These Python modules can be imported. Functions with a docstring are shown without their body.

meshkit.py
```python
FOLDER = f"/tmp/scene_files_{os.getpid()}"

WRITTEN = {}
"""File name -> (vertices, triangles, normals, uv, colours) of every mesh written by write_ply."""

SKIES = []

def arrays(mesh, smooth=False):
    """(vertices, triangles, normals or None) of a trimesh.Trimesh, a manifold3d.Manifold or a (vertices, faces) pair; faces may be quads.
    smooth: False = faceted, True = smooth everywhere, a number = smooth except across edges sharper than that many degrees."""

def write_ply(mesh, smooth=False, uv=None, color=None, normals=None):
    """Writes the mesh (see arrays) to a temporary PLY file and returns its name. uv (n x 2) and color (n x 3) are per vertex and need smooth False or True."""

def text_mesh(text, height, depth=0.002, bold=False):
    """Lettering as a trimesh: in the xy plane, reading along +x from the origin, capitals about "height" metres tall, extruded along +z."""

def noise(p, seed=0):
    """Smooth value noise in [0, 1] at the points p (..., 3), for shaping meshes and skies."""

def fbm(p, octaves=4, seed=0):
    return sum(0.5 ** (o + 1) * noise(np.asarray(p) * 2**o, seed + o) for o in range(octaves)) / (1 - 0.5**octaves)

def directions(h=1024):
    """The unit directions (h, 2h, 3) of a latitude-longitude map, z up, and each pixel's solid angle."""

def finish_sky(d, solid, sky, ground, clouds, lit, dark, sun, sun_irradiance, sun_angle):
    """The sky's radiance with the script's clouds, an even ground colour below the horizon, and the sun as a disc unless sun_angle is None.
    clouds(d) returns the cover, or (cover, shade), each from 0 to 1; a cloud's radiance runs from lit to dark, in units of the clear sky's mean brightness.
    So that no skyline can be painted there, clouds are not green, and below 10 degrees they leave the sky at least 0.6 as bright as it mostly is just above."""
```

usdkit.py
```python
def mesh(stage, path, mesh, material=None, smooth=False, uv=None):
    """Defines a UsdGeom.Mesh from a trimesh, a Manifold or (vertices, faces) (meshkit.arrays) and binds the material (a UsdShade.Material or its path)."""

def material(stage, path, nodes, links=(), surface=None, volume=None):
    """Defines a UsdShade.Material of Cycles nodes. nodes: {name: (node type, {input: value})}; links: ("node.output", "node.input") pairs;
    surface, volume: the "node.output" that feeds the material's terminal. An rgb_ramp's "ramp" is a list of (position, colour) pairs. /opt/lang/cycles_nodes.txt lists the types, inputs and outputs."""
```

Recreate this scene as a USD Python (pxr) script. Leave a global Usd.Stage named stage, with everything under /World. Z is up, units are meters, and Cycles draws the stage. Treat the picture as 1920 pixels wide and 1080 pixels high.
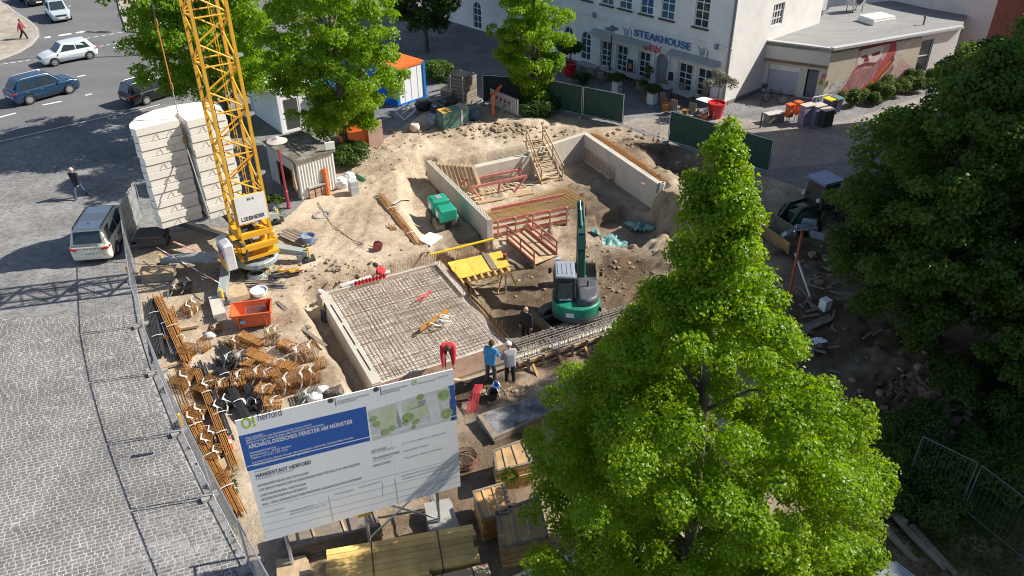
import math, random, numpy as np, trimesh, usdkit, meshkit, shapely, shapely.affinity, manifold3d as m3
from shapely.geometry import Polygon, Point, LineString
from pxr import Usd, UsdGeom, UsdLux, UsdShade, Sdf, Gf, Vt
stage = Usd.Stage.CreateInMemory()
UsdGeom.SetStageUpAxis(stage, UsdGeom.Tokens.z); UsdGeom.SetStageMetersPerUnit(stage, 1.0)
UsdGeom.Xform.Define(stage, '/World'); UsdGeom.Scope.Define(stage, '/World/Looks')
rnd = random.Random(7); rng = np.random.default_rng(7)
# ---------------------------------------------------------------- camera: measured from the picture's vanishing points
FOC, HC = 1515.0, 19.0
_d = np.array([988 - 960, 2880 - 540, FOC]); _d /= np.linalg.norm(_d)
_fw = np.array([0, 0, 1.0]) - _d * _d[2]; _fw /= np.linalg.norm(_fw)
RC = np.stack([np.cross(_fw, -_d), _fw, -_d])            # world = RC @ (right, down, forward)
cam = UsdGeom.Camera.Define(stage, '/World/camera')
_m = np.eye(4); _m[:3, 0] = RC[:, 0]; _m[:3, 1] = -RC[:, 1]; _m[:3, 2] = -RC[:, 2]; _m[:3, 3] = (0, 0, HC)
cam.AddTransformOp().Set(Gf.Matrix4d(*_m.T.ravel().tolist()))
cam.CreateHorizontalApertureAttr(36.0); cam.CreateVerticalApertureAttr(20.25)
cam.CreateFocalLengthAttr(36.0 * FOC / 1920); cam.CreateClippingRangeAttr(Gf.Vec2f(0.1, 2000))
cam.CreateExposureAttr(0.65)
# ---------------------------------------------------------------- sun and sky
SUN_AZ = math.atan2(0.976, 0.216); SUN_EL = math.radians(39.5)
SUN = np.array([math.sin(SUN_AZ) * math.cos(SUN_EL), math.cos(SUN_AZ) * math.cos(SUN_EL), math.sin(SUN_EL)])
sun = UsdLux.DistantLight.Define(stage, '/World/sun')
sun.CreateIntensityAttr(1.25); sun.CreateAngleAttr(0.5); sun.CreateNormalizeAttr(True); sun.CreateColorAttr(Gf.Vec3f(1, 0.94, 0.84))
_z = SUN; _x = np.cross([0, 0, 1], _z); _x /= np.linalg.norm(_x); _y = np.cross(_z, _x)
_m = np.eye(4); _m[:3, 0] = _x; _m[:3, 1] = _y; _m[:3, 2] = _z
sun.AddTransformOp().Set(Gf.Matrix4d(*_m.T.ravel().tolist()))
skym = usdkit.material(stage, '/World/Looks/sky_light', {
    's': ('sky_texture', {'sky_type': 'single_scattering', 'sun_disc': False, 'sun_elevation': SUN_EL, 'sun_rotation': SUN_AZ}),
    'b': ('background_shader', {'strength': 0.078})}, [('s.color', 'b.color')], surface='b.background')
dome = UsdLux.DomeLight.Define(stage, '/World/sky'); UsdShade.MaterialBindingAPI.Apply(dome.GetPrim()).Bind(skym)
dome.GetPrim().SetCustomDataByKey('kind', 'structure')

# ---------------------------------------------------------------- helpers
def at(u, v, z=0.0):
    """the point of the place, z metres up, that the photograph shows at pixel (u, v)"""
    r = RC @ np.array([u - 960, v - 540, FOC]); t = (z - HC) / r[2]
    return np.array([0, 0, HC]) + t * r
def atl(pts, z=0.0): return [at(u, v, z) for u, v in pts]
def unit(a): a = np.asarray(a, float); return a / np.linalg.norm(a)
def rz(a): c, s = math.cos(a), math.sin(a); return np.array([[c, -s, 0], [s, c, 0], [0, 0, 1.0]])
class MB:
    def __init__(s): s.v, s.f, s.n = [], [], 0
    def add(s, v, f):
        v = np.asarray(v, float).reshape(-1, 3); f = np.asarray(f, int)
        if f.shape[1] == 4: f = np.vstack([f[:, [0, 1, 2]], f[:, [0, 2, 3]]])
        s.v.append(v); s.f.append(f + s.n); s.n += len(v); return s
    def mesh(s, m): return s.add(np.array(m.vertices), np.array(m.faces))
    def box(s, c, d, R=None):
        d = np.asarray(d, float) / 2
        v = np.array([[x, y, z] for z in (-1, 1) for y in (-1, 1) for x in (-1, 1)]) * d
        if R is not None: v = v @ (rz(R) if np.ndim(R) == 0 else R).T
        return s.add(v + np.asarray(c, float), [[0, 2, 3, 1], [4, 5, 7, 6], [0, 1, 5, 4], [2, 6, 7, 3], [0, 4, 6, 2], [1, 3, 7, 5]])
    def beam(s, a, b, w, h, up=(0, 0, 1)):
        a, b = np.asarray(a, float), np.asarray(b, float); x = unit(b - a); up = np.asarray(up, float)
        if abs(x @ up) > 0.98: up = np.array([0, 1.0, 0])
        y = unit(np.cross(up, x)); z = np.cross(x, y)
        return s.box((a + b) / 2, (np.linalg.norm(b - a), w, h), np.stack([x, y, z], 1))
    def tube(s, pts, r, n=6, cap=True):
        p = np.asarray(pts, float); r = np.broadcast_to(np.asarray(r, float), (len(p),))
        t = np.gradient(p, axis=0); t /= np.maximum(np.linalg.norm(t, axis=1, keepdims=True), 1e-9)
        up = np.array([0, 0, 1.0]) if abs(t[:, 2]).max() < 0.95 else np.array([0.3, 1.0, 0.1])
        a = np.cross(t, up); a /= np.maximum(np.linalg.norm(a, axis=1, keepdims=True), 1e-9); b = np.cross(t, a)
        k = np.arange(n) * 2 * np.pi / n
        v = p[:, None] + r[:, None, None] * (np.cos(k)[None, :, None] * a[:, None] + np.sin(k)[None, :, None] * b[:, None])
        i, j = np.meshgrid(np.arange(len(p) - 1), np.arange(n), indexing='ij'); j2 = (j + 1) % n
        f = np.stack([i * n + j, (i + 1) * n + j, (i + 1) * n + j2, i * n + j2], -1).reshape(-1, 4)
        s.add(v, f)
        if cap and n > 2:
            e = np.array([[0, q, q + 1] for q in range(1, n - 1)])
            s.add(v[0], e); s.add(v[-1], e[:, ::-1])
        return s
    def prism(s, poly, z0, z1, R=None, o=(0, 0, 0)):
        g = poly if hasattr(poly, 'exterior') else Polygon(poly)
        if not g.is_valid: g = g.buffer(0)
        for q in getattr(g, 'geoms', [g]):
            m = trimesh.creation.extrude_polygon(q, z1 - z0, engine='earcut'); v = np.array(m.vertices); v[:, 2] += z0
            if R is not None: v = v @ np.asarray(R).T
            s.add(v + np.asarray(o, float), m.faces)
        return s
    def sheet(s, poly, z):
        g = poly if hasattr(poly, 'exterior') else Polygon([p[:2] for p in poly])
        v, f = trimesh.creation.triangulate_polygon(g.buffer(0), engine='earcut')
        return s.add(np.column_stack([v, np.full(len(v), z)]), up_faces(v, f))
    def quad(s, a, b, c, d): return s.add([a, b, c, d], [[0, 1, 2, 3]])
    def lathe(s, prof, c=(0, 0, 0), n=16, axis=None):
        p = np.asarray(prof, float); k = np.arange(n) * 2 * np.pi / n
        v = np.stack([p[:, :1] * np.cos(k), p[:, :1] * np.sin(k), np.repeat(p[:, 1:], n, 1)], -1)
        i, j = np.meshgrid(np.arange(len(p) - 1), np.arange(n), indexing='ij'); j2 = (j + 1) % n
        f = np.stack([i * n + j, i * n + j2, (i + 1) * n + j2, (i + 1) * n + j], -1).reshape(-1, 4)
        v = v.reshape(-1, 3)
        if axis is not None: v = v @ np.asarray(axis).T
        return s.add(v + np.asarray(c, float), f)
    def cyl(s, c, r, h, n=14, axis=None): return s.lathe([(0, -h / 2), (r * .94, -h / 2), (r, -h / 2 + r * .06), (r, h / 2 - r * .06), (r * .94, h / 2), (0, h / 2)], c, n, axis)
    def text(s, txt, h, o, ex, ey, depth=0.012, bold=False, center=False, width=None):
        m = meshkit.text_mesh(txt, h, depth, bold); v = np.array(m.vertices); ez = np.cross(ex, ey)
        if width: v[:, 0] *= width / (v[:, 0].max())
        if center: v[:, 0] -= (v[:, 0].max() + v[:, 0].min()) / 2
        return s.add(np.asarray(o, float) + v[:, :1] * np.asarray(ex) + v[:, 1:2] * np.asarray(ey) + v[:, 2:] * ez, m.faces)
    def xf(s, R=None, o=(0, 0, 0)):
        v = np.vstack(s.v); v = v if R is None else v @ np.asarray(R).T
        return MB().add(v + np.asarray(o, float), np.vstack(s.f))
    def arr(s): return np.vstack(s.v), np.vstack(s.f)
def up_faces(v, f):
    v = np.asarray(v); f = np.asarray(f)
    a, b, c = v[f[:, 0]], v[f[:, 1]], v[f[:, 2]]
    w = (b[:, 0] - a[:, 0]) * (c[:, 1] - a[:, 1]) - (b[:, 1] - a[:, 1]) * (c[:, 0] - a[:, 0])
    f = f.copy(); f[w < 0] = f[w < 0][:, ::-1]; return f
AX = np.array([[0, 0, 1], [1, 0, 0], [0, 1, 0]], float)         # lathe axis z -> x
AY = np.array([[1, 0, 0], [0, 0, 1], [0, -1, 0]], float)        # lathe axis z -> y
_names = {}
def fresh(parent, name):
    k = (parent, name); n = _names.get(k, 0); _names[k] = n + 1
    return f'{parent}/{name}' + (f'_{n:03d}' if n else '')
class Thing:
    def __init__(s, path, prim, o=(0, 0, 0)): s.path, s.prim, s.o = path, prim, np.asarray(o, float)
def tag(prim, label=None, cat=None, group=None, kind=None):
    for k, x in (('label', label), ('category', cat), ('group', group), ('kind', kind)):
        if x: prim.SetCustomDataByKey(k, x)
def thing(name, label, cat, loc=(0, 0, 0), rot=0, group=None, kind=None, world=False):
    """an Xform at the thing's base; world=True when its parts are given in world coordinates"""
    p = fresh('/World', name); x = UsdGeom.Xform.Define(stage, p)
    x.AddTranslateOp().Set(Gf.Vec3d(*map(float, loc)))
    if rot: x.AddRotateZOp().Set(math.degrees(rot))
    tag(x.GetPrim(), label, cat, group, kind)
    return Thing(p, x.GetPrim(), loc if world else (0, 0, 0))
def obj(name, mb, m, parent=None, smooth=False, label=None, cat=None, group=None, kind=None):
    v, f = mb.arr() if isinstance(mb, MB) else meshkit.arrays(mb)[:2]
    us = np.unique(f)
    if len(us) < len(v): rm_ = np.zeros(len(v), int); rm_[us] = np.arange(len(us)); v, f = v[us], rm_[f]
    o = parent.o if parent else np.zeros(3)
    p = fresh(parent.path if parent else '/World', name)
    g = usdkit.mesh(stage, p, trimesh.Trimesh(v - o, f, process=False), m, smooth)
    tag(g.GetPrim(), label, cat, group, kind)
    return Thing(p, g.GetPrim(), o)
def dup(src, loc, rot=0, label=None, group=None, cat=None, scale=None):
    d = src.prim.GetCustomData(); name = src.path.rsplit('/', 1)[1].rstrip('0123456789').rstrip('_')
    p = fresh('/World', name); x = UsdGeom.Xform.Define(stage, p)
    x.AddTranslateOp().Set(Gf.Vec3d(*map(float, loc))); x.AddRotateZOp().Set(math.degrees(rot))
    x.GetPrim().GetReferences().AddInternalReference(src.path)
    x.SetXformOpOrder(x.GetOrderedXformOps()[:2])
    if scale: x.AddScaleOp().Set(Gf.Vec3f(*[float(q) for q in np.broadcast_to(scale, 3)]))
    tag(x.GetPrim(), label or d.get('label'), cat or d.get('category'), group or d.get('group'))
    x.GetPrim().SetInstanceable(True)
    return Thing(p, x.GetPrim(), loc)
_mats = {}
def M(name, col, rough=.7, metal=0., var=.12, scale=3., col2=None, bump=0., bscale=40., island=0., obvar=0., spec=None, detail=4, ramp=None, coat=0., macro=0.):
    """a procedural material: colour drifting with noise, optional fine relief; island / obvar vary pieces of one mesh / whole objects"""
    if name in _mats: return _mats[name]
    c = np.array(col, float); lo, hi = (c * (1 - var), np.minimum(c * (1 + var), .95)) if col2 is None else (c, np.array(col2, float))
    n = {'g': ('geometry', {}), 'n': ('noise_texture', {'scale': scale, 'detail': detail, 'roughness': .62}),
         'r': ('rgb_ramp', {'ramp': ramp or [(.3, lo), (.7, hi)]}), 'p': ('principled_bsdf', {'roughness': rough, 'metallic': metal, **({'specular_ior_level': spec} if spec is not None else {}), **({'coat_weight': coat} if coat else {})})}
    l = [('g.position', 'n.vector'), ('n.fac', 'r.fac')]; out = 'r.color'
    for k, amt, src in (('i', island, 'g.random_per_island'), ('o', obvar, 'oi.random'), ('q', macro, 'mq.fac')):
        if amt:
            if k == 'o': n['oi'] = ('object_info', {})
            if k == 'q': n['mq'] = ('noise_texture', {'scale': .42, 'detail': 7., 'roughness': .68}); l.append(('g.position', 'mq.vector'))
            n['mr' + k] = ('map_range', {'from_min': .28 if k == 'q' else 0., 'from_max': .72 if k == 'q' else 1., 'to_min': 1 - amt, 'to_max': 1 + amt}); n['h' + k] = ('hsv', {})
            l += [(src, f'mr{k}.value'), (f'mr{k}.result', f'h{k}.value'), (out, f'h{k}.color')]; out = f'h{k}.color'
    l.append((out, 'p.base_color'))
    if bump:
        n['bn'] = ('noise_texture', {'scale': bscale, 'detail': 5., 'roughness': .65}); n['b'] = ('bump', {'strength': 1.0, 'distance': bump})
        l += [('g.position', 'bn.vector'), ('bn.fac', 'b.height'), ('b.normal', 'p.normal')]
    _mats[name] = usdkit.material(stage, '/World/Looks/' + name, n, l, surface='p.BSDF'); return _mats[name]
def leafmat(name, a, b, trans=.45, tcol=None):
    n = {'g': ('geometry', {}), 'n': ('noise_texture', {'scale': 1.1, 'detail': 3.}), 'm': ('math', {'math_type': 'multiply_add', 'value2': .5}), 's': ('math', {'math_type': 'multiply', 'value2': .6}),
         'r': ('rgb_ramp', {'ramp': [(.25, a), (.85, b)]}), 'p': ('principled_bsdf', {'roughness': .42, 'specular_ior_level': .45}), 't': ('translucent_bsdf', {}),
         'h': ('hsv', {'hue': .485, 'saturation': 1.1, 'value': tcol or 1.75}), 'x': ('mix_closure', {'fac': trans})}
    l = [('g.position', 'n.vector'), ('g.random_per_island', 's.value1'), ('n.fac', 'm.value1'), ('s.value', 'm.value3'), ('m.value', 'r.fac'), ('r.color', 'p.base_color'), ('r.color', 'h.color'), ('h.color', 't.color'), ('p.BSDF', 'x.closure1'), ('t.BSDF', 'x.closure2')]
    _mats[name] = usdkit.material(stage, '/World/Looks/' + name, n, l, surface='x.closure'); return _mats[name]
# ---------------------------------------------------------------- materials
def ground_mat(name, stops, scale, fine, bump, bscale, rough=.92, stretch=(1, 1, 1), cracks=None):
    n = {'g': ('geometry', {}), 'mp': ('mapping', {'scale': stretch}), 'n': ('noise_texture', {'scale': scale, 'detail': 6., 'roughness': .6}), 'f': ('noise_texture', {'scale': fine, 'detail': 6., 'roughness': .75}),
         'a': ('math', {'math_type': 'multiply', 'value2': .6}), 'b': ('math', {'math_type': 'multiply_add', 'value2': .4}), 'r': ('rgb_ramp', {'ramp': stops}), 'p': ('principled_bsdf', {'roughness': rough, 'specular_ior_level': .25}),
         'bn': ('noise_texture', {'scale': bscale, 'detail': 7., 'roughness': .7}), 'bu': ('bump', {'strength': 1., 'distance': bump})}
    l = [('g.position', 'mp.vector'), ('mp.vector', 'n.vector'), ('g.position', 'f.vector'), ('n.fac', 'a.value1'), ('f.fac', 'b.value1'), ('a.value', 'b.value3'), ('b.value', 'r.fac'), ('r.color', 'p.base_color'), ('g.position', 'bn.vector'), ('bn.fac', 'bu.height'), ('bu.normal', 'p.normal')]
    _mats[name] = usdkit.material(stage, '/World/Looks/' + name, n, l, surface='p.BSDF'); return _mats[name]
def paving_mat(name, c1, c2, mortar, sx, sy, rot, ms=.14, bump=.012, dirt=.33):
    """far paving stones: running bond sx by sy metres"""
    n = {'g': ('geometry', {}), 'mp': ('mapping', {'rotation': (0, 0, rot)}), 'wn': ('noise_texture', {'scale': 2.5, 'detail': 2.}), 'wv': ('vector_math', {'math_type': 'multiply_add', 'vector2': (.05, .05, 0)}),
         'b': ('brick_texture', {'color1': c1, 'color2': c2, 'mortar': mortar, 'scale': 1., 'mortar_size': ms * sy / 2, 'mortar_smooth': .4, 'brick_width': sx, 'row_height': sy, 'bias': 0.}),
         'd': ('noise_texture', {'scale': .42, 'detail': 7., 'roughness': .68}), 'dr': ('map_range', {'from_min': .3, 'from_max': .7, 'to_min': 1 - dirt, 'to_max': 1 + dirt}), 'h': ('hsv', {}), 'p': ('principled_bsdf', {'roughness': .8, 'specular_ior_level': .4}), 'bu': ('bump', {'strength': .7, 'distance': bump, 'invert': True})}
    l = [('g.position', 'mp.vector'), ('g.position', 'wn.vector'), ('wn.color', 'wv.vector1'), ('mp.vector', 'wv.vector3'), ('wv.vector', 'b.vector'), ('g.position', 'd.vector'), ('d.fac', 'dr.value'), ('dr.result', 'h.value'), ('b.color', 'h.color'), ('h.color', 'p.base_color'), ('b.fac', 'bu.height'), ('bu.normal', 'p.normal')]
    _mats[name] = usdkit.material(stage, '/World/Looks/' + name, n, l, surface='p.BSDF'); return _mats[name]
def glassmat(name, tint=(.03, .04, .05)):
    return M(name, tint, .06, 0., .2, 2., spec=.8)
SANDY = [(.29, (.165, .12, .083)), (.40, (.32, .245, .172)), (.49, (.455, .365, .265)), (.57, (.555, .46, .345)), (.72, (.66, .57, .455))]
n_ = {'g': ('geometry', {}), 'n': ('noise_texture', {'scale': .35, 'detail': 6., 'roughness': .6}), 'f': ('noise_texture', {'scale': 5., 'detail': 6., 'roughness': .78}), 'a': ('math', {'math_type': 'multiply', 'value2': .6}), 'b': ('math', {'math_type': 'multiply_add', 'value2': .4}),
      'r': ('rgb_ramp', {'ramp': SANDY}), 'rd': ('rgb_ramp', {'ramp': [(.3, (.045, .031, .021)), (.5, (.12, .082, .052)), (.68, (.23, .165, .11))]}), 'at': ('attribute', {'attribute': 'damp_and_shade'}), 'm': ('mix_color', {}), 'p': ('principled_bsdf', {'roughness': .93, 'specular_ior_level': .2}),  # rd: dark soil ramp, used for damp earth and for painted shade
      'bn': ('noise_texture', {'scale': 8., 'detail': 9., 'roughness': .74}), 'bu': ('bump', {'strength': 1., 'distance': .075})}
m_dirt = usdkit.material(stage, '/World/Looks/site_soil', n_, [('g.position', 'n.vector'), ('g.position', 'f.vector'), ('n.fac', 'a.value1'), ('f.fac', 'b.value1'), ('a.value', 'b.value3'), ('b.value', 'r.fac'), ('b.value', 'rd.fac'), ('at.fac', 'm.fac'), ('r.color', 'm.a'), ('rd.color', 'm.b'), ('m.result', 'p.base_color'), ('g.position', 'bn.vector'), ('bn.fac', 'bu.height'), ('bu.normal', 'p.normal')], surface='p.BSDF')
m_asphalt = ground_mat('asphalt', [(.3, (.11, .112, .117)), (.5, (.15, .15, .155)), (.7, (.195, .193, .195))], .25, 14., .003, 60., .85, (.5, 1, 1))
m_line = M('road_paint', (.75, .75, .73), .7, 0, .12, 8)
m_kerb = M('kerb_stone', (.36, .34, .31), .8, 0, .2, 6, bump=.004)
m_walk = paving_mat('pavement_slabs', (.33, .29, .235), (.38, .34, .28), (.25, .22, .18), .6, .3, .6, .08)
ROWA = math.radians(20)
m_cobfar = paving_mat('cobble_paving', (.135, .137, .147), (.245, .242, .243), (.30, .28, .25), .205, .142, -ROWA, .22)
m_setts = paving_mat('sett_paving', (.13, .132, .14), (.22, .218, .22), (.2, .19, .17), .13, .11, .8, .2)
m_clinker = paving_mat('clinker_paving', (.24, .21, .185), (.32, .28, .245), (.2, .17, .14), .22, .11, -.9, .12)
m_steel = M('galvanised_steel', (.55, .57, .6), .38, .75, .15, 5)
m_rust = M('rusty_steel', (.44, .20, .048), .85, .15, .3, 9, island=.25)
m_rustb = M('weathered_rebar', (.16, .115, .085), .8, .3, .3, 9, island=.3)
m_dark = M('dark_rebar', (.085, .08, .085), .6, .5, .3, 9, island=.3)
m_wood = M('pale_timber', (.52, .38, .23), .75, 0, .22, 5, obvar=.18, island=.12)
m_woodg = M('weathered_timber', (.26, .21, .165), .85, 0, .25, 5, obvar=.2, island=.15)
m_woody = M('yellow_formwork_ply', (.70, .47, .075), .5, 0, .15, 3, obvar=.1)
m_conc = M('cast_concrete', (.46, .43, .385), .85, 0, .12, 1.3, bump=.004, bscale=25, detail=7)
m_concd = M('old_concrete', (.30, .285, .265), .9, 0, .2, 1.5, bump=.006, bscale=25)
m_red = M('red_plank_paint', (.50, .17, .14), .7, 0, .22, 4, obvar=.15)
m_white = M('white_paint', (.78, .78, .76), .5, 0, .05, 2)
m_black = M('black_plastic', (.025, .026, .028), .5, 0, .2, 3)
m_strap = M('white_strap', (.58, .56, .52), .7, 0, .12, 8)
m_glass = glassmat('dark_glass')
m_tyre = M('tyre_rubber', (.03, .03, .031), .85, 0, .2, 6)
m_chrome = M('bright_metal', (.6, .6, .62), .25, .9, .1, 3)
# ================================================================ the ground
FENCE = [(250, 462), (269, 612), (297, 700), (342, 812), (400, 932), (480, 1080), (545, 1190)]
SITE_PX = FENCE + [(1500, 1300), (2150, 1250), (2150, 560), (1790, 440), (1640, 400), (1445, 333), (1250, 270), (1165, 236), (1020, 207), (905, 196), (800, 208), (720, 262), (640, 300), (556, 392), (505, 432), (400, 425), (300, 440)]
site = Polygon([at(u, v)[:2] for u, v in SITE_PX]).buffer(0)
world_sq = shapely.box(-320, -60, 320, 520)
g = MB().sheet(world_sq.difference(site), 0.0); obj('ground', g, m_setts, kind='structure')
def wall_pt(u, v): return at(u, v, .3)
W0, W1, W2, W3 = wall_pt(803, 300), wall_pt(918, 412), wall_pt(1097, 249), wall_pt(1237, 343)
SL0 = at(597, 548, 0.0); SLd, SLr = unit((.455, -.89, 0)), unit((.89, .455, 0))
slab_poly = Polygon([(SL0 + a * SLr + b * SLd)[:2] for a, b in ((0, 0), (5.7, 0), (5.7, 7.0), (0, 7.0))])
PITS = [(Polygon([p[:2] for p in (W0, W1, at(1060, 432, -1.4), at(1200, 408, -1.4), W3, W2)]), -1.4, .5),
        (Polygon([at(u, v, -2.0)[:2] for u, v in ((880, 520), (925, 480), (985, 462), (1050, 478), (1130, 500), (1260, 470), (1340, 540), (1330, 640), (1215, 650), (985, 705), (925, 640))]), -1.5, 1.3),
        (Polygon([at(u, v, -.84)[:2] for u, v in ((770, 340), (803, 328), (915, 452), (880, 470), (810, 470), (785, 420))]), -.84, .9),
        (slab_poly.buffer(.45), -1.05, .55),
        (Polygon([at(u, v, -1.3)[:2] for u, v in ((885, 700), (960, 650), (1230, 600), (1290, 640), (1250, 700), (1110, 740), (1030, 745), (930, 740), (860, 735))]), -1.5, .9),
        (Polygon([at(u, v, -1.0)[:2] for u, v in ((1250, 330), (1330, 380), (1400, 470), (1600, 560), (1580, 470), (1420, 370), (1300, 300))]), -.8, 1.5),
        (Polygon([at(u, v, -1.9)[:2] for u, v in ((1120, 420), (1170, 405), (1225, 428), (1240, 462), (1190, 478), (1135, 470))]), -2.1, .5)]
PITS.append((Polygon([at(u, v, -1.45)[:2] for u, v in ((1055, 425), (1200, 402), (1330, 500), (1260, 600), (1130, 520), (1035, 470))]), -1.45, .8))
MOUNDS = [((1085, 450, -1.5), .2, .6), ((1250, 415, -1.4), .3, .8), ((1240, 465, -1.6), .35, .9), ((1150, 500, -1.7), .25, .7), ((1280, 480, -1), .6, 1.4), ((760, 275, 0), .25, 1.6), ((900, 245, 0), .3, 1.5), ((985, 240, 0), .3, 1.2), ((690, 470, 0), .22, 1.3), ((640, 520, 0), .2, .9), ((600, 700, 0), .12, 1.2), ((1550, 470, 0), .6, 2.5), ((1650, 640, 0), .5, 2.), ((1800, 730, 0), .7, 2.2), ((1740, 760, 0), .5, 1.5), ((1270, 330, 0), .35, 1.5), ((1200, 270, 0), .25, 1.2), ((1010, 470, -1.2), .3, 1.), ((910, 745, -1), .25, 1.0), ((560, 600, 0), .15, 1.)]
RUTS = []; FLATS = [((1080, 598), -1.52, 1.8)]
for px, z in ((((1125, 640), (1160, 560), (1200, 520), (1260, 500)), -1.9), (((1090, 545), (1150, 520), (1230, 500)), -1.9), (((640, 470), (660, 400), (690, 340), (760, 292), (900, 262), (1000, 255)), 0), (((960, 560), (1010, 530), (1060, 520)), -1.9), (((1330, 400), (1420, 440), (1500, 470)), -.3)):
    l_ = LineString([at(u, v, z)[:2] for u, v in px]); RUTS += [(l_.parallel_offset(.7, 'left'), .2, .05 - .02 * (z == 0)), (l_.parallel_offset(.7, 'right'), .2, .05 - .02 * (z == 0))]
def terrain_z(xy, rough=True):
    xy = np.atleast_2d(xy); pts = shapely.points(xy); z = np.zeros(len(xy))
    q = np.column_stack([xy, np.zeros(len(xy))])
    wob = (meshkit.fbm(q * 1.1, 3, 5) - .5) * .9
    for poly, dz, sl in PITS:
        d = shapely.distance(pts, poly) + wob * min(sl, .6) * .8
        t = np.clip(d / sl, 0, 1); z = np.minimum(z, dz * (1 - t * t * (3 - 2 * t)))
    for c, h, r in MOUNDS:
        p = at(*c); z += h * np.exp(-((xy - p[:2]) ** 2).sum(1) / (r * r)) * (.6 + .8 * meshkit.noise(q * 2.2, 9))
    for line, w, dep in RUTS:
        d = shapely.distance(pts, line); z -= dep * np.exp(-(d / w) ** 4) * (.6 + .7 * meshkit.noise(q * 3.3, 31)) - dep * .5 * np.exp(-((d - w * 1.6) / (w * .45)) ** 2)
    if rough:
        e = np.clip(shapely.distance(pts, site.boundary) / .8, 0, 1)
        wslab = np.clip(shapely.distance(pts, PITS[0][0]) / .5, 0.25, 1)
        z += e * wslab * ((meshkit.fbm(q * .55, 4, 1) - .5) * .26 + (meshkit.fbm(q * 3.1, 3, 2) - .5) * .11)
    for c, zf, r in FLATS:
        d = np.hypot(*(xy - at(*c, zf)[:2]).T); t = np.clip((r + .7 - d) / .7, 0, 1); z = z * (1 - t) + t * (zf + (z - zf) * .08)
    return z * np.clip(shapely.distance(pts, site.boundary) / 1.0 - .08, 0, 1)
bx = site.bounds; STEP = .115
X, Y = np.meshgrid(np.arange(bx[0], bx[2], STEP), np.arange(bx[1], bx[3], STEP))
_sb = site.buffer(.12); shapely.prepare(_sb); keep = shapely.contains_xy(_sb, X, Y); zz = np.full(X.shape, -.02)
zz[keep] = terrain_z(np.column_stack([X[keep], Y[keep]])) - .004
def soil_at(p):
    fx, fy = (p[0] - bx[0]) / STEP, (p[1] - bx[1]) / STEP; i, j = int(np.clip(fx, 0, X.shape[1] - 2)), int(np.clip(fy, 0, X.shape[0] - 2)); a, b = fx - i, fy - j
    return float((zz[j, i] * (1 - a) + zz[j, i + 1] * a) * (1 - b) + (zz[j + 1, i] * (1 - a) + zz[j + 1, i + 1] * a) * b)
def gz(u, v, z=0):
    """the point of the soil seen at a pixel"""
    p = at(u, v, z)
    for _ in range(6): p = at(u, v, soil_at(p))
    return p
idx = np.arange(X.size).reshape(X.shape); qf = np.stack([idx[:-1, :-1], idx[:-1, 1:], idx[1:, 1:], idx[1:, :-1]], -1)
ok = keep[:-1, :-1] & keep[:-1, 1:] & keep[1:, 1:] & keep[1:, :-1]
V = np.column_stack([X.ravel(), Y.ravel(), zz.ravel()]); Fq = qf[ok]; used = np.unique(Fq); re = np.full(X.size, -1); re[used] = np.arange(len(used))
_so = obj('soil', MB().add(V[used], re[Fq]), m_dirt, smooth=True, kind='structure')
dq = np.zeros(len(used)); _p = shapely.points(V[used][:, :2])
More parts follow.
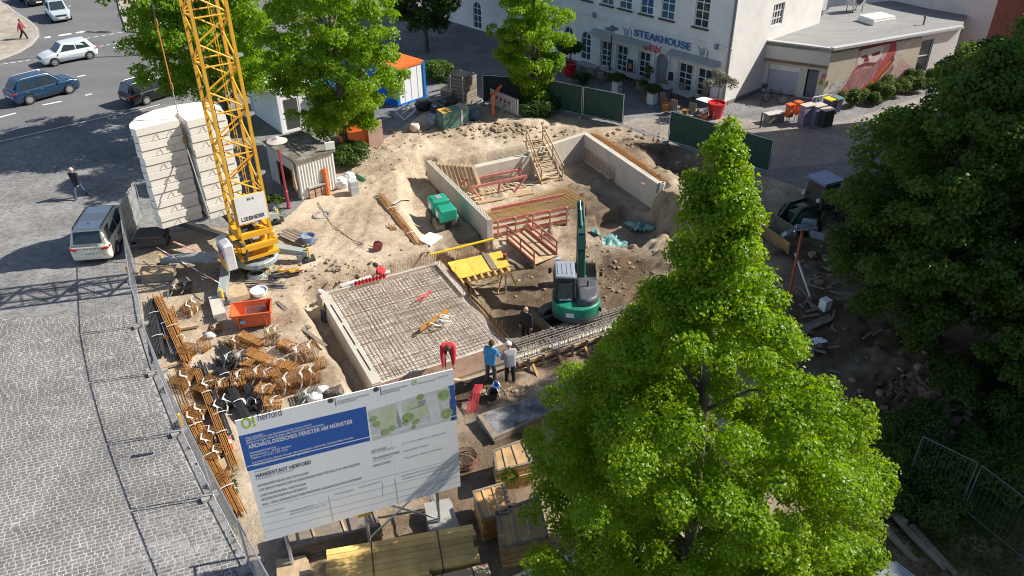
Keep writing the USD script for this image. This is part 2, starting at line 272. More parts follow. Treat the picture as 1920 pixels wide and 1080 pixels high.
for (u, v), (ru, rv), w in (((1180, 545), (95, 85), 1.5), ((990, 600), (80, 55), .8), ((1070, 512), (190, 85), 1.35), ((1185, 492), (105, 75), 1.6), ((960, 520), (70, 40), .9), ((1050, 560), (170, 95), 1.25), ((980, 490), (70, 30), .8), ((860, 430), (50, 45), .8), ((900, 735), (130, 45), 1.1), ((900, 860), (150, 170), 1.1), ((700, 1010), (180, 70), 1.0), ((1800, 930), (320, 260), 1.3), ((1240, 290), (140, 60), .85), ((1360, 420), (120, 110), .9), ((1520, 620), (190, 160), 1.25), ((1560, 480), (160, 130), 1.), ((1700, 760), (260, 260), 1.2), ((1110, 350), (100, 55), .8), ((330, 500), (60, 60), .5), ((640, 620), (50, 80), .45), ((700, 300), (40, 25), .3)):  # damp earth by the excavator, plus shade painted under trees, stacks and walls
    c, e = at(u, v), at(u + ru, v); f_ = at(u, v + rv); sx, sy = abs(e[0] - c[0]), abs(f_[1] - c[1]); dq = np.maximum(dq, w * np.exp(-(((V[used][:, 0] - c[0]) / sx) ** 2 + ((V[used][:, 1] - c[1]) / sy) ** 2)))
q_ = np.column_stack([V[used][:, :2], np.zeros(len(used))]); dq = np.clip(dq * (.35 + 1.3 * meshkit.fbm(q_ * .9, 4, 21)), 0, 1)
UsdGeom.PrimvarsAPI(_so.prim).CreatePrimvar('damp_and_shade', Sdf.ValueTypeNames.FloatArray, 'vertex').Set(Vt.FloatArray.FromNumpy(dq.astype(np.float32)))
# a band of verge under the edge closes the gap between paving and soil
ring = site.buffer(.22).difference(site.buffer(-.25)); obj('soil_edge', MB().sheet(ring, -.35), m_dirt, kind='structure')
# loose stones and clods on the soil
st = MB(); ico = trimesh.creation.icosphere(0, 1.0); iv, jf = np.array(ico.vertices), np.array(ico.faces)
for spots, n, s0, s1 in ((((700, 560), (420, 420), 260, 90), 60, .03, .09), (((890, 245), (0, 0), 120, 12), 130, .05, .17), (((970, 243), (0, 0), 70, 14), 60, .06, .2), (((1200, 262), (0, 0), 60, 14), 40, .05, .2), (((720, 290), (0, 0), 90, 60), 90, .03, .1), (((1130, 520), (0, 0), 110, 60), 120, .03, .12), (((640, 505), (0, 0), 80, 25), 90, .03, .12), (((1700, 720), (0, 0), 90, 50), 30, .06, .2), (((1560, 500), (0, 0), 60, 60), 35, .06, .22), (((950, 735), (0, 0), 90, 12), 60, .03, .1), (((520, 640), (0, 0), 150, 90), 70, .02, .07), (((1290, 330), (0, 0), 70, 45), 60, .04, .16)):
    for _ in range(n):
        u, v = spots[0][0] + rng.normal() * spots[2] * .6, spots[0][1] + rng.normal() * spots[3] * .6
        p = gz(u, v)
        if slab_poly.contains(Point(p[:2])): continue
        s = rng.uniform(s0, s1); k = iv * (1 + .8 * (rng.random((len(iv), 1)) - .5)) * s * np.array([1, rng.uniform(.6, 1), rng.uniform(.5, .8)])
        st.add(k @ rz(rng.uniform(0, 6)).T + p + [0, 0, s * .2], jf)
obj('rubble', st, M('rubble_stone', (.43, .33, .225), .9, 0, .3, 3, island=.3, bump=.01), label='loose clods and broken stones lying over the dug soil', cat='rubble', kind='stuff')
# ---- roads, pavements and markings
def sheet(name, px, z, m, kind='structure', **k): return obj(name, MB().sheet(Polygon([at(u, v)[:2] for u, v in px]), z), m, kind=kind, **k)
sheet('road', [(-900, 520), (-400, 372), (0, 270), (235, 214), (420, 165), (560, 112), (740, 40), (760, -40), (900, -150), (-900, -150)], .004, m_asphalt)
sheet('plaza', [(-700, 460), (-400, 376), (0, 274), (235, 218), (420, 169), (520, 250), (505, 430), (400, 423), (300, 440), (250, 462)] + FENCE[1:] + [(-700, 1190)], .004, m_cobfar)
sheet('street', [(742, 42), (790, 20), (1060, 108), (1200, 150), (1360, 203), (1560, 262), (1700, 330), (1790, 436), (1640, 396), (1445, 329), (1250, 267), (1165, 233), (1020, 204), (905, 193), (800, 205), (720, 258), (640, 296), (556, 388), (524, 248), (424, 167), (562, 116)], .004, m_setts)
sheet('footway', [(1165, 232), (1190, 222), (1330, 214), (1500, 236), (1590, 226), (1740, 176), (1790, 200), (1620, 300), (1440, 318), (1255, 262)], .008, m_clinker)
# corner pavement with kerb, and the far pavement on the right of the side street
isl = [(-500, 150), (-120, 118), (0, 113), (35, 100), (60, 85), (74, 68), (72, 54), (56, 40), (30, 24), (0, -4), (-40, -40), (-700, -40)]
for nm, px in (('pavement', isl), ('pavement', [(225, 22), (237, 60), (262, 63), (330, 30), (420, -40), (205, -60)])):
    poly = Polygon([at(u, v)[:2] for u, v in px]).buffer(0)
    obj(nm, MB().prism(poly.buffer(-.25), -.05, .115), m_walk, kind='structure'); obj('kerb', MB().prism(poly.difference(poly.buffer(-.25)), -.05, .13), m_kerb, kind='structure')
ln = MB()
def stripe(a, b, w=.14):
    p, q = at(*a), at(*b); n = np.array([-(q - p)[1], (q - p)[0], 0]); n = n / np.linalg.norm(n) * w / 2
    ln.add([p - n + [0, 0, .009], q - n + [0, 0, .009], q + n + [0, 0, .009], p + n + [0, 0, .009]], [[0, 1, 2, 3]])
for a, b in (((-30, 228), (30, 212)), ((80, 197), (116, 190)), ((145, 144), (160, 141)), ((-60, 264), (50, 237)), ((160, 179), (172, 176)), ((212, 90), (246, 84)), ((-60, 196), (-10, 186)), ((225, 166), (250, 161))): stripe(a, b, .2)
for a, b in (((110, 67), (134, 63)), ((143, 62), (158, 59)), ((84, 71), (95, 69))): stripe(a, b, .45)
for k in range(6): u = 160 + 15 * k; stripe((u, 72.5 - .62 * 4.2 * k), (u + 9, 72.5 - .62 * (4.2 * k + 2.5)), .12)
for k in range(6): u = 174 + 12.5 * k; stripe((u, 89.5 - 2.3 * k), (u + 8, 88 - 2.3 * k), .12)
for k in range(5): u = -8 + 14 * k; stripe((u, 122.5 - 2.2 * k), (u + 9, 121 - 2.2 * k), .12)
stripe((-300, 336), (232, 211), .1); stripe((235, 213), (300, 196), .1)
obj('road_markings', ln, m_line, kind='structure', label='white dashed lane lines painted on the asphalt road')
tp = MB()
def tar(a, b, w):
    p, q = at(*a), at(*b); n = unit([-(q - p)[1], (q - p)[0], 0]) * w / 2; u_ = np.array([0, 0, .0065])
    tp.add([p - n + u_, q - n + u_, q + n + u_, p + n + u_], [[0, 1, 2, 3]])
tar((170, 108), (262, 104), .22); tar((0, 115), (72, 108), .12)
tp.sheet(Polygon([at(u, v)[:2] for u, v in ((157, 61), (165, 58), (178, 60), (186, 58), (205, 59), (210, 61), (190, 62.5), (172, 61.5))]), .0065)
obj('tar_patches', tp, M('fresh_tar', (.022, .022, .024), .7), kind='structure')
# ---- cobbles of the plaza: real stones where they are near
cob_poly = Polygon([at(u, v)[:2] for u, v in [(-40, 600), (269, 590)] + [(f[0] - 14, f[1]) for f in FENCE[1:6]] + [(470, 1130), (-40, 1130)]]).buffer(0)
obj('mortar_bed', MB().sheet(cob_poly, .010), M('cobble_joint', (.36, .335, .30), .95, 0, .25, 3, bump=.006, bscale=50, macro=.33), kind='structure')
ca, sa = math.cos(ROWA), math.sin(ROWA); SX, SY = .205, .142; stones = []
for j in range(-10, 260):
    off = (j % 2) * .5 + rng.normal() * .12
    i = -140.
    while i < 20:
        wdt = 1 + rng.normal() * .17
        c = ((i + wdt / 2 + off) * SX, j * SY); x, y = c[0] * ca - c[1] * sa, c[0] * sa + c[1] * ca
        stones.append((x, y, wdt * SX)); i += wdt
stones = np.array(stones); stones = stones[shapely.contains(cob_poly.buffer(-.03), shapely.points(stones[:, :2]))]
def cobble(x, y, w):
    hx, hy, b = w / 2 - .010, SY / 2 - .010, .014; j = lambda: rng.normal() * .006
    h = .0185 + rng.normal() * .003; t = rng.normal(size=2) * .02
    lo = [(-hx + j(), -hy + j()), (hx + j(), -hy + j()), (hx + j(), hy + j()), (-hx + j(), hy + j())]
    v = [(p[0], p[1], .006) for p in lo] + [(p[0] * (1 - b / hx), p[1] * (1 - b / hy), h + t[0] * p[0] + t[1] * p[1]) for p in lo]
    v = np.array(v) @ rz(ROWA + rng.normal() * .03).T + [x, y, 0]
    return v, [[4, 5, 6, 7], [0, 1, 5, 4], [1, 2, 6, 5], [2, 3, 7, 6], [3, 0, 4, 7]]
dist = np.hypot(stones[:, 0] + 10, stones[:, 1] - 15.5); order = np.argsort(dist)
cth = thing('cobblestones', None, None, kind='structure')
CR = [(.2, (.125, .127, .137)), (.45, (.185, .185, .193)), (.65, (.225, .22, .22)), (.85, (.27, .245, .225))]
m_cob = M('cobble_stone', (.17, .17, .178), .72, 0, .3, 2.0, island=.22, bump=.006, bscale=60, ramp=CR, macro=.33)
m_cob1 = M('cobble_stone_single', (.17, .17, .178), .72, 0, .3, 2.0, obvar=.22, bump=.006, bscale=60, ramp=CR, macro=.33)
for k in order[:300]: obj('cobble', MB().add(*cobble(*stones[k])), m_cob1, cth)
rest = MB()
for k in order[300:]: rest.add(*cobble(*stones[k]))
obj('cobble_field', rest, m_cob, cth, kind='stuff')
# drain covers and a paper scrap
for px in ((180, 615), (199, 706)): pass
# ================================================================ buildings
EZ = np.array([0, 0, 1.0])
m_render = M('white_render', (.70, .69, .67), .85, 0, .09, .8, detail=8, bump=.002, bscale=40)
m_frame = M('window_frame_white', (.72, .72, .70), .5, 0, .05, 3)
m_plinth = M('grey_plinth', (.19, .185, .18), .8, 0, .1, 2)
m_awn = M('awning_grey', (.42, .41, .39), .8, 0, .08, 3)
m_roofg = ground_mat('roof_felt', [(.3, (.20, .20, .195)), (.5, (.255, .255, .25)), (.7, (.31, .31, .30))], .5, 6., .004, 30., .9, (1, 4, 1))
m_cream = M('cream_render', (.60, .57, .50), .85, 0, .06, .7, bump=.002, bscale=40)
m_sill = M('slate_sill', (.07, .065, .06), .6, 0, .2, 3)
m_zinc = M('zinc_pipe', (.30, .31, .32), .45, .6, .1, 3)
def wall(parent, name, o, ex, n, poly, holes, thick, m, **k):
    """upright wall: polygon in (along, up), holes cut out, outer face in the plane through o with normal n"""
    g = Polygon(poly)
    for h in holes: g = g.difference(h if hasattr(h, 'exterior') else shapely.box(*h))
    R = np.stack([ex, EZ, n], 1)
    if np.linalg.det(R) < 0: pass
    b = MB().prism(g, -thick, 0, R, o)
    if np.linalg.det(R) < 0: b.f = [f[:, ::-1] for f in b.f]
    return obj(name, b, m, parent, **k)
def window(parent, o, ex, n, x0, z0, x1, z1, cols=2, rows=(.5,), rec=.12, arch=False, name='window', mg=None, fr=.05, bar=.028):
    """a window in an opening: glass set back, frame with bars as its sub-part"""
    o = np.asarray(o, float); P3 = lambda x, z, d: o + ex * x + EZ * z - n * d
    w, h = x1 - x0, z1 - z0; r = w / 2
    shp = shapely.box(x0, z0, x1, z1) if not arch else shapely.union_all([shapely.box(x0, z0, x1, z1 - r), Point((x0 + x1) / 2, z1 - r).buffer(r, 10)])
    R = np.stack([ex, EZ, n], 1); flip = np.linalg.det(R) < 0
    def pr(g, a, b):
        q = MB().prism(g, a, b, R, o)
        if flip: q.f = [f[:, ::-1] for f in q.f]
        return q
    win = obj(name, pr(shp, -rec - .03, -rec), mg or m_glass, parent)
    fm = shp.difference(shp.buffer(-fr, join_style=2)); bars = []
    for c in range(1, cols): x = x0 + w * c / cols; bars.append(shapely.box(x - bar, z0, x + bar, z1))
    for t in rows: z = z0 + h * t; bars.append(shapely.box(x0, z - bar, x1, z + bar))
    fm = shapely.union_all([fm] + bars).intersection(shp)
    obj('frame', pr(fm, -rec, -rec + .045), m_frame, win)
    return win
# ---- the restaurant: corner, facade to the left, gable to the back right
BC = at(1357, 199); BD = unit(at(1135, 130) - BC); BN = np.array([-.7512, -.66, 0]); BN = unit(BN - BD * (BN @ BD)); BE = -BN
hs = thing('restaurant_building', 'white rendered two storey restaurant with blue steakhouse lettering over its awnings', 'building', BC, world=True)
FR = [(11.02, .2, 10.05), (9.5, .2, 8.55), (7.42, .2, 6.47), (3.9, .22, 2.8), (2.33, .2, 1.2)]   # french windows: from, foot, to
ARC = [(25.9, .1, 24.85, 2.3), (17.1, .25, 16.15, 2.35), (14.95, .25, 14.0, 2.35), (13.1, .25, 12.15, 2.35)]
UP = [(s + .55, s - .55) for s in (25.4, 22.9, 20.4, 18.1, 15.2, 12.7, 10.7, 9.0, 7.1, 5.3, 2.55)]
holes = [shapely.box(b, z, a, 2.05) for a, z, b in FR] + [shapely.box(b, 4.62, a, 6.9) for a, b in UP]
for a, z0, b, z1 in ARC: r = (a - b) / 2; holes.append(shapely.union_all([shapely.box(b, z0, a, z1 - r), Point((a + b) / 2, z1 - r).buffer(r, 10)]))
holes.append(shapely.union_all([shapely.box(4.85, 0.02, 5.9, 1.75), Point(5.375, 1.75).buffer(.525, 10)]))
wall(hs, 'facade', BC, BD, BN, [(0, -.3), (30, -.3), (30, 9.6), (0, 9.6)], holes, .34, m_render)
GL = 10.5
wall(hs, 'gable_wall', BC, BE, -BD, [(.34, -.3), (GL, -.3), (GL, 9.6), (GL / 2, 13.2), (.34, 9.6)], [shapely.box(4.2, 4.35, 5.5, 5.75)], .34, m_render)
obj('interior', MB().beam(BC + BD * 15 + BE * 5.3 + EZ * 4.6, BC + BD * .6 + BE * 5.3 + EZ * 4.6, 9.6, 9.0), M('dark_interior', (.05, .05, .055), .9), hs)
rf = MB()
for sgn in (0, 1):
    a = BC + BE * (GL * sgn + (-.5 if sgn == 0 else .5)) + EZ * 9.4; rg = BC + BE * GL / 2 + EZ * 13.3
    rf.add([a - BD * .3, a + BD * 30.3, rg + BD * 30.3, rg - BD * .3, a - BD * .3 + EZ * .18, a + BD * 30.3 + EZ * .18, rg + BD * 30.3 + EZ * .18, rg - BD * .3 + EZ * .18], [[0, 1, 2, 3], [4, 7, 6, 5], [0, 4, 5, 1], [2, 6, 7, 3], [1, 5, 6, 2], [0, 3, 7, 4]])
obj('roof', rf, M('clay_tiles', (.28, .09, .05), .8, 0, .25, 4), hs)
for a, z, b in FR: window(hs, BC, BD, BN, b, z, a, 2.05, 2, (.22, .44, .66), name='french_window')
for a, b in UP:
    w = window(hs, BC, BD, BN, b, 4.62, a, 6.9, 2, (.22, .45, .68))
    obj('sill', MB().beam(BC + BD * (b - .12) + EZ * 4.56 + BN * .03, BC + BD * (a + .12) + EZ * 4.56 + BN * .03, .24, .10), m_sill, w)
for a, z0, b, z1 in ARC: window(hs, BC, BD, BN, b, z0, a, z1, 2, (.25, .5, .75), arch=True, name='arched_window')
dr = obj('door', MB().box((0, 0, 0), (1, 1, 1)).xf(np.stack([BD * 1.05, BE * .06, EZ * 2.2], 1), BC + BD * 5.375 + BE * .22 + EZ * 1.15), M('grey_door', (.22, .235, .26), .5), hs)
obj('door_handle', MB().tube([BC + BD * 5.0 + BE * .12 + EZ * 1.05, BC + BD * 5.0 + BE * .12 + EZ * 1.3], .02), m_chrome, dr)
window(hs, BC, BE, -BD, 4.2, 4.35, 5.5, 5.75, 4, (.33, .66))
cn = MB()
for z, h_, d_ in ((3.72, .14, .07), (9.25, .3, .25)): cn.beam(BC + BN * d_ / 2 + EZ * z - BD * .1, BC + BD * 30 + BN * d_ / 2 + EZ * z, d_, h_)
obj('cornice', cn, m_render, hs)
obj('plinth', MB().beam(BC + BN * .02 + BE * .17 - BD * .02 + EZ * .1 + BE * .2, BC + BE * GL - BD * .02 + EZ * .1, .05, .34), m_plinth, hs)
for a, z, b in FR:
    for s in (a + .09, b - .09): obj('pilaster', MB().beam(BC + BD * s + BN * .02 + EZ * .05, BC + BD * s + BN * .02 + EZ * 2.1, .04, .12, BN), m_frame, hs)
for s in (4.72, 6.03): obj('pilaster', MB().beam(BC + BD * s + BN * .03, BC + BD * s + BN * .03 + EZ * 2.3, .06, .16, BN), m_frame, hs)
for s0, s1 in ((11.85, 6.45), (4.7, .65)):
    a = MB(); R = np.stack([BD, BN, EZ], 1)
    for (d0, z0), (d1, z1), t in (((0, 2.78), (.55, 2.50), .05),): a.add([BC + BD * s + BN * d + EZ * z for s in (s0, s1) for d, z in ((0, 2.80), (.62, 2.52), (.62, 2.40), (0, 2.36))], [[0, 1, 5, 4], [1, 2, 6, 5], [2, 3, 7, 6], [3, 0, 4, 7], [0, 3, 2, 1], [4, 5, 6, 7]])
    obj('awning', a, m_awn, hs)
obj('lettering', MB().text('STEAKHOUSE', .44, BC + BD * 8.05 + BN * .05 + EZ * 3.02, -BD, EZ, .05, True, width=4.95), M('blue_letters', (.035, .14, .36), .45), hs)
obj('lettering', MB().text('by', .26, BC + BD * 6.6 + BN * .66 + EZ * 2.52, -BD, EZ, .04, True), M('red_letters', (.55, .02, .03), .45), hs)
obj('lettering', MB().text('Elbi', .42, BC + BD * 6.1 + BN * .66 + EZ * 2.50, unit(-BD + EZ * .02), unit(EZ - BD * .2), .04, True), M('red_letters', (.55, .02, .03), .45), hs, label='red script lettering over the entrance')
for s in (8.75, 2.2):      # the bull's head emblem on either side
    e = MB().lathe([(0, .02), (.2, .02), (.2, 0), (0, 0)], (0, 0, 0), 16).box((0, -.28, .01), (.3, .34, .02)).tube([(-.16, .1, .02), (-.3, .2, .02), (-.34, .32, .02)], .025, 5).tube([(.16, .1, .02), (.3, .2, .02), (.34, .32, .02)], .025, 5)
    obj('emblem', e.xf(np.stack([-BD, EZ, BN], 1), BC + BD * s + BN * .04 + EZ * 3.15), M('emblem_grey', (.30, .36, .42), .5), hs)
    obj('emblem_bracket', MB().tube([BC + BD * (s - .45) + BN * .03 + EZ * 3.3, BC + BD * (s - .45) + BN * .03 + EZ * 2.75], .02), m_black, hs)
for s, z0, w, h_ in ((8.15, .45, .75, .95), (4.5, .55, .68, .8)):
    mb = obj('menu_board', MB().beam(BC + BD * (s - w / 2) + BN * .04 + EZ * (z0 + h_ / 2), BC + BD * (s + w / 2) + BN * .04 + EZ * (z0 + h_ / 2), .06, h_), m_frame, hs)
    obj('slate', MB().beam(BC + BD * (s - w / 2 + .1) + BN * .075 + EZ * (z0 + h_ / 2), BC + BD * (s + w / 2 - .1) + BN * .075 + EZ * (z0 + h_ / 2), .01, h_ - .2), m_black, mb)
for s in (11.8, 1.05): obj('wall_lamp', MB().box((0, 0, 0), (.2, .2, .34), math.atan2(BD[1], BD[0])).xf(None, BC + BD * s + BN * .16 + EZ * 3.72), m_zinc, hs)
dp = BC + BD * .12 + BN * .09
obj('downpipe', MB().tube([dp + EZ * .0, dp + EZ * 9.2], .06, 8), m_zinc, hs)
# ---- flat roofed annex with the mural
A1 = BC + BE * 4.05; A0 = np.array([20.75, 51.75, 0]); A2 = np.array([31.3, 56.5, 0]); AT = 3.45
ax = thing('annex', 'low flat roofed annex with a cream wall, garage front and mural of a bearded man', 'building', A1, world=True)
g1 = unit(A0 - A1); gn = np.array([g1[1], -g1[0], 0]); gn = gn if gn[1] < 0 else -gn; gl = np.linalg.norm(A0 - A1)
m1 = unit(A2 - A0); mn = np.array([m1[1], -m1[0], 0]); ml = np.linalg.norm(A2 - A0)
wall(ax, 'garage_front', A1 + gn * -.16, g1, gn, [(0, -.2), (gl, -.2), (gl, 2.3), (0, 2.3)], [(.35, 0, 2.35, 1.95), (2.85, .05, 3.6, 1.95)], .25, m_cream)
wall(ax, 'upper_wall', A1, g1, gn, [(0, 2.3), (gl - .02, 2.3), (gl - .02, AT), (0, AT)], [], .3, m_cream)
obj('fascia', MB().beam(A1 + gn * .03 + EZ * 2.27, A0 + gn * .03 + EZ * 2.27 - g1 * .05, .1, .16), M('brown_fascia', (.21, .13, .07), .7, 0, .2, 5), ax)
obj('garage_door', MB().beam(A1 + g1 * .35 - gn * .34 + EZ * .8, A1 + g1 * 2.35 - gn * .34 + EZ * .8, .05, 1.6), M('pale_blue_grey_door', (.42, .45, .50), .5, 0, .05, 2), ax)
obj('roller_box', MB().beam(A1 + g1 * .36 - gn * .3 + EZ * 1.77, A1 + g1 * 2.34 - gn * .3 + EZ * 1.77, .1, .35), m_white, ax)
obj('side_door', MB().beam(A1 + g1 * 2.95 - gn * .3 + EZ * .95, A1 + g1 * 3.58 - gn * .3 + EZ * .95, .06, 1.75), M('anthracite_door', (.12, .13, .15), .5), ax)
yp = obj('warning_plate', MB().beam(A1 + g1 * 3.68 - gn * .14 + EZ * 1.2, A1 + g1 * 4.3 - gn * .14 + EZ * 1.2, .02, .42), M('yellow_plate', (.75, .5, .06), .5), ax)
obj('text_lines', MB().beam(A1 + g1 * 3.73 - gn * .127 + EZ * 1.3, A1 + g1 * 4.25 - gn * .127 + EZ * 1.3, .006, .05).beam(A1 + g1 * 3.73 - gn * .127 + EZ * 1.2, A1 + g1 * 4.25 - gn * .127 + EZ * 1.2, .006, .05).beam(A1 + g1 * 3.73 - gn * .127 + EZ * 1.1, A1 + g1 * 4.15 - gn * .127 + EZ * 1.1, .006, .05), M('dark_print', (.1, .07, .02), .6), yp)
m_tan = M('mural_ground', (.62, .55, .43), .85, 0, .08, 1.)
wall(ax, 'mural_wall', A0, m1, mn, [(0, -.2), (ml, -.2), (ml, AT), (0, AT)], [(8.05, .75, 9.2, 3.0)], .3, m_tan)
wall(ax, 'white_wall_end', A0 + mn * .004, m1, mn, [(8.5, -.2), (ml, -.2), (ml, AT - .02), (7.75, AT - .02), (8.0, 3.1), (8.0, .7), (8.5, .7)], [(8.05, .75, 9.2, 3.0)], .1, m_render)
window(ax, A0, m1, mn, 8.05, .75, 9.2, 3.0, 1, (.5,), rec=.1)
cp = MB().beam(A0 + mn * .03 + EZ * (AT + .05), A2 + mn * .03 + EZ * (AT + .05), .36, .16).beam(A1 + gn * -.1 + EZ * (AT + .03), A0 - gn * .1 + EZ * (AT + .03), .3, .1)
obj('coping', cp, M('roof_edge_metal', (.56, .56, .55), .4, .3, .08, 3), ax)
B5 = BC + BE * 9.8; back = [A1, A0, A2, np.array([33.2, 59.6, 0]), np.array([29.5, 64.2, 0]), np.array([24.2, 62.4, 0]), B5]
obj('flat_roof', MB().prism([p[:2] for p in back], AT - .25, AT), m_roofg, ax)
# mural: flat painted shapes, a bearded man in red and white
MU = lambda pts: [(x, z) for x, z in pts]
layers = [('mural_white', (.66, .64, .61), [[(0, .1), (.1, .85), (.7, 1.25), (1.3, 1.2), (1.9, 1.45), (2.5, 1.6), (2.9, 2.0), (3.2, 2.1), (3.2, .1)], [(5.55, 2.6), (6.0, 3.05), (6.5, 3.05), (6.9, 3.3), (6.75, 2.9), (6.4, 2.75), (6.2, 2.35), (5.8, 2.3)]]),
          ('mural_pink', (.60, .40, .37), [[(3.0, 2.4), (3.15, 3.2), (4.1, 3.36), (4.9, 3.25), (5.05, 2.3), (4.6, 1.6), (3.5, 1.5), (3.05, 1.9)], [(6.2, 0.1), (5.7, 1.2), (6.0, 2.0), (6.4, 1.6), (6.9, 1.2), (7.3, .1)]]),
          ('mural_face', (.80, .69, .63), [[(3.12, 2.45), (3.3, 3.1), (4.1, 3.22), (4.65, 3.05), (4.6, 2.35), (4.1, 1.95), (3.5, 1.95), (3.15, 2.1)]]),
          ('mural_red', (.50, .10, .11), [[(2.2, .1), (2.7, .9), (2.95, 1.7), (3.2, 2.0), (3.6, 1.7), (4.2, 1.75), (4.6, 2.3), (4.75, 2.0), (5.0, 2.75), (4.95, 3.3), (5.35, 3.36), (5.5, 2.6), (5.45, 1.9), (5.0, 1.2), (4.6, .5), (4.4, .1)], [(3.1, 3.12), (3.3, 3.36), (4.9, 3.39), (5.2, 3.2), (4.3, 3.3)]]),
          ('mural_deep_red', (.24, .045, .06), [[(5.35, 2.35), (5.0, 1.7), (4.3, .75), (3.9, .1), (4.25, .1), (4.7, .7), (5.3, 1.5), (5.55, 2.0)], [(3.3, 2.62), (3.62, 2.72), (3.64, 2.5), (3.34, 2.46)], [(3.95, 2.68), (4.42, 2.8), (4.45, 2.54), (3.98, 2.5)], [(3.15, 2.02), (3.7, 2.18), (4.5, 2.0), (4.2, 1.8), (3.7, 1.92), (3.3, 1.84)], [(3.55, 2.6), (3.72, 2.6), (3.86, 2.22), (3.5, 2.2)], [(3.0, 3.05), (4.95, 3.2), (5.2, 3.38), (3.1, 3.3)], [(1.0, 1.5), (1.05, 1.9), (1.3, 1.95), (1.3, 1.6)]]),
          ('mural_orange', (.62, .13, .03), [[(4.6, 1.2), (5.25, 2.05), (5.35, 1.85), (4.2, .1), (3.95, .1)]]),
          ('mural_violet', (.36, .16, .22), [[(5.0, .9), (5.5, 1.7), (5.65, 1.4), (5.2, .1), (4.7, .1)]])]
for i, (nm, c, ps) in enumerate(layers):
    R = np.stack([m1, EZ, mn], 1)
    for p in ps:
        if i: p = [((x - 3.9) * 1.4 + 3.2, min(z * 1.0, 3.4)) for x, z in p]
        b = MB(); b.prism(Polygon(p).buffer(.05).buffer(-.05), .001 + .001 * i, .0016 + .001 * i, R, A0 + m1 * .35)
        b.f = [f[:, ::-1] if np.linalg.det(R) < 0 else f for f in b.f]
        obj('mural_paint', b, M(nm, c, .8, 0, .18, 7), ax)
sb = MB(); R = np.stack([m1, EZ, mn], 1)                # beard strands and drawn lines
for k in range(60):
    t = k / 59; x0, z0 = 2.4 + 1.9 * t + rnd.uniform(-.1, .1), 1.75 + .35 * abs(t - .4) + rnd.uniform(-.15, .1); x1 = x0 - .5 - .5 * (1 - t) + rnd.uniform(-.2, .2); z1 = z0 - rnd.uniform(.6, 1.5)
    a = np.array([x0, max(z0, .1)]); c = np.array([x1, max(z1, .1)]); w = rnd.uniform(.012, .03)
    mid = (a + c) / 2 + np.array([rnd.uniform(-.08, .08), 0]); pl = LineString([a, mid, c]).buffer(w)
    sb.prism(pl.simplify(.01), .0085, .0092, R, A0 + m1 * .35)
obj('mural_strands', sb, M('mural_strand_pink', (.62, .36, .36), .8), ax)
s2 = MB()
for k in range(26):
    x0, z0 = rnd.uniform(.1, 2.8), rnd.uniform(.2, 1.1); pts = [(x0 + .28 * math.cos(q) * (1 - q / 9), z0 + .2 * math.sin(q) * (1 - q / 9)) for q in np.linspace(0, 5, 9)]
    s2.prism(LineString(pts).buffer(.012).simplify(.01), .0085, .0092, R, A0 + m1 * .35)
obj('mural_lines', s2, M('mural_line_grey', (.42, .36, .36), .8), ax)
# things on the flat roof
def roofbox(name, lab, cat, px, dims, m, zc, parts=()):
    p = at(px[0], px[1], AT); t = thing(name, lab, cat, p, math.atan2(m1[1], m1[0]))
    for nm, c, d, mm in parts: obj(nm, MB().box(c, d), mm, t)
    return t
roofbox('skylight', 'white skylight box on the grey flat roof', 'skylight', (1643, 40), 0, 0, 0, (('curb', (0, 0, .13), (2.1, 1.5, .26), m_render), ('dome', (0, 0, .33), (2.0, 1.4, .14), m_white)))
vp = at(1731, 47, AT); vt = thing('vent_pipe', 'small dark vent pipe standing alone on the flat roof', 'vent', vp)
obj('pipe', MB().tube([(0, 0, 0), (0, 0, .55)], .05, 8), m_black, vt); obj('cap', MB().lathe([(0, .66), (.12, .56), (.12, .53), (0, .53)]), m_black, vt)
dp_ = at(1500, 33, AT); dt = thing('ventilation_duct', 'big white ventilation duct box between the gable and the flat roof', 'duct', dp_, math.atan2(m1[1], m1[0]))
obj('casing', MB().box((.9, .4, .85), (2.5, 1.2, 1.0)), m_white, dt); obj('grille', MB().box((-.4, .4, .85), (.08, 1.0, .8)), m_zinc, dt)
for sx in (0, 1.9): obj('leg', MB().box((sx, .4, .17), (.12, 1.1, .36)), m_zinc, dt)
act = thing('air_conditioner', 'grey air conditioning unit on thin legs at the back of the flat roof', 'air conditioner', at(1601, 22, AT), math.atan2(m1[1], m1[0]))
obj('casing', MB().box((0, 0, .95), (1.1, .7, .9)), M('unit_grey', (.5, .53, .55), .5), act); obj('fan', MB().cyl((0, -.37, .95), .35, .04, 16, AY), m_black, act); obj('pipe_bundle', MB().tube([(.5, 0, .7), (.8, .1, .9), (1.0, .2, .4)], .12), m_chrome, act)
for sx in (-.45, .45):
    for sy in (-.3, .3): obj('leg', MB().tube([(sx, sy, 0), (sx, sy, .55)], .03), m_black, act)
# curved rear wing behind the flat roof
rw = thing('rear_wing', 'curved pale wing with a dark roof edge behind the flat roofed annex', 'building', at(1700, 0, AT), world=True)
arc = [at(u, v, AT) for u, v in ((1560, -38), (1620, -16), (1680, 2), (1740, 16), (1815, 29), (1900, 40))]
b = MB(); b2 = MB()
for p, q in zip(arc, arc[1:]):
    p, q = p * [1, 1, 0], q * [1, 1, 0]; n_ = unit([-(q - p)[1], (q - p)[0], 0])
    b.beam(p + n_ * .2 + EZ * 2.6, q + n_ * .2 + EZ * 2.6, .4, 5.2); b2.beam(p + EZ * 5.3 + n_ * 3, q + EZ * 5.3 + n_ * 3, 6.4, .25)
obj('curved_wall', b, m_render, rw); obj('roof', b2, m_roofg, rw)
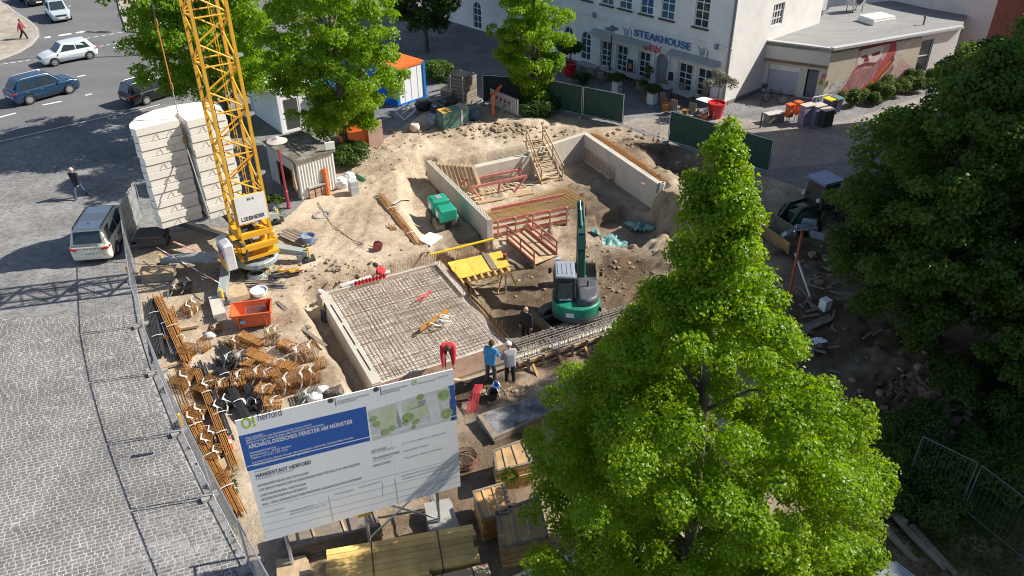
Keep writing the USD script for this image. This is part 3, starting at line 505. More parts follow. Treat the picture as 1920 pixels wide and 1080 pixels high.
# ---- brick church building on the right, mostly outside the frame; its bulk shades the right of the site
m_brick = ground_mat('red_brick_far', [(.3, (.13, .035, .022)), (.5, (.19, .055, .035)), (.7, (.25, .085, .055))], 3., 12., .01, 25.)
bk = thing('brick_building', 'tall dark red brick building at the right edge beyond the big trees', 'building', (29.2, 50, 0), world=True)
BX = shapely.box(29.2, 8, 46, 49.6)
R = np.eye(3); hb = []
wall(bk, 'north_wall', (29.2, 49.6, 0), np.array([1.0, 0, 0]), np.array([0, 1.0, 0]), [(0, -.3), (15.8, -.3), (15.8, 16), (0, 16)], [], .5, m_brick)
wins = [(3 + 7 * k, 5, 5.4 + 7 * k, 14) for k in range(6)]
ah = [shapely.union_all([shapely.box(a, b, c, d - 1.2), Point((a + c) / 2, d - 1.2).buffer(1.2, 8)]) for a, b, c, d in wins]
wall(bk, 'west_wall', (29.2, 49.59, 0), np.array([0, -1.0, 0]), np.array([-1.0, 0, 0]), [(0.5, -.3), (41.5, -.3), (41.5, 16), (0.5, 16)], ah, .5, m_brick)
for a, b, c, d in wins: window(bk, (29.2, 49.59, 0), np.array([0, -1.0, 0]), np.array([-1.0, 0, 0]), a, b, c, d, 2, (.3, .6), .3, True)
obj('south_wall', MB().box((37.3, 8.2, 7.9), (16.2, .5, 16.2)), m_brick, bk); obj('east_wall', MB().box((45.8, 28.8, 7.9), (.5, 40.6, 16.2)), m_brick, bk)
obj('roof', MB().prism([(28.9, 0), (46.4, 0), (38.1, 8)], 7.7, 49.9, np.array([[1, 0, 0], [0, 0, 1], [0, 1, 0]], float), (0, 0, 16)), M('dark_slate', (.06, .06, .065), .7, 0, .2, 3), bk)
# a town house beyond the side street, outside the frame, shades the far end of that street
th = thing('town_house', 'plain plastered town house by the side street at the upper left', 'building', at(330, -30))
obj('wall', MB().box((4, 8, 5), (12, 14, 10)), m_cream, th); obj('roof', MB().prism([(-2.4, 0), (10.4, 0), (4, 5)], .6, 15.4, np.array([[1, 0, 0], [0, 0, 1], [0, 1, 0]], float), (0, 0, 10)), M('clay_tiles', 0), th)
# ================================================================ concrete, formwork and rebar in the pit
def panelwall(name, label, a, b, z0, za, zb, th=.28, n=4, m=None):
    """a cast wall in formwork bays; outer joint lines show as hairline steps"""
    t = thing(name, label, 'concrete wall', (a + b) / 2 * [1, 1, 0], world=True); d = unit((b - a) * [1, 1, 0]); L_ = np.linalg.norm((b - a)[:2]); nn = np.array([-d[1], d[0], 0])
    for k in range(n):
        s0, s1 = L_ * k / n, L_ * (k + 1) / n; w = th + (.006 if k % 2 else 0); zt0, zt1 = za + (zb - za) * k / n, za + (zb - za) * (k + 1) / n; c = .012; v = []
        for s in (s0 + .004, s1 - .004):
            zt = zt0 if s < (s0 + s1) / 2 else zt1
            for o, z in ((-w / 2, z0), (w / 2, z0), (w / 2, zt - c), (w / 2 - c, zt), (-w / 2 + c, zt), (-w / 2, zt - c)): v.append(a * [1, 1, 0] + d * s + nn * o + EZ * z)
        obj('wall_bay', MB().add(v, [[i, (i + 1) % 6, (i + 1) % 6 + 6, i + 6] for i in range(6)] + [[0, 3, 2, 1], [0, 5, 4, 3], [6, 7, 8, 9], [6, 9, 10, 11]]), m or m_conc, t)
    return t, d, nn, L_
m_conc2 = M('wall_concrete', (.50, .46, .395), .85, 0, .13, 1.0, bump=.004, bscale=20, detail=8)
wl, dl, nl, Ll = panelwall('concrete_wall', 'pale cast concrete wall on the left of the pit, beside the green roller', W0, W1, -1.5, .3, .3, n=5, m=m_conc2)
Wm = wall_pt(990, 282)
wb, db, nb, Lb = panelwall('concrete_wall', 'back wall of the pit in the sun, right of the wooden stairs', Wm, W2, -1.7, .25, .3, n=3, m=m_conc2)
wb2, db2, nb2, Lb2 = panelwall('concrete_wall', 'low white concrete upstand at the back of the pit, left of the wooden stairs', wall_pt(880, 306) - EZ * .1, Wm - db * .02, -1.7, .05, .05, .4, 2, m=m_conc2)
wr, dr_, nr, Lr = panelwall('concrete_wall', 'shaded concrete wall on the right of the pit with rebar along its top', W2, W3, -1.7, .3, .3, .34, 5, m=m_conc2)
hb = MB()                      # hoops sticking out of the wall tops
for k in range(46):
    p = W0 + (W1 - W0) * (k + .5) / 46
    for o in (-.06, .06): hb.tube([p + nl * o, p + nl * o + EZ * (.13 + .02 * rng.random())], .009, 4)
obj('starter_bars', hb, m_rustb, wl, kind='stuff')
rb = MB()
for k in range(9):
    o = -.25 - .07 * k; z = .32 - .03 * k + rng.normal() * .02
    rb.tube([W2 + dr_ * .2 - nr * o * -1 * (-1) + EZ * (z - .3), W3 - dr_ * .1 - nr * o * -1 * (-1) + EZ * (z - .3)], .014, 5)
for k in range(60):
    p = W2 + dr_ * (Lr * k / 60); q = nr * .75
    rb.tube([p + nr * .12 + EZ * .05, p + nr * .5 + EZ * .05, p + nr * .9 - EZ * .05], .01, 4)
obj('rebar_cage', rb, m_rust, wr, kind='stuff')
gm = MB()
inn = -nr * .19
for k in range(24): p = W2 + dr_ * (.35 + k * .15) + inn; gm.tube([p + EZ * -1.55, p + EZ * (-.75 - .012 * k)], .009, 4)
for k in range(7): p = W2 + inn + EZ * (-1.5 + k * .12); gm.tube([p + dr_ * .3, p + dr_ * 3.9], .009, 4)
obj('wall_mesh', gm, m_rust, wr, kind='stuff')
pr = thing('drain_pipe', 'white plastic pipe end standing at the near end of the right pit wall', 'pipe', W3 + dr_ * .12 + nr * .1 - EZ * .35)
obj('pipe', MB().lathe([(.10, 0), (.11, .25), (.14, .27), (.14, .42), (.105, .42), (.10, .25)], n=18), m_white, pr)
# boards leaning behind the upstand, pale planks, rebar mat, red trestles
bt = thing('boarding', 'pale boards leaning against the back left corner of the pit', 'boards', gz(860, 325), world=True)
for k in range(12):
    f = k / 11; p = W0 * (1 - f) + wall_pt(884, 306) * f; b0 = p - nb * 1.2 * 0 + np.array([.55, -.75, -1.55 - .0]); obj('board', MB().beam(b0 + db * .05, p + EZ * (-.02) + np.array([.1, -.12, 0]), .17, .025, -nb2), m_wood, bt)
def planks(name, label, cat, a, b, z, n, w, th=.04, m=None, gap=.0, jit=.08, group=None, part='plank', dz=0.):
    """n boards side by side from pixel a to pixel b (near edge), laid on at height z"""
    p, q = at(*a, z), at(*b, z); d = unit(q - p); s = np.array([-d[1], d[0], 0]); t = thing(name, label, cat, p, world=True, group=group)
    for k in range(n):
        o = s * (w + gap) * k; e = rng.normal(size=2) * jit
        obj(part, MB().beam(p + o + d * e[0] + EZ * (th / 2 + dz * k), q + o + d * e[1] + EZ * (th / 2 + dz * k + rng.normal() * .004), w * .97, th), m or m_wood, t)
    return t
planks('plank_row', 'pale planks laid on the pit floor below the red trestles', 'planks', (895, 382), (1000, 362), -1.36, 4, .2)
planks('plank_row', 'long single plank across the pit floor, nearest the low upstand', 'planks', (885, 372), (985, 350), -1.36, 2, .16)
mt = thing('rebar_mat', 'rusty yellow rebar mat lying on the pit floor under a red beam', 'rebar mat', at(1000, 385, -1.33), world=True)
q4 = [at(u, v, -1.3) for u, v in ((905, 402), (930, 418), (1105, 383), (1060, 352))]
mb = MB()
for k in range(34): f = k / 33; mb.tube([q4[0] * (1 - f) + q4[3] * f, q4[1] * (1 - f) + q4[2] * f], .012, 4)
for k in range(16): f = k / 15; mb.tube([q4[0] * (1 - f) + q4[1] * f + EZ * .02, q4[3] * (1 - f) + q4[2] * f + EZ * .02], .012, 4)
for k in range(34): f = k / 33; mb.tube([q4[0] * (1 - f) + q4[3] * f + EZ * .16, q4[1] * (1 - f) + q4[2] * f + EZ * .16], .012, 4)
for k in range(16): f = k / 15; mb.tube([q4[0] * (1 - f) + q4[1] * f + EZ * .18, q4[3] * (1 - f) + q4[2] * f + EZ * .18], .012, 4)
obj('bars', mb, M('yellow_rust', (.34, .2, .05), .8, .1, .3, 8), mt, kind='stuff')
def beamthing(name, label, cat, a, b, za, zb, w, h, m, group=None):
    p, q = at(*a, za), at(*b, zb); t = thing(name, label, cat, p, world=True, group=group); obj('beam', MB().beam(p, q, w, h), m, t); return t
beamthing('red_beam', 'long pinkish red beam lying across the rusty rebar mat', 'beam', (921, 393), (1057, 366), -1.05, -1.05, .08, .18, m_red)
rg = thing('guard_rail', 'pinkish red guard rail with timber posts along the front edge of the pit floor', 'guard rail', at(1000, 430, -1.4), world=True)
p, q = at(934, 447, -1.4), at(1062, 421, -1.4)
for k in range(5): o = p + (q - p) * k / 4; obj('post', MB().beam(o - EZ * .1, o + EZ * 1.02, .08, .1, (0, 1, 0)), m_wood, rg)
fn = np.array([(q - p)[1], -(q - p)[0], 0]); fn = unit(fn) if fn[1] < 0 else -unit(fn)
for z in (.95, .6, .2): obj('rail', MB().beam(p - (q - p) * .06 + fn * -.07 + EZ * z, q + (q - p) * .05 - fn * .07 + EZ * z, .035, .16), m_red, rg)
planks('plank_stack', 'grey and pale planks at the foot of the red guard rail', 'planks', (938, 445), (1060, 418), -1.38, 3, .2, m=m_wood, jit=.15)
# trestles: red frames leaning over battens
for k, (off, lab) in enumerate(((0, 'pinkish red trestle frame standing before the low upstand, farther of two'), (1, 'pinkish red trestle frame lying over battens, nearer of two'))):
    a = [((865, 340), (975, 318), (858, 362), (985, 338)), ((884, 352), (988, 330), (905, 378), (962, 365))][k]
    z = -.75; P0, P1 = at(*a[0], z + .15), at(*a[1], z + .15); Q0, Q1 = at(*a[2], -1.42), at(*a[3], -1.42); t = thing('trestle', lab, 'trestle', Q0, world=True, group=None)
    obj('top_beam', MB().beam(P0, P1, .09, .14), m_red, t)
    for f in (.02, .5, .98): obj('leg', MB().beam(P0 * (1 - f) + P1 * f - EZ * .05, Q0 * (1 - f) + Q1 * f, .12, .05), m_red, t)
bs = thing('batten_row', 'row of short timber battens under the nearer trestle', 'battens', at(930, 365, -1.4), world=True)
for k in range(9): a_ = at(880 + 11.5 * k, 372 - 2.3 * k, -1.35); obj('batten', MB().beam(a_, a_ + np.array([-.35, .62, .12]), .07, .06), m_wood, bs)
# wooden stairs
s0, s1 = at(1016, 348, -1.42), at(1056, 338, -1.42); e0, e1 = at(986, 268, .55), at(1016, 262, .55)
sc = thing('wooden_stairs', 'rough timber site stairs with handrails leading down into the pit', 'stairs', (s0 + s1) / 2, world=True)
for a, b in ((s0, e0), (s1, e1)):
    obj('stringer', MB().beam(a, b, .05, .2), m_wood, sc); dv = unit(b - a)
    for f in (.04, .5, .97): obj('rail_post', MB().beam(a + (b - a) * f, a + (b - a) * f + EZ * .95, .06, .06, (0, 1, 0)), m_wood, sc)
    obj('hand_rail', MB().beam(a + EZ * .92, b + EZ * .95, .04, .1), m_wood, sc); obj('hand_rail', MB().beam(a + EZ * .5, b + EZ * .52, .03, .09), m_wood, sc)
for k in range(9):
    f = (k + .5) / 9; obj('tread', MB().beam(s0 * (1 - f) + e0 * f, s1 * (1 - f) + e1 * f, .24, .045), m_wood, sc)
obj('landing', MB().beam(e0 + (e0 - s0) * [.05, .05, 0], e1 + (e0 - s0) * [.05, .05, 0], .5, .05), m_wood, sc)
for u in (1010, 1052): obj('prop', MB().beam(at(u, 340, -1.42), at(u - 12, 296, -.3), .05, .05), m_woodg, sc)
# plank ramp with red rails
z0, z1 = -1.0, -1.28; c = [at(950, 450, z0), at(987, 432, z0), at(1045, 480, z1), at(1003, 497, z1)]
rp = thing('plank_ramp', 'plank ramp with pinkish red side rails running down to the excavator', 'ramp', c[3], world=True)
for k in range(5): f, g_ = (k + .04) / 5, (k + .96) / 5; m_ = (f + g_) / 2; obj('plank', MB().beam(c[0] * (1 - m_) + c[1] * m_ + EZ * .03, c[3] * (1 - m_) + c[2] * m_ + EZ * .03, np.linalg.norm(c[1] - c[0]) / 5 * .94, .045), m_wood, rp)
for a, b in ((c[0], c[3]), (c[1], c[2])):
    for f in (.02, .5, .97): o = a + (b - a) * f; obj('post', MB().beam(o - EZ * .15, o + EZ * .85, .07, .07, (0, 1, 0)), m_wood, rp)
    for z in (.78, .42, .12): obj('rail', MB().beam(a + EZ * z, b + EZ * z, .03, .13), m_red, rp)
obj('bearer', MB().beam(c[0] - EZ * .12, c[3] - EZ * .12, .08, .14), m_woodg, rp); obj('bearer', MB().beam(c[1] - EZ * .12, c[2] - EZ * .12, .08, .14), m_woodg, rp)
# ---------------- the base slab under reinforcement
def S(a, b, z=0.): return SL0 + SLr * a + SLd * b + EZ * z
RS = np.stack([SLr, SLd, -np.cross(SLr, SLd) * -1], 1) if np.linalg.det(np.stack([SLr, SLd, EZ], 1)) > 0 else np.stack([SLr, SLd, EZ], 1)
sl = thing('base_slab', 'big concrete base slab covered with a dense reinforcement mat', 'slab', S(2.85, 3.5, -1.1), world=True)
m_slab = M('fresh_blinding', (.55, .50, .43), .85, 0, .3, .9, bump=.004, bscale=20, detail=7)
def sbox(a0, a1, b0, b1, z0, z1): return MB().add([S(a, b, z) for z in (z0, z1) for b in (b0, b1) for a in (a0, a1)], [[0, 1, 3, 2], [4, 6, 7, 5], [0, 4, 5, 1], [2, 3, 7, 6], [0, 2, 6, 4], [1, 5, 7, 3]])
obj('concrete_base', sbox(.02, 5.68, .02, 6.98, -1.3, -.16), m_slab, sl)
for k in range(3): obj('edge_upstand', sbox(0, .34 + .004 * k, .003 + 2.33 * k, 2.33 * (k + 1) - .003, -1.05, 0.), m_conc2, sl, label='pale concrete edge strip along the trench')
obj('edge_upstand', sbox(.345, 5.7, 0, .22, -1.05, -.02), m_conc2, sl); obj('edge_upstand', sbox(5.4, 5.72, .225, 3.1, -1.05, -.04), m_conc2, sl)
obj('edge_form', MB().beam(S(.02, 7.02, -.5), S(5.7, 7.02, -.5), .03, .9), M('pinkish_form_board', (.5, .36, .28), .7, 0, .2, 3), sl)
bars = MB(); bars2 = MB()
for lay, (z, mbx) in enumerate(((-.10, bars), (.05, bars2))):
    b = .35
    while b < 6.9:
        a0, a1 = .38 + rng.uniform(0, .06), 5.35 + rng.uniform(-.1, .1); zz_ = z + rng.normal() * .012
        n_ = 5; pts = [S(a0 + (a1 - a0) * q / n_, b + rng.normal() * .012, zz_ + rng.normal() * .012) for q in range(n_ + 1)]; mbx.tube(pts, .0075, 4, False); b += .2 if rng.random() < .8 else .08
    a = .45
    while a < 5.4:
        b0, b1 = .3 + rng.uniform(0, .05), 6.85 + rng.uniform(-.08, .08); mbx.tube([S(a + rng.normal() * .012, b0 + (b1 - b0) * q / 6, z + .02 + rng.normal() * .012) for q in range(7)], .0075, 4, False); a += .16 if rng.random() < .85 else .07
for k in range(420):         # spacers and hooked ends between the layers
    a, b = rng.uniform(.5, 5.3), rng.uniform(.4, 6.8); bars2.tube([S(a, b, -.1), S(a, b + .02, .06), S(a + rng.uniform(.05, .2), b + .02, .065)], .008, 4, False)
obj('reinforcement', bars, m_rustb, sl, kind='stuff'); obj('reinforcement', bars2, M('grey_brown_rebar', (.34, .215, .13), .75, .3, .3, 9), sl, kind='stuff')
up = MB()
for k in range(64):
    b = .1 + 6.8 * k / 64; h = rng.uniform(.25, .75); up.tube([S(5.5, b, -.2), S(5.52 + rng.normal() * .02, b, h * .6), S(5.55 + rng.normal() * .05, b + rng.normal() * .04, h)], .008, 4, False)
for k in range(46):
    a = .4 + 5.1 * k / 46; h = rng.uniform(.2, .55); up.tube([S(a, .12, -.1), S(a + rng.normal() * .03, .1, h)], .008, 4, False)
obj('starter_bars', up, m_rust, sl, kind='stuff')
for b in (1.2, 2.9, 4.7): obj('edge_bar', MB().tube([S(.2, b, .02), S(.22, b + 1.5, .025)], .014, 5), m_dark, sl)
vl = MB(); n_ = 26
for k in range(n_):
    f = k / (n_ - 1); zt = .05 + .04 * math.sin(9 * f)
    for j in range(4): vl.v.append(np.array([S(5.72 + .16 * j + .05 * math.sin(12 * f + j), .9 + 6.1 * f, zt - .33 * j + .04 * math.sin(17 * f + 2 * j))])); vl.n += 1
vl.f.append(np.array([[k * 4 + j, (k + 1) * 4 + j, (k + 1) * 4 + j + 1] for k in range(n_ - 1) for j in range(3)] + [[k * 4 + j, (k + 1) * 4 + j + 1, k * 4 + j + 1] for k in range(n_ - 1) for j in range(3)]))
fl = obj('fleece_sheet', vl, M('grey_green_fleece', (.20, .215, .16), .9, 0, .3, 4, bump=.01, bscale=12), label='crumpled grey green fleece hanging over the right edge of the slab', cat='fleece sheet')
# small things lying on the slab
def T1(name, label, cat, mb, m, group=None, part=None): return obj(name, mb, m, label=label, cat=cat, group=group)
bb = thing('bar_bundle', 'orange brown steel bundle with loose white straps on the slab', 'steel bundle', S(3.6, 4.3, .1), world=True)
for k in range(5): obj('bar', MB().beam(S(2.75 + .02 * k, 4.9 - .05 * k, .13), S(4.3, 4.18 - .05 * k, .13), .045, .05), M('orange_rust', (.48, .22, .04), .8, .1, .2, 6, obvar=.2), bb)
def strap(pts, w=.05, m=None): 
    p = np.asarray(pts, float); b = MB()
    t = np.gradient(p, axis=0); s = np.cross(t, [0, 0, 1.0]); s /= np.maximum(np.linalg.norm(s, axis=1, keepdims=True), 1e-6); s = s * w / 2
    v = np.concatenate([p - s, p + s]); n_ = len(p)
    return b.add(v, [[i, i + 1, n_ + i + 1, n_ + i] for i in range(n_ - 1)])
def loop(c, r1, r2, z, tilt=0., n=12, ph=0.):
    k = np.linspace(0, 2 * np.pi, n); return [c + np.array([r1 * math.cos(q + ph), r2 * math.sin(q + ph), z + tilt * math.sin(q * 2) + .02]) for q in k]
for c_, ph in ((S(3.5, 4.75, .12), 0), (S(3.85, 4.75, .12), 1), (S(4.05, 4.6, .12), 2)): obj('strap', strap(loop(c_, .28, .16, .06, .07, 12, ph), .06), m_strap, bb)
rs = thing('red_strap', 'red webbing strap thrown across the middle of the slab', 'strap', S(3.9, 2.6, .1), world=True)
obj('webbing', strap([S(3.45, 2.75, .1), S(3.7, 2.55, .13), S(4.0, 2.5, .1), S(4.3, 2.3, .12), S(3.9, 2.75, .12), S(3.5, 2.85, .1)], .07), M('red_webbing', (.62, .05, .06), .6), rs)
rc = thing('spacer_rack', 'red plastic spacer strip on a white board at the far left edge of the slab', 'spacer', S(2.0, .05, .02), world=True)
obj('board', MB().beam(S(1.0, .02, .04), S(3.3, -.1, .04), .22, .05), m_white, rc)
for k in range(9): obj('spacer', MB().beam(S(1.55 + .16 * k, .28, .05), S(1.67 + .16 * k, .26, .17), .2, .06), M('red_plastic', (.55, .025, .03), .45), rc)
# yellow formwork deck on beams
c = [at(839, 492, .02), at(939, 470, .02), at(957, 498, .02), at(858, 523, .02)]
yd = thing('formwork_deck', 'yellow formwork deck on timber beams beside the slab', 'formwork', c[3], world=True)
dx = unit(c[1] - c[0]); dy = unit(c[3] - c[0])
for k in range(3):
    f0, f1 = k / 3 + .002, (k + 1) / 3 - .002; v = [c[0] * (1 - f0) + c[1] * f0, c[0] * (1 - f1) + c[1] * f1, c[3] * (1 - f1) + c[2] * f1, c[3] * (1 - f0) + c[2] * f0]
    obj('panel', MB().add([q for q in v] + [q - EZ * .03 for q in v], [[3, 2, 1, 0], [4, 5, 6, 7], [0, 1, 5, 4], [1, 2, 6, 5], [2, 3, 7, 6], [3, 0, 4, 7]]), m_woody, yd)
for k in range(8): f = (k + .5) / 8; a = c[0] * (1 - f) + c[1] * f - EZ * .13; b = c[3] * (1 - f) + c[2] * f - EZ * .13 + dy * .35; obj('joist', MB().beam(a, b, .09, .18), M('joist_yellow', (.56, .38, .14), .7, 0, .2, 5), yd)
for f in (.15, .85): a = c[0] * (1 - f) + c[3] * f - EZ * .33; obj('bearer', MB().beam(a, a + (c[1] - c[0]), .1, .2), m_wood, yd)
for f in (.1, .9):
    for g_ in (.2, .85): a = c[0] * (1 - f) + c[1] * f + (c[3] - c[0]) * g_; obj('prop', MB().tube([a - EZ * .4, a - EZ * 1.95], .04, 8), m_steel, yd)
obj('dark_board', MB().beam(c[0] * .3 + c[1] * .7 + EZ * .03, c[3] * .3 + c[2] * .7 + EZ * .03, .28, .03), m_woodg, yd)
# yellow guard strip over rebar ends
p, q = at(807, 477, .35), at(927, 447, .35)
gs = thing('bar_guard', 'yellow guard strip over a row of upright rebar ends', 'guard strip', p - EZ * .6, world=True)
for k in range(3): a, b = p + (q - p) * k / 3, p + (q - p) * (k + .99) / 3; obj('strip', MB().beam(a, b, .1, .06), M('yellow_plastic', (.78, .52, .03), .45), gs)
u_ = MB()
for k in range(40): a = p + (q - p) * (k + .3) / 40; u_.tube([a - EZ * 1.0 + rng.normal(size=3) * .03, a], .009, 4); u_.tube([a - EZ * 1.0 - dy * -.3, a - EZ * .2 + dy * .25 + rng.normal(size=3) * .05], .008, 4)
obj('bars', u_, m_rust, gs, kind='stuff')
ub = MB()        # mat between guard strip and deck
for k in range(12): f = k / 11; ub.tube([p - EZ * .45 + dy * (.2 + 1.0 * f) * .9, q - EZ * .45 + dy * (.2 + 1.0 * f) * .9], .01, 4)
for k in range(36): f = k / 35; a = p + (q - p) * f - EZ * .43; ub.tube([a + dy * .1, a + dy * 1.2], .01, 4)
obj('edge_mat', ub, m_rustb, gs, kind='stuff')
# footing in timber formwork, right of the slab
A, B = at(978, 674, -1.0), at(1215, 597, -1.0); fd = unit(B - A); fb = np.array([-fd[1], fd[0], 0])
ff = thing('footing_formwork', 'long timber footing formwork full of bristling rebar hoops', 'formwork', A - EZ * .9, world=True)
obj('footing_base', MB().beam(A + fb * .6 - EZ * .75, B + fb * .6 - EZ * .75, 1.1, .7), m_slab, ff)
for k in range(4): obj('front_board', MB().beam(A + EZ * (-.12 - .24 * k), B + EZ * (-.12 - .24 * k), .035, .225), m_woodg, ff)
for k in range(2): obj('back_board', MB().beam(A + fb * 1.2 + EZ * (-.12 - .24 * k), B + fb * 1.2 + EZ * (-.12 - .24 * k), .035, .225), m_woodg, ff)
for z in (-.1, -.45, -.8): obj('waler', MB().beam(A - fb * .1 + EZ * z - fd * .2, B - fb * .1 + EZ * z, .1, .12), m_wood, ff)
for k in range(9): a = A + (B - A) * (k + .3) / 9 - fb * .2; obj('soldier', MB().beam(a - EZ * 1.0 - fb * .0, a + EZ * .12, .1, .12, (1, 0, 0)), m_woodg, ff)
for k in range(5): a = A + (B - A) * (k + .3) / 5 - fb * .25; obj('strut', MB().beam(a - EZ * .2, a - fb * .75 - EZ * .75, .1, .1), M('orange_timber', (.42, .24, .10), .75, 0, .25, 5), ff)
hp = MB()
for k in range(95):
    a = A + (B - A) * (k + .5) / 95
    for j in (.12, 1.05): hp.tube([a + fb * j - EZ * .4, a + fb * j + EZ * .22 + rng.normal(size=3) * .03, a + fb * (j + (.28 if j < .5 else -.28)) + EZ * .26 + rng.normal(size=3) * .04, a + fb * (j + (.3 if j < .5 else -.3)) - EZ * .1], .010, 4)
for k in range(7): hp.tube([A + fb * (.1 + .16 * k) + EZ * .2, B + fb * (.1 + .16 * k) + EZ * .2], .011, 4)
obj('hoops', hp, M('silvery_rebar', (.33, .30, .27), .6, .3, .25, 8), ff, kind='stuff')
# ================================================================ vehicles
def sph(c, r): return m3.Manifold.sphere(r, 10).translate([float(q) for q in c])
def hull(pts, r): return m3.Manifold.batch_hull([sph(p, r) for p in pts])
def paint(name, col, rough=.28): return M(name, col, rough, 0, .03, 2, coat=.6, spec=.5)
def site_paint(name, col, rough=.5): return M(name, col, rough, 0, .3, 2.2, ramp=[(.28, np.array(col) * .55 + np.array([.05, .04, .03])), (.45, col), (.6, np.array(col) * 1.1), (.74, np.array(col) * .6 + np.array([.16, .13, .095]))], bump=.002, bscale=30, detail=7)
m_headl = M('lamp_glass', (.55, .57, .6), .12, .2, .1, 3); m_taill = M('red_lamp', (.42, .012, .015), .2, 0, .1, 3); m_plate = M('number_plate', (.72, .73, .74), .5); m_rim = M('alloy_rim', (.48, .49, .5), .3, .7, .05, 3)
def wheel(par, x, y, r, w=.2, spokes=5, name='wheel'):
    sg = 1 if y > 0 else -1
    t = MB().lathe([(r * .62, -w / 2), (r * .94, -w / 2), (r, -w * .36), (r, w * .36), (r * .94, w / 2), (r * .62, w / 2), (r * .6, w * .3), (r * .6, -w * .3), (r * .62, -w / 2)], (x, y, r), 22, AY)
    tw = obj(name, t, m_tyre, par, smooth=40)
    rm = MB().lathe([(0, -.02), (r * .63, -.02), (r * .63, .03), (r * .55, .03), (r * .55, 0), (0, 0)], (x, y + sg * w * .3, r), 18, AY)
    for k in range(spokes): a = 2 * math.pi * k / spokes; rm.beam((x, y + sg * w * .38, r), (x + math.cos(a) * r * .58, y + sg * w * .36, r + math.sin(a) * r * .58), .05, .03, (0, 1, 0))
    rm.cyl((x, y + sg * w * .4, r), r * .14, .04, 10, AY)
    obj('rim', rm, m_rim, tw)
def car(name, label, loc, rot, L, W, H, pm, belt, hood, xw, xr, xb, xe, wb, wr, fo, plate='', rails=False, roofm=None, group=None):
    """x forward. belt/hood: heights; xw, xr, xb, xe: foot and top of windscreen, top and foot of rear window; fo: front overhang"""
    t = thing(name, label, 'car', loc, rot, group); w = W / 2; f, b = L / 2, -L / 2; r = .13; zl = .2
    xf = f - fo; xrw = xf - wb
    lo = [(b + r + .1, s * (w - r - .06), zl + r) for s in (-1, 1)] + [(b + r, s * (w - r - .1), .55) for s in (-1, 1)] + [(b + r + .06, s * (w - r - .06), belt - r - .02) for s in (-1, 1)]
    lo += [(f - r - .12, s * (w - r - .16), zl + r) for s in (-1, 1)] + [(f - r, s * (w - r - .28), .5) for s in (-1, 1)] + [(f - r - .1, s * (w - r - .14), hood - r - .1) for s in (-1, 1)] + [(f - .55, s * (w - r - .08), hood - r) for s in (-1, 1)]
    lo += [(xw + .15, s * (w - r - .02), belt - r) for s in (-1, 1)] + [(0, s * (w - r), .62) for s in (-1, 1)] + [(xf, s * (w - r), .6) for s in (-1, 1)] + [(xrw, s * (w - r), .62) for s in (-1, 1)]
    body = hull(lo, r)
    for x in (xf, xrw):
        c = m3.Manifold.cylinder(W + .4, wr + .055, wr + .055, 28, True).rotate([90, 0, 0]).translate([x, 0, wr]); core = m3.Manifold.cube([2, W - .5, 2], True).translate([x, 0, wr])
        body = body - (c - core)
    obj('body', body, pm, t, smooth=32)
    rc = .08; cb = [(xe + rc, s * (w - .1 - rc), belt - .1) for s in (-1, 1)] + [(xw - rc, s * (w - .12 - rc), belt - .1) for s in (-1, 1)]
    ct = [(xb, s * (w - .27 - rc), H - rc) for s in (-1, 1)] + [(xr, s * (w - .25 - rc), H - rc - .01) for s in (-1, 1)] + [((xb + xr) / 2, s * (w - .25 - rc), H - rc + .025) for s in (-1, 1)]
    obj('cabin', hull(cb + ct, rc), pm, t, smooth=32)
    if roofm: obj('roof_panel', hull([(xb + .1, s * (w - .42), H - .01) for s in (-1, 1)] + [(xr - .1, s * (w - .42), H - .02) for s in (-1, 1)], .03), roofm, t, smooth=30)
    def pane(nm, q, off, m=m_glass):
        q = [np.array(p, float) for p in q]; n = unit(np.cross(q[1] - q[0], q[2] - q[0])); cen = np.mean(q, 0)
        if n @ (cen - np.array([0, 0, belt * .8])) < 0: n = -n
        q = [p + n * off for p in q]; k = len(q); d = n * .02
        obj(nm, MB().add(q + [p - d for p in q], [[0, i, i + 1] for i in range(1, k - 1)] + [[i, (i + 1) % k, (i + 1) % k + k] for i in range(k)] + [[i, (i + 1) % k + k, i + k] for i in range(k)]), m, t)
    def lerp(a, b_, s): return tuple(np.array(a) * (1 - s) + np.array(b_) * s)
    yb, yt = w - .1 - rc, w - .26 - rc
    pane('windscreen', [(xw - .05 - .03, -yb + .12, belt - .02), (xw - .05 - .03, yb - .12, belt - .02), (xr + .05, yt - .02, H - .1), (xr + .05, -yt + .02, H - .1)], rc * .78 + .02)
    pane('rear_window', [(xe + .05, -yb + .14, belt + .04), (xe + .05, yb - .14, belt + .04), (xb - .02, yt - .02, H - .12), (xb - .02, -yt + .02, H - .12)], rc * .78 + .02)
    mid = (xw + xe) / 2 - .05; z0, z1 = belt - .01, H - .13
    for s in (-1, 1):
        y = lambda z: s * (yb + (yt - yb) * (z - belt + .1) / (H - belt + .02))
        xs = lambda z, a, c_: a + (c_ - a) * (z - belt + .1) / (H - belt + .02)
        P_ = lambda x, z: (x, y(z), z)
        pane('side_window', [P_(xs(z0, xw, xr) - .3, z0), P_(mid + .04, z0), P_(mid + .04, z1), P_(xs(z1, xw, xr) - .14, z1)], rc + .006)
        pane('side_window', [P_(mid - .04, z0), P_(xs(z0, xe, xb) + .30, z0), P_(xs(z1, xe, xb) + .22, z1), P_(mid - .04, z1)], rc + .006)
        obj('mirror', hull([(xw - .3, s * (w + .04), belt + .03), (xw - .34, s * (w + .14), belt + .06), (xw - .34, s * (w + .14), belt + .12), (xw - .3, s * (w + .04), belt + .12)], .03), pm, t, smooth=30)
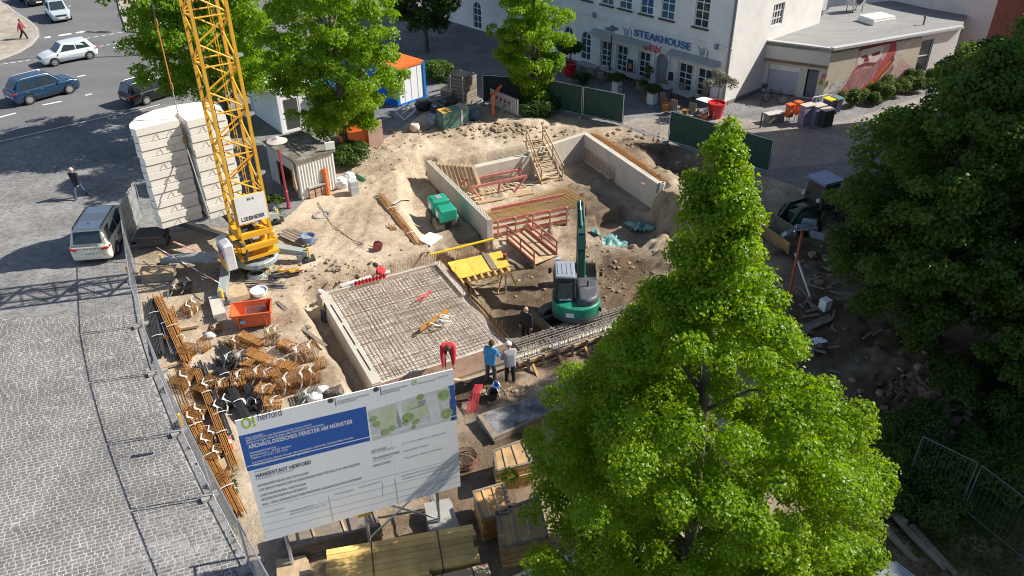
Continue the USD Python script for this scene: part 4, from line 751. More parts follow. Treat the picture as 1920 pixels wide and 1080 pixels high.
        obj('headlight', hull([(f - .24, s * (w - .2), hood - .2), (f - .16, s * (w - .52), hood - .24), (f - .42, s * (w - .14), hood - .15)], .06), m_headl, t, smooth=40)
        obj('tail_light', hull([(b + .09, s * (w - .13), belt - .16), (b + .07, s * (w - .36), belt - .2), (b + .24, s * (w - .08), belt - .14)], .06), m_taill, t, smooth=40)
        for dx in (.0, -.95): obj('door_handle', MB().box((mid + .15 + dx, s * (w - .045), belt - .16), (.18, .03, .03)), m_chrome if not roofm else m_black, t)
        if rails: obj('roof_rail', MB().tube([(xb, s * (yt + .02), H - .02), (xb + .2, s * (yt + .03), H + .04), (xr - .2, s * (yt + .03), H + .04), (xr, s * (yt + .02), H - .03)], .022, 6), m_chrome if rails == 1 else m_black, t)
    pb = obj('number_plate', MB().box((b - .012, 0, belt - .38), (.02, .52, .12)), m_plate, t)
    if plate: obj('lettering', MB().text(plate, .075, (b - .023, .22, belt - .41), (0, -1, 0), (0, 0, 1), .004, True), m_black, pb)
    obj('number_plate', MB().box((f + .0, 0, .42), (.02, .52, .11)), m_plate, t)
    obj('grille', hull([(f - .05, s * .42, .56) for s in (-1, 1)] + [(f - .07, s * .45, .66) for s in (-1, 1)], .04), m_black, t)
    obj('underbody', MB().box((0, 0, .26), (L - .6, W - .5, .2)), m_black, t)
    for x in (xf, xrw):
        for s in (-1, 1): wheel(t, x, s * (w - .11), wr)
    return t
def head(a, b): d = at(*b) - at(*a); return math.atan2(d[1], d[0])
def mid(a, b, z=0.): return (at(*a, z) + at(*b, z)) / 2
h1 = head((166, 104), (102, 117)); golf_c = mid((166, 104), (102, 117), .31) * [1, 1, 0]
nrm = lambda h: np.array([-math.sin(h), math.cos(h), 0])
car('parked_car', 'silver white hatchback crossing the junction, driving to the left', golf_c - nrm(h1) * .8, h1, 4.2, 1.76, 1.48, paint('silver_white', (.58, .62, .66)), .93, .86, 1.0, .35, -1.45, -1.95, 2.58, .31, .88)
h2 = head((55, 187), (130, 167)); car('parked_car', 'blue sports utility car in the lane above the plaza, seen from its right rear', mid((55, 187), (130, 167), .34) * [1, 1, 0] + nrm(h2) * .85, h2, 4.6, 1.88, 1.66, paint('blue_metallic', (.010, .036, .085)), 1.02, 1.0, 1.15, .4, -1.6, -2.1, 2.71, .35, .93, rails=1)
h3 = h2 + .02; car('parked_car', 'black estate car half hidden by the left tree', at(271, 190, .3) * [1, 1, 0] + np.array([math.cos(h3), math.sin(h3), 0]) * 1.45 + nrm(h3) * .85, h3, 4.75, 1.8, 1.5, paint('black_paint', (.008, .009, .012)), .95, .9, 1.0, .3, -2.0, -2.28, 2.75, .31, .9, rails=1)
h4 = head((100, 18), (124, 50)); car('parked_car', 'silver van-like family car coming out of the side street', mid((100, 18), (124, 50)) , h4, 4.3, 1.78, 1.62, paint('silver_metallic', (.42, .47, .52)), 1.0, .95, 1.35, .55, -1.5, -2.0, 2.7, .31, .85)
car('parked_car', 'black sports utility car waiting behind the silver family car', mid((52, 8), (78, 22)) + np.array([-1.2, 2.2, 0]), h4 + .15, 4.5, 1.85, 1.68, paint('black_paint', 0), 1.02, 1.0, 1.1, .4, -1.55, -2.0, 2.65, .35, .9)
# the taxi by the fence
h5 = head((178, 492), (240, 402)) + .06; tc = at(178, 494, 0) + np.array([math.cos(h5), math.sin(h5), 0]) * 2.1
tx = car('parked_car', 'cream white taxi parked by the crane with lettering on its tail', tc, h5, 4.55, 1.86, 1.66, paint('taxi_cream', (.70, .665, .56)), 1.0, .98, 1.35, .45, -1.85, -2.15, 2.75, .33, .88, 'HF·CT 662', rails=2, roofm=paint('white_roof', (.85, .85, .84)))
obj('lettering', MB().text('CITY TAXI 22 50 50', .085, (-2.262, .62, .81), (0, -1, 0), (0, 0, 1), .006, True, width=1.15), M('dark_brown_print', (.12, .03, .03), .5), tx)
obj('lettering', MB().text('CITY TAXI', .24, (.75, -.925, .62), (-1, 0, 0), (0, 0, 1), .006, True, width=1.7).xf(np.eye(3) * [-1, 1, 1] if False else None), M('red_brown_print', (.2, .03, .03), .5), tx)
obj('aerial', MB().tube([(-1.35, 0, 1.66), (-1.55, 0, 1.8)], .015), m_black, tx); obj('lamp_badge', MB().cyl((-2.28, -.62, .55), .05, .02, 10, AX), M('badge_gold', (.5, .35, .1), .4), tx)
# ---------------------------------------------------------------- mini excavator
m_green = site_paint('machine_green', (.008, .19, .12), .45); m_mgrey = site_paint('machine_dark_grey', (.075, .08, .09), .5); m_arm = M('arm_dark_green', (.02, .075, .06), .4, .1, .15, 4); m_mud = M('muddy_steel', (.20, .165, .125), .8, .2, .3, 6, bump=.005, bscale=30); m_cabglass = M('cab_glass', (.055, .07, .065), .08, 0, .3, 2, spec=.8)
ep = gz(1078, 606); ez = soil_at(ep)
ex_ = thing('mini_excavator', 'green and grey mini excavator working in the pit with its boom raised', 'excavator', (ep[0], ep[1] + .1, ez + .05), -.02)
ua = math.radians(-58)           # the tracks point to the left front, the house away from the viewer
def U(p): return rz(ua) @ np.asarray(p, float)
for s in (-1, 1):
    stad = LineString([(-.95, .33), (.95, .33)]).buffer(.33, 8); Rm = rz(ua) @ np.array([[0, 0, 1], [1, 0, 0], [0, 1, 0]], float)
    b = MB().prism(stad.difference(stad.buffer(-.06)), -.2, .2, Rm, U((s * .8, 0, .0))); tr = obj('track', b, m_mud, ex_)
    pads = MB(); per = stad.exterior
    for k in range(34):
        q = per.interpolate(k / 34, normalized=True); q2 = per.interpolate(k / 34 + .004, normalized=True); d = unit([q2.x - q.x, q2.y - q.y]); n = np.array([d[1], -d[0]])
        c = np.array([s * .8, q.x + n[0] * .012, q.y + n[1] * .012]); pads.box(U(c), (.42, .1, .035), rz(ua) @ np.array([[1, 0, 0], [0, d[0], -d[1]], [0, d[1], d[0]]]))
    obj('track_pads', pads, m_mud, tr, kind='stuff')
    for y, r in ((-.95, .25), (.95, .25), (-.45, .13), (0, .13), (.45, .13)): obj('roller', MB().cyl(U((s * .8, y, .33 if r > .2 else .2)), r, .34, 14, rz(ua) @ AX), M('roller_steel', (.25, .25, .25), .5, .6), tr)
obj('undercarriage', MB().box(U((0, 0, .42)), (1.3, 1.2, .3), rz(ua)), m_mud, ex_); obj('slew_ring', MB().cyl((0, 0, .63), .5, .16, 24), m_black, ex_)
bl = MB(); prof = [(-.0, 0), (.12, .05), (.09, .3), (.14, .55), (.08, .56), (.02, .3)]
bl.prism(prof, -1.0, 1.0, rz(ua) @ np.array([[0, 0, 1], [-1, 0, 0], [0, 1, 0]], float), U((0, -1.55, .12))); obj('dozer_blade', bl, m_mud, ex_)
for s in (-1, 1): obj('blade_arm', MB().beam(U((s * .4, -.6, .35)), U((s * .4, -1.5, .38)), .12, .16), m_mud, ex_)
plan = shapely.union_all([Polygon([(-.98, 1.0), (-.98, -.3), (.98, -.3), (.98, 1.0)]), Point(0, -.15).buffer(1.08, 24).intersection(shapely.box(-1.0, -1.3, 1.0, .2))])
obj('house_base', MB().prism(plan, .72, .95), m_mgrey, ex_)
cw = shapely.union_all([Point(0, -.12).buffer(1.1, 28).intersection(shapely.box(-1.02, -1.3, 1.02, .5))])
def roundprism(poly, z0, z1, r=.09):
    poly = shapely.geometry.polygon.orient(poly.simplify(.004))
    m = [m3.Manifold.extrude(m3.CrossSection([list(map(list, shapely.geometry.polygon.orient(poly.buffer(-r + r * math.cos(a))).exterior.coords))[:-1]]), .01).translate([0, 0, z1 - r + r * math.sin(a) - .01]) for a in np.linspace(0, math.pi / 2, 5)]
    return m3.Manifold.batch_hull([m3.Manifold.extrude(m3.CrossSection([list(map(list, poly.exterior.coords))[:-1]]), .01).translate([0, 0, z0])] + m)
obj('counterweight', roundprism(cw, .9, 1.42), m_green, ex_, smooth=35)
obj('engine_hood', roundprism(Polygon([(.06, .9), (.06, -.98), (.55, -.95), (.85, -.7), (.98, -.3), (.98, .9)]), 1.3, 1.75, .16), m_mgrey, ex_, smooth=35)
obj('rear_grille', MB().box((.9, -.55, 1.1), (.02, .5, .2), .6), m_black, ex_)
for x, y, m_ in ((-.78, -.82, M('orange_reflector', (.7, .35, .02), .3)), (.62, -.96, M('orange_reflector', 0)), (.93, -.6, m_taill)): obj('reflector', MB().box((x, y, 1.22 if m_ is not m_taill else 1.02), (.14, .03, .12), math.atan2(x, -y)), m_, ex_)
obj('type_plate', MB().box((-.3, -1.19, 1.12), (.34, .03, .2), -.12), m_plate, ex_)
cabp = Polygon([(-.98, .95), (-.98, -.55), (-.05, -.62), (-.02, .95)])
cab = hull([(x, y, z) for x, y in ((-.9, .85), (-.9, -.5), (-.1, -.55), (-.1, .85)) for z in (1.0,)] + [(x, y, 2.48) for x, y in ((-.85, .7), (-.85, -.42), (-.14, -.45), (-.14, .7))], .08)
cb_ = obj('cab', cab, m_black, ex_, smooth=35)
obj('cab_roof', hull([(x, y, 2.55) for x, y in ((-.85, .72), (-.85, -.45), (-.14, -.48), (-.14, .72))], .07), M('roof_grey', (.26, .29, .33), .5), ex_, smooth=35)
for k in range(4): obj('roof_rib', MB().box((-.78 + .19 * k, .12, 2.63), (.05, .85, .02)), M('roof_grey', 0), cb_)
obj('rear_window', MB().box((-.5, -.615, 1.98), (.62, .02, .72), np.array([[1, 0, 0], [0, 1, .08], [0, -.08, 1]])), m_cabglass, cb_)
obj('side_window', MB().box((-.975, .1, 1.85), (.02, .9, .95)), m_cabglass, cb_); obj('side_window', MB().box((-.035, .1, 2.1), (.02, .85, .5)), m_cabglass, cb_); obj('front_window', MB().box((-.5, .9, 1.9), (.62, .02, 1.0)), m_cabglass, cb_)
obj('lettering', MB().text('3', .2, (-.82, -.64, 1.66), (1, 0, 0), unit((0, .08, 1)), .01, True), m_white, cb_); obj('lettering', MB().text('NEUSON', .09, (-.75, -.64, 1.5), (1, 0, 0), unit((0, .08, 1)), .01, True), m_white, cb_)
obj('exhaust', MB().tube([(.5, .1, 1.7), (.5, .1, 2.0)], .04, 8), m_black, ex_)
for x, y in ((-1.1, .8), (1.1, .75)): obj('mirror', MB().box((x, y, 2.1 if x < 0 else 1.95), (.14, .05, .22)), m_black, ex_)
obj('work_lamp', MB().box((-.75, .85, 2.62), (.2, .14, .14)), m_headl, ex_)
bx_, by_ = .28, 1.1
bm = [(bx_, by_, 1.0), (bx_, by_ + .65, 2.55), (bx_ + .02, by_ + 1.0, 3.1), (bx_ + .02, by_ + 2.4, 3.75)]
bo = MB(); [bo.beam(a, b, w, h) for a, b, w, h in ((bm[0], bm[1], .3, .4), (bm[1], bm[2], .3, .44), (bm[2], bm[3], .28, .34))]; obj('boom', bo, m_arm, ex_)
sk0, sk1 = np.array([bx_ + .02, by_ + 2.55, 4.0]), np.array([bx_ + .04, by_ + 2.0, .95]); obj('stick', MB().beam(sk0, sk1, .26, .3), m_arm, ex_)
for a, b in (((bx_ - .05, by_ + .25, 1.2), (bx_ - .05, by_ + .95, 2.75)), ((bx_ + .16, by_ + .25, 1.2), (bx_ + .16, by_ + .95, 2.75)), ((bx_ + .02, by_ + 1.2, 3.45), (bx_ + .02, by_ + 2.5, 4.05)), ((bx_ + .04, by_ + 2.25, 3.3), (bx_ + .04, by_ + 1.9, 1.6))):
    a, b = np.array(a), np.array(b); cy = obj('hydraulic_cylinder', MB().tube([a, a * .4 + b * .6], .055, 10), M('cylinder_green', (.012, .15, .10), .4), ex_); obj('piston_rod', MB().tube([a * .42 + b * .58, b], .03, 8), m_chrome, cy)
obj('hose', MB().tube([(bx_ + .12, by_ + .3, 1.6), (bx_ + .2, by_ + .9, 2.9), (bx_ + .17, by_ + 1.6, 3.6), (bx_ + .2, by_ + 2.3, 4.0), (bx_ + .3, by_ + 2.5, 3.5), (bx_ + .17, by_ + 2.3, 2.9)], .025, 6), m_black, ex_)
bp = [(0, 0), (.5, .04), (.62, .25), (.55, .55), (.5, .58), (.53, .3), (.44, .12), (0, .06)]
obj('bucket', MB().prism(bp, -.78, .78, np.array([[0, 0, 1], [1, 0, 0], [0, 1, 0]], float), (bx_ + .06, by_ + 1.75, .35)).prism(Polygon([(0, 0), (.5, .04), (.62, .25), (.55, .55), (.1, .4)]), -.8, -.77, np.array([[0, 0, 1], [1, 0, 0], [0, 1, 0]], float), (bx_ + .06, by_ + 1.75, .35)).prism(Polygon([(0, 0), (.5, .04), (.62, .25), (.55, .55), (.1, .4)]), .77, .8, np.array([[0, 0, 1], [1, 0, 0], [0, 1, 0]], float), (bx_ + .06, by_ + 1.75, .35)), m_mud, ex_)
obj('quick_coupler', MB().box((bx_ + .04, by_ + 2.05, .92), (.3, .3, .2)), m_black, ex_)
# ---------------------------------------------------------------- trench roller
rp_ = gz(826, 428); rd = head((812, 395), (838, 425)); tr_ = thing('trench_roller', 'small green trench roller in the shade of the left pit wall', 'roller', (rp_[0] + .1, rp_[1] + .5, soil_at(rp_)), rd)
m_tg = site_paint('roller_green', (.01, .28, .17), .45)
for x0, x1, z1 in ((-.95, -.05, 1.28), (.05, .95, 1.2)):
    obj('hood', hull([(x, y, z) for x in (x0 + .1, x1 - .1) for y in (-.38, .38) for z in (.62, z1 - .08)] + [((x0 + x1) / 2, y, z1 - .04) for y in (-.3, .3)], .08), m_tg, tr_, smooth=35)
    obj('hood_panel', MB().box(((x0 + x1) / 2, -.47, .9), (.3, .02, .34)), m_plate, tr_)
    for y in (-.43, .43):
        x = (x0 + x1) / 2; dm = MB().cyl((x, y, .34), .34, .42, 20, AY)
        dr_um = obj('drum', dm, m_mud, tr_); pf = MB()
        for k in range(14):
            for j in (-.13, .0, .13): a = 2 * math.pi * (k + .5 * (j == 0)) / 14; pf.box((x + math.cos(a) * .35, y + j, .34 + math.sin(a) * .35), (.05, .09, .07), np.array([[math.cos(a), 0, -math.sin(a)], [0, 1, 0], [math.sin(a), 0, math.cos(a)]]))
        obj('drum_pads', pf, m_mud, dr_um, kind='stuff')
obj('joint', MB().box((0, 0, .6), (.3, .4, .4)), m_black, tr_); obj('roll_cap', MB().box((-.5, 0, 1.3), (.4, .3, .06)), M('roof_grey', 0), tr_); obj('lifting_bar', MB().tube([(.2, -.3, 1.15), (.2, -.3, 1.3), (.2, .3, 1.3), (.2, .3, 1.15)], .025), m_tg, tr_)
# ---------------------------------------------------------------- dark green wheel loader in the shade
lp = gz(1528, 425); lh = math.radians(205); ld = thing('wheel_loader', 'dark green wheel loader standing in the shade by the big trees', 'loader', (lp[0], lp[1], soil_at(lp)), lh)
m_lg = site_paint('loader_green', (.010, .05, .03), .5)
obj('front_frame', MB().box((.9, 0, .85), (1.3, .9, .5)), m_lg, ld); obj('engine_hood', hull([(-1.9, y, z) for y in (-.5, .5) for z in (.9, 1.45)] + [(-.6, y, z) for y in (-.5, .5) for z in (.9, 1.6)], .12), m_lg, ld, smooth=35)
obj('cab', hull([(x, y, z) for x, y, z in ((-.5, -.55, 1.3), (.5, -.55, 1.3), (-.5, .55, 1.3), (.5, .55, 1.3), (-.45, -.5, 2.5), (.4, -.5, 2.5), (-.45, .5, 2.5), (.4, .5, 2.5))], .08), m_black, ld, smooth=35); obj('cab_roof', MB().box((-.02, 0, 2.66), (1.2, 1.25, .14)), M('blue_grey_roof', (.14, .2, .32), .35), ld)
for x in (-1.25, 1.15):
    for y in (-.75, .75): wheel(ld, x, y, .6, .45, 6)
for y in (-.4, .4): obj('lift_arm', MB().beam((.5, y, 1.5), (1.6, y, 1.5), .12, .2).beam((1.6, y, 1.5), (2.3, y, .6), .12, .18), m_lg, ld)
obj('bucket', MB().prism([(0, 0), (.7, .0), (.9, .1), (.7, .08), (.12, .1), (.1, .6), (.25, .85), (.15, .87), (0, .6)], -1.05, 1.05, np.array([[1, 0, 0], [0, 0, -1], [0, 1, 0]], float), (2.2, 0, .15)), m_mud, ld)
for y in (-.5, .5): obj('lamp', MB().lathe([(0, .02), (.1, .02), (.12, -.08), (0, -.1)], (.75, y, 1.85), 12, AX), m_headl, ld)
# ================================================================ people
m_skin = M('skin', (.50, .30, .21), .6, 0, .06, 6)
def person(label, loc, rot, top, legs, pose='stand', hair=(.06, .045, .035), helmet=None, bald=False, h=1.76, extra=None, sleeve=True, group=None):
    """x right, y forward. pose gives lean of the trunk and where hands and feet are"""
    s = h / 1.76; lean, drop = {'stand': (.04, 0), 'walk': (.08, .02), 'bend': (1.15, .06), 'stoop': (1.0, .12), 'squat': (.55, .48), 'work': (.22, .0), 'lean': (.62, .04)}[pose]
    pel = np.array([0, -.0 - .22 * (lean > .7), .95 - drop]); tr = np.array([0, math.sin(lean), math.cos(lean)]); sd_ = np.array([1.0, 0, 0])
    chest = pel + tr * .34; neck = pel + tr * .53; hd = neck + unit(tr + [0, .25 if lean > .7 else .12, 0 if lean < .7 else -.15]) * .17
    sh = [neck - tr * .06 + sd_ * k * .19 for k in (-1, 1)]; hips = [pel + sd_ * k * .095 for k in (-1, 1)]
    hand = {'stand': [(-.26, .05, .82), (.26, .05, .82)], 'walk': [(-.27, .22, .88), (.27, -.2, .86)], 'bend': [(-.14, .62, .42), (.14, .66, .40)], 'stoop': [(-.2, .5, .5), (.2, .55, .46)], 'squat': [(-.12, .55, .35), (.12, .58, .35)], 'work': [(-.16, .36, 1.08), (.16, .42, 1.05)], 'lean': [(-.15, .55, .62), (.16, .6, .6)]}[pose]
    feet = {'stand': [(-.12, 0, 0), (.12, .04, 0)], 'walk': [(-.09, -.34, .04), (.09, .32, 0)], 'bend': [(-.17, -.05, 0), (.17, .1, 0)], 'stoop': [(-.18, .0, 0), (.18, .08, 0)], 'squat': [(-.15, .05, 0), (.15, .1, 0)], 'work': [(-.14, 0, 0), (.14, .08, 0)], 'lean': [(-.15, 0, 0), (.15, .1, 0)]}[pose]
    hand = [np.array(q, float) for q in hand]; ank = [np.array(q, float) + [0, -.03, .09] for q in feet]
    bulk = 1.25 if lean > .7 else 1.0
    def joint(a, b, la, lb, pole):
        d = b - a; D = min(np.linalg.norm(d), la + lb - .005); x = (la * la - lb * lb + D * D) / (2 * D); hgt = math.sqrt(max(la * la - x * x, 0)); u = unit(d); p = pole - u * (pole @ u); return a + u * x + unit(p) * hgt
    elb = [joint(sh[k], hand[k], .29, .27, np.array([(-1, 1)[k] * .6, -1, -.2])) for k in (0, 1)]; kn = [joint(hips[k], ank[k], .44, .43, np.array([(-1, 1)[k] * .12, 1, 0.])) for k in (0, 1)]
    def cap(*pr): return [m3.Manifold.batch_hull([sph8(a, ra), sph8(b, rb)]) for (a, ra), (b, rb) in zip(pr, pr[1:])]
    def sph8(c, r): return m3.Manifold.sphere(r, 12).translate([float(q) for q in c])
    def H(*pr): return m3.Manifold.batch_hull([sph8(a, r) for a, r in pr])
    sc_ = lambda m: MB().add(meshkit.arrays(m)[0] * s, meshkit.arrays(m)[1])
    fwd = unit(np.cross(sd_, tr) * -1); fwd = fwd if fwd[1] > -.2 else -fwd; hf = unit(hd - neck); fc = unit(np.cross(hf, sd_)); fc = fc if (fc[1] > 0 or (lean > .7 and fc[2] < 0)) else -fc
    trunk = [H(*[(pel + sd_ * k * .09, .105) for k in (-1, 1)], *[(chest + sd_ * k * .11, .115) for k in (-1, 1)]), H(*[(chest + sd_ * k * .11, .11) for k in (-1, 1)], *[(q, .07) for q in sh], (neck, .06))]
    hb_ = []
    for k in (0, 1):
        hb_ += cap((sh[k], .058), (elb[k], .046), (hand[k], .032)); dr = unit(hand[k] - elb[k]); sdv = unit(np.cross(dr, [0, .3, 1.0])); pm = hand[k] + dr * .05
        hb_.append(H((hand[k], .028), (pm + sdv * .03, .016), (pm - sdv * .03, .016)))
        for f in range(4): o = pm + sdv * (.03 - .02 * f); L_ = (.06, .072, .068, .054)[f]; c_ = np.cross(sdv, dr) * .012; hb_ += cap((o, .010), (o + dr * L_ * .55 + c_, .009), (o + dr * L_ * .95 + c_ * 2.2, .008))
        hb_ += cap((hand[k] + sdv * .028, .012), (hand[k] + sdv * .055 + dr * .035, .010), (hand[k] + sdv * .055 + dr * .06, .009))
    head_ = H((hd + hf * .03, .098), (hd - fc * .02 + hf * .03, .1), (hd - hf * .075 + fc * .035, .058)); nose = H((hd + fc * .095 - hf * .01, .014), (hd + fc * .115 - hf * .04, .016)); ears = [sph8(hd + sd_ * k * .1 - hf * .02, .024) for k in (-1, 1)]
    legm = []
    for k in (0, 1): legm += cap((hips[k], .09), (kn[k], .062), (ank[k], .04)) + [H((ank[k] - [0, 0, .045], .04), (ank[k] + [0, .14, -.055], .03))]
    body = m3.Manifold.batch_boolean(trunk + hb_ + legm + [head_, nose] + ears + cap((neck - tr * .03, .058), (hd - hf * .05, .052)), m3.OpType.Add)
    t = thing('person', label, 'person', loc, rot, group); obj('body', sc_(body), m_skin, t, smooth=55)
    shirt = [H(*[(pel - tr * .05 + sd_ * k * .1, .118) for k in (-1, 1)], *[(chest + sd_ * k * .115, .13) for k in (-1, 1)]), H(*[(chest + sd_ * k * .115, .127 * bulk) for k in (-1, 1)], *[(q, .085 * bulk) for q in sh], (neck - tr * .02, .072))]
    for k in (0, 1): shirt += cap((sh[k], .08 * bulk), (elb[k], .066 * bulk), (elb[k] * .1 + hand[k] * .9, .05)) if sleeve else cap((sh[k], .082), (elb[k] * .8 + sh[k] * .2, .07))
    obj('jacket' if sleeve else 'shirt', sc_(m3.Manifold.batch_boolean(shirt, m3.OpType.Add)), top, t, smooth=50)
    tz = [H(*[(pel + sd_ * k * .09, .118) for k in (-1, 1)], *[(q - [0, 0, .05], .1) for q in hips])]
    for k in (0, 1): tz += cap((hips[k], .105), (kn[k], .08), (ank[k] + [0, 0, .0], .066))
    obj('trousers', sc_(m3.Manifold.batch_boolean(tz, m3.OpType.Add)), legs, t, smooth=50)
    for k in (0, 1): obj('shoe', sc_(H((ank[k] - [0, .02, .045], .05), (ank[k] + [0, .15, -.055], .04), (ank[k] + [0, .05, -.055], .045))), m_black, t, smooth=50)
    for k in (-1, 1): obj('eye', MB().add(meshkit.arrays(sph8(hd + fc * .088 + sd_ * k * .036 + hf * .012, .013))[0] * s, meshkit.arrays(sph8([0, 0, 0], .013))[1]), m_black, t)
    obj('mouth', MB().beam((hd + fc * .098 - hf * .062 - sd_ * .022) * s, (hd + fc * .098 - hf * .062 + sd_ * .022) * s, .008, .008), M('lip', (.33, .12, .1), .6), t)
    if helmet:
        hm = m3.Manifold.sphere(.125, 18).scale([1, 1.12, .95]); hm = hm - m3.Manifold.cube([1, 1, 1], True).translate([0, 0, -.5]); hm = hm + m3.Manifold.cylinder(.016, .135, .135, 18, False).scale([1, 1.2, 1]).translate([0, .02, -.002])
        R = np.stack([sd_, unit(np.cross(hf, sd_)), hf], 1); mv, mf = meshkit.arrays(hm)[:2]; obj('helmet', MB().add((mv @ R.T + hd + hf * .055) * s, mf), helmet, t, smooth=40)
    elif not bald: obj('hair', sc_(H((hd + hf * .05 - fc * .015, .105), (hd + hf * .0 - fc * .04, .1), (hd - hf * .05 - fc * .05, .07))), M('hair_%d' % int(hair[0] * 1000), hair, .7, 0, .2, 30), t, smooth=50)
    return t
cl = lambda n, c: M(n, c, .85, 0, .12, 9, bump=.004, bscale=20)
c_red, c_navy, c_jean, c_blk, c_blue, c_grey, c_wred = cl('red_work_jacket', (.50, .022, .035)), cl('navy_jacket', (.012, .013, .02)), cl('blue_jeans', (.06, .09, .17)), cl('black_cloth', (.012, .012, .014)), cl('sky_blue_shirt', (.055, .24, .48)), cl('grey_sweater', (.30, .31, .33)), cl('dark_red_jacket', (.25, .035, .06))
m_wh = M('white_helmet', (.8, .8, .8), .3)
def stand(u, v, z=None): p = gz(u, v) if z is None else at(u, v, z); return (p[0], p[1], soil_at(p) if z is None else z)
person('person in a dark jacket and jeans walking across the cobbled plaza', at(152, 371), math.radians(170), c_navy, c_jean, 'walk', hair=(.45, .43, .41))
person('person in a dark red jacket and black trousers walking on the corner pavement', at(47, 75), math.radians(-80), c_wred, c_blk, 'walk', hair=(.2, .12, .06))
person('person in a red jacket and dark cap bending behind the far slab edge', stand(722, 509), math.radians(80), c_red, cl('grey_work_trousers', (.07, .07, .075)), 'lean', hair=(.03, .03, .035))
person('person in red crouching beside the red spacer strip', stand(684, 519), math.radians(70), c_red, c_blk, 'squat')
person('person in red work clothes bending over the reinforcement on the slab', at(842, 688, .07), math.radians(185), c_red, cl('grey_work_trousers', 0), 'stoop', hair=(.05, .03, .02))
person('person in a blue shirt and dark trousers standing at the near edge of the slab', stand(920, 716), math.radians(-25), c_blue, cl('slate_trousers', (.05, .055, .065)), 'work', sleeve=False, hair=(.05, .04, .035))
person('person in a grey sweater and white helmet beside the one in blue', stand(957, 718), math.radians(15), c_grey, c_blk, 'work', helmet=m_wh)
person('bald person in black standing between slab and excavator', stand(987, 640), math.radians(150), c_blk, c_blk, 'stand', bald=True)
person('person with a white helmet deep in the trench at the corner of the slab', stand(600, 562), math.radians(-60), cl('beige_jacket', (.35, .28, .2)), c_jean, 'stand', helmet=m_wh, h=1.6)
# ================================================================ trees and plants
m_bark = M('lime_bark', (.12, .095, .07), .9, 0, .3, 6, bump=.02, bscale=14)
m_lime = leafmat('lime_leaves', (.165, .28, .006), (.36, .485, .016), .5)
m_limeb = leafmat('light_lime_leaves', (.17, .30, .016), (.36, .49, .045), .52)
m_darkleaf = leafmat('dark_leaves', (.08, .15, .02), (.16, .26, .035), .45)
m_midleaf = leafmat('green_leaves', (.05, .11, .014), (.11, .20, .024), .42)
m_shrub = leafmat('shrub_leaves', (.06, .11, .015), (.13, .19, .03), .4)
m_olive = leafmat('olive_leaves', (.19, .20, .14), (.30, .31, .22), .3)
m_brownleaf = leafmat('copper_leaves', (.17, .08, .035), (.27, .15, .06), .4)
def leaf_mesh(cen, nor, size, seed=0, aspect=.85):
    """folded leaves: 4 points and 2 faces each"""
    r = np.random.default_rng(seed); n = len(cen)
    nor = nor / np.linalg.norm(nor, axis=1, keepdims=True)
    a = np.cross(nor, r.normal(size=(n, 3))); a /= np.maximum(np.linalg.norm(a, axis=1, keepdims=True), 1e-9); b = np.cross(nor, a)
    L_ = (size * r.uniform(.65, 1.25, n))[:, None]; W = L_ * aspect * .5; fold = L_ * r.uniform(.05, .22, (n, 1))
    v = np.stack([cen - a * L_ * .5, cen + b * W + nor * fold - a * L_ * .08, cen + a * L_ * .5, cen - b * W + nor * fold - a * L_ * .08], 1).reshape(-1, 3)
    i = np.arange(n)[:, None] * 4
    return v, np.concatenate([i + [[0, 1, 2]], i + [[0, 2, 3]]], 0)
def foliage(clumps, n, size, seed, droop=.35, axis=None, shell=.5):
    """leaves in clumps (x, y, z, radius, flatness); denser towards each clump's outer, upper side"""
    r = np.random.default_rng(seed); cl = np.asarray(clumps, float); w = cl[:, 3] ** 2; k = r.choice(len(cl), n, p=w / w.sum())
    d = r.normal(size=(n, 3)); d /= np.linalg.norm(d, axis=1, keepdims=True)
    d[:, 2] = np.where((d[:, 2] < -.25) & (r.random(n) < .6), -d[:, 2], d[:, 2])
    rad = cl[k, 3] * (shell + (1 - shell) * r.random(n) ** .5) * r.uniform(.75, 1.12, n)
    p = cl[k, :3] + d * rad[:, None] * np.stack([np.ones(n), np.ones(n), cl[k, 4]], 1)
    nor = d * .9 + r.normal(size=(n, 3)) * .55 + [0, 0, droop]
    return leaf_mesh(p, nor, size, seed + 1)
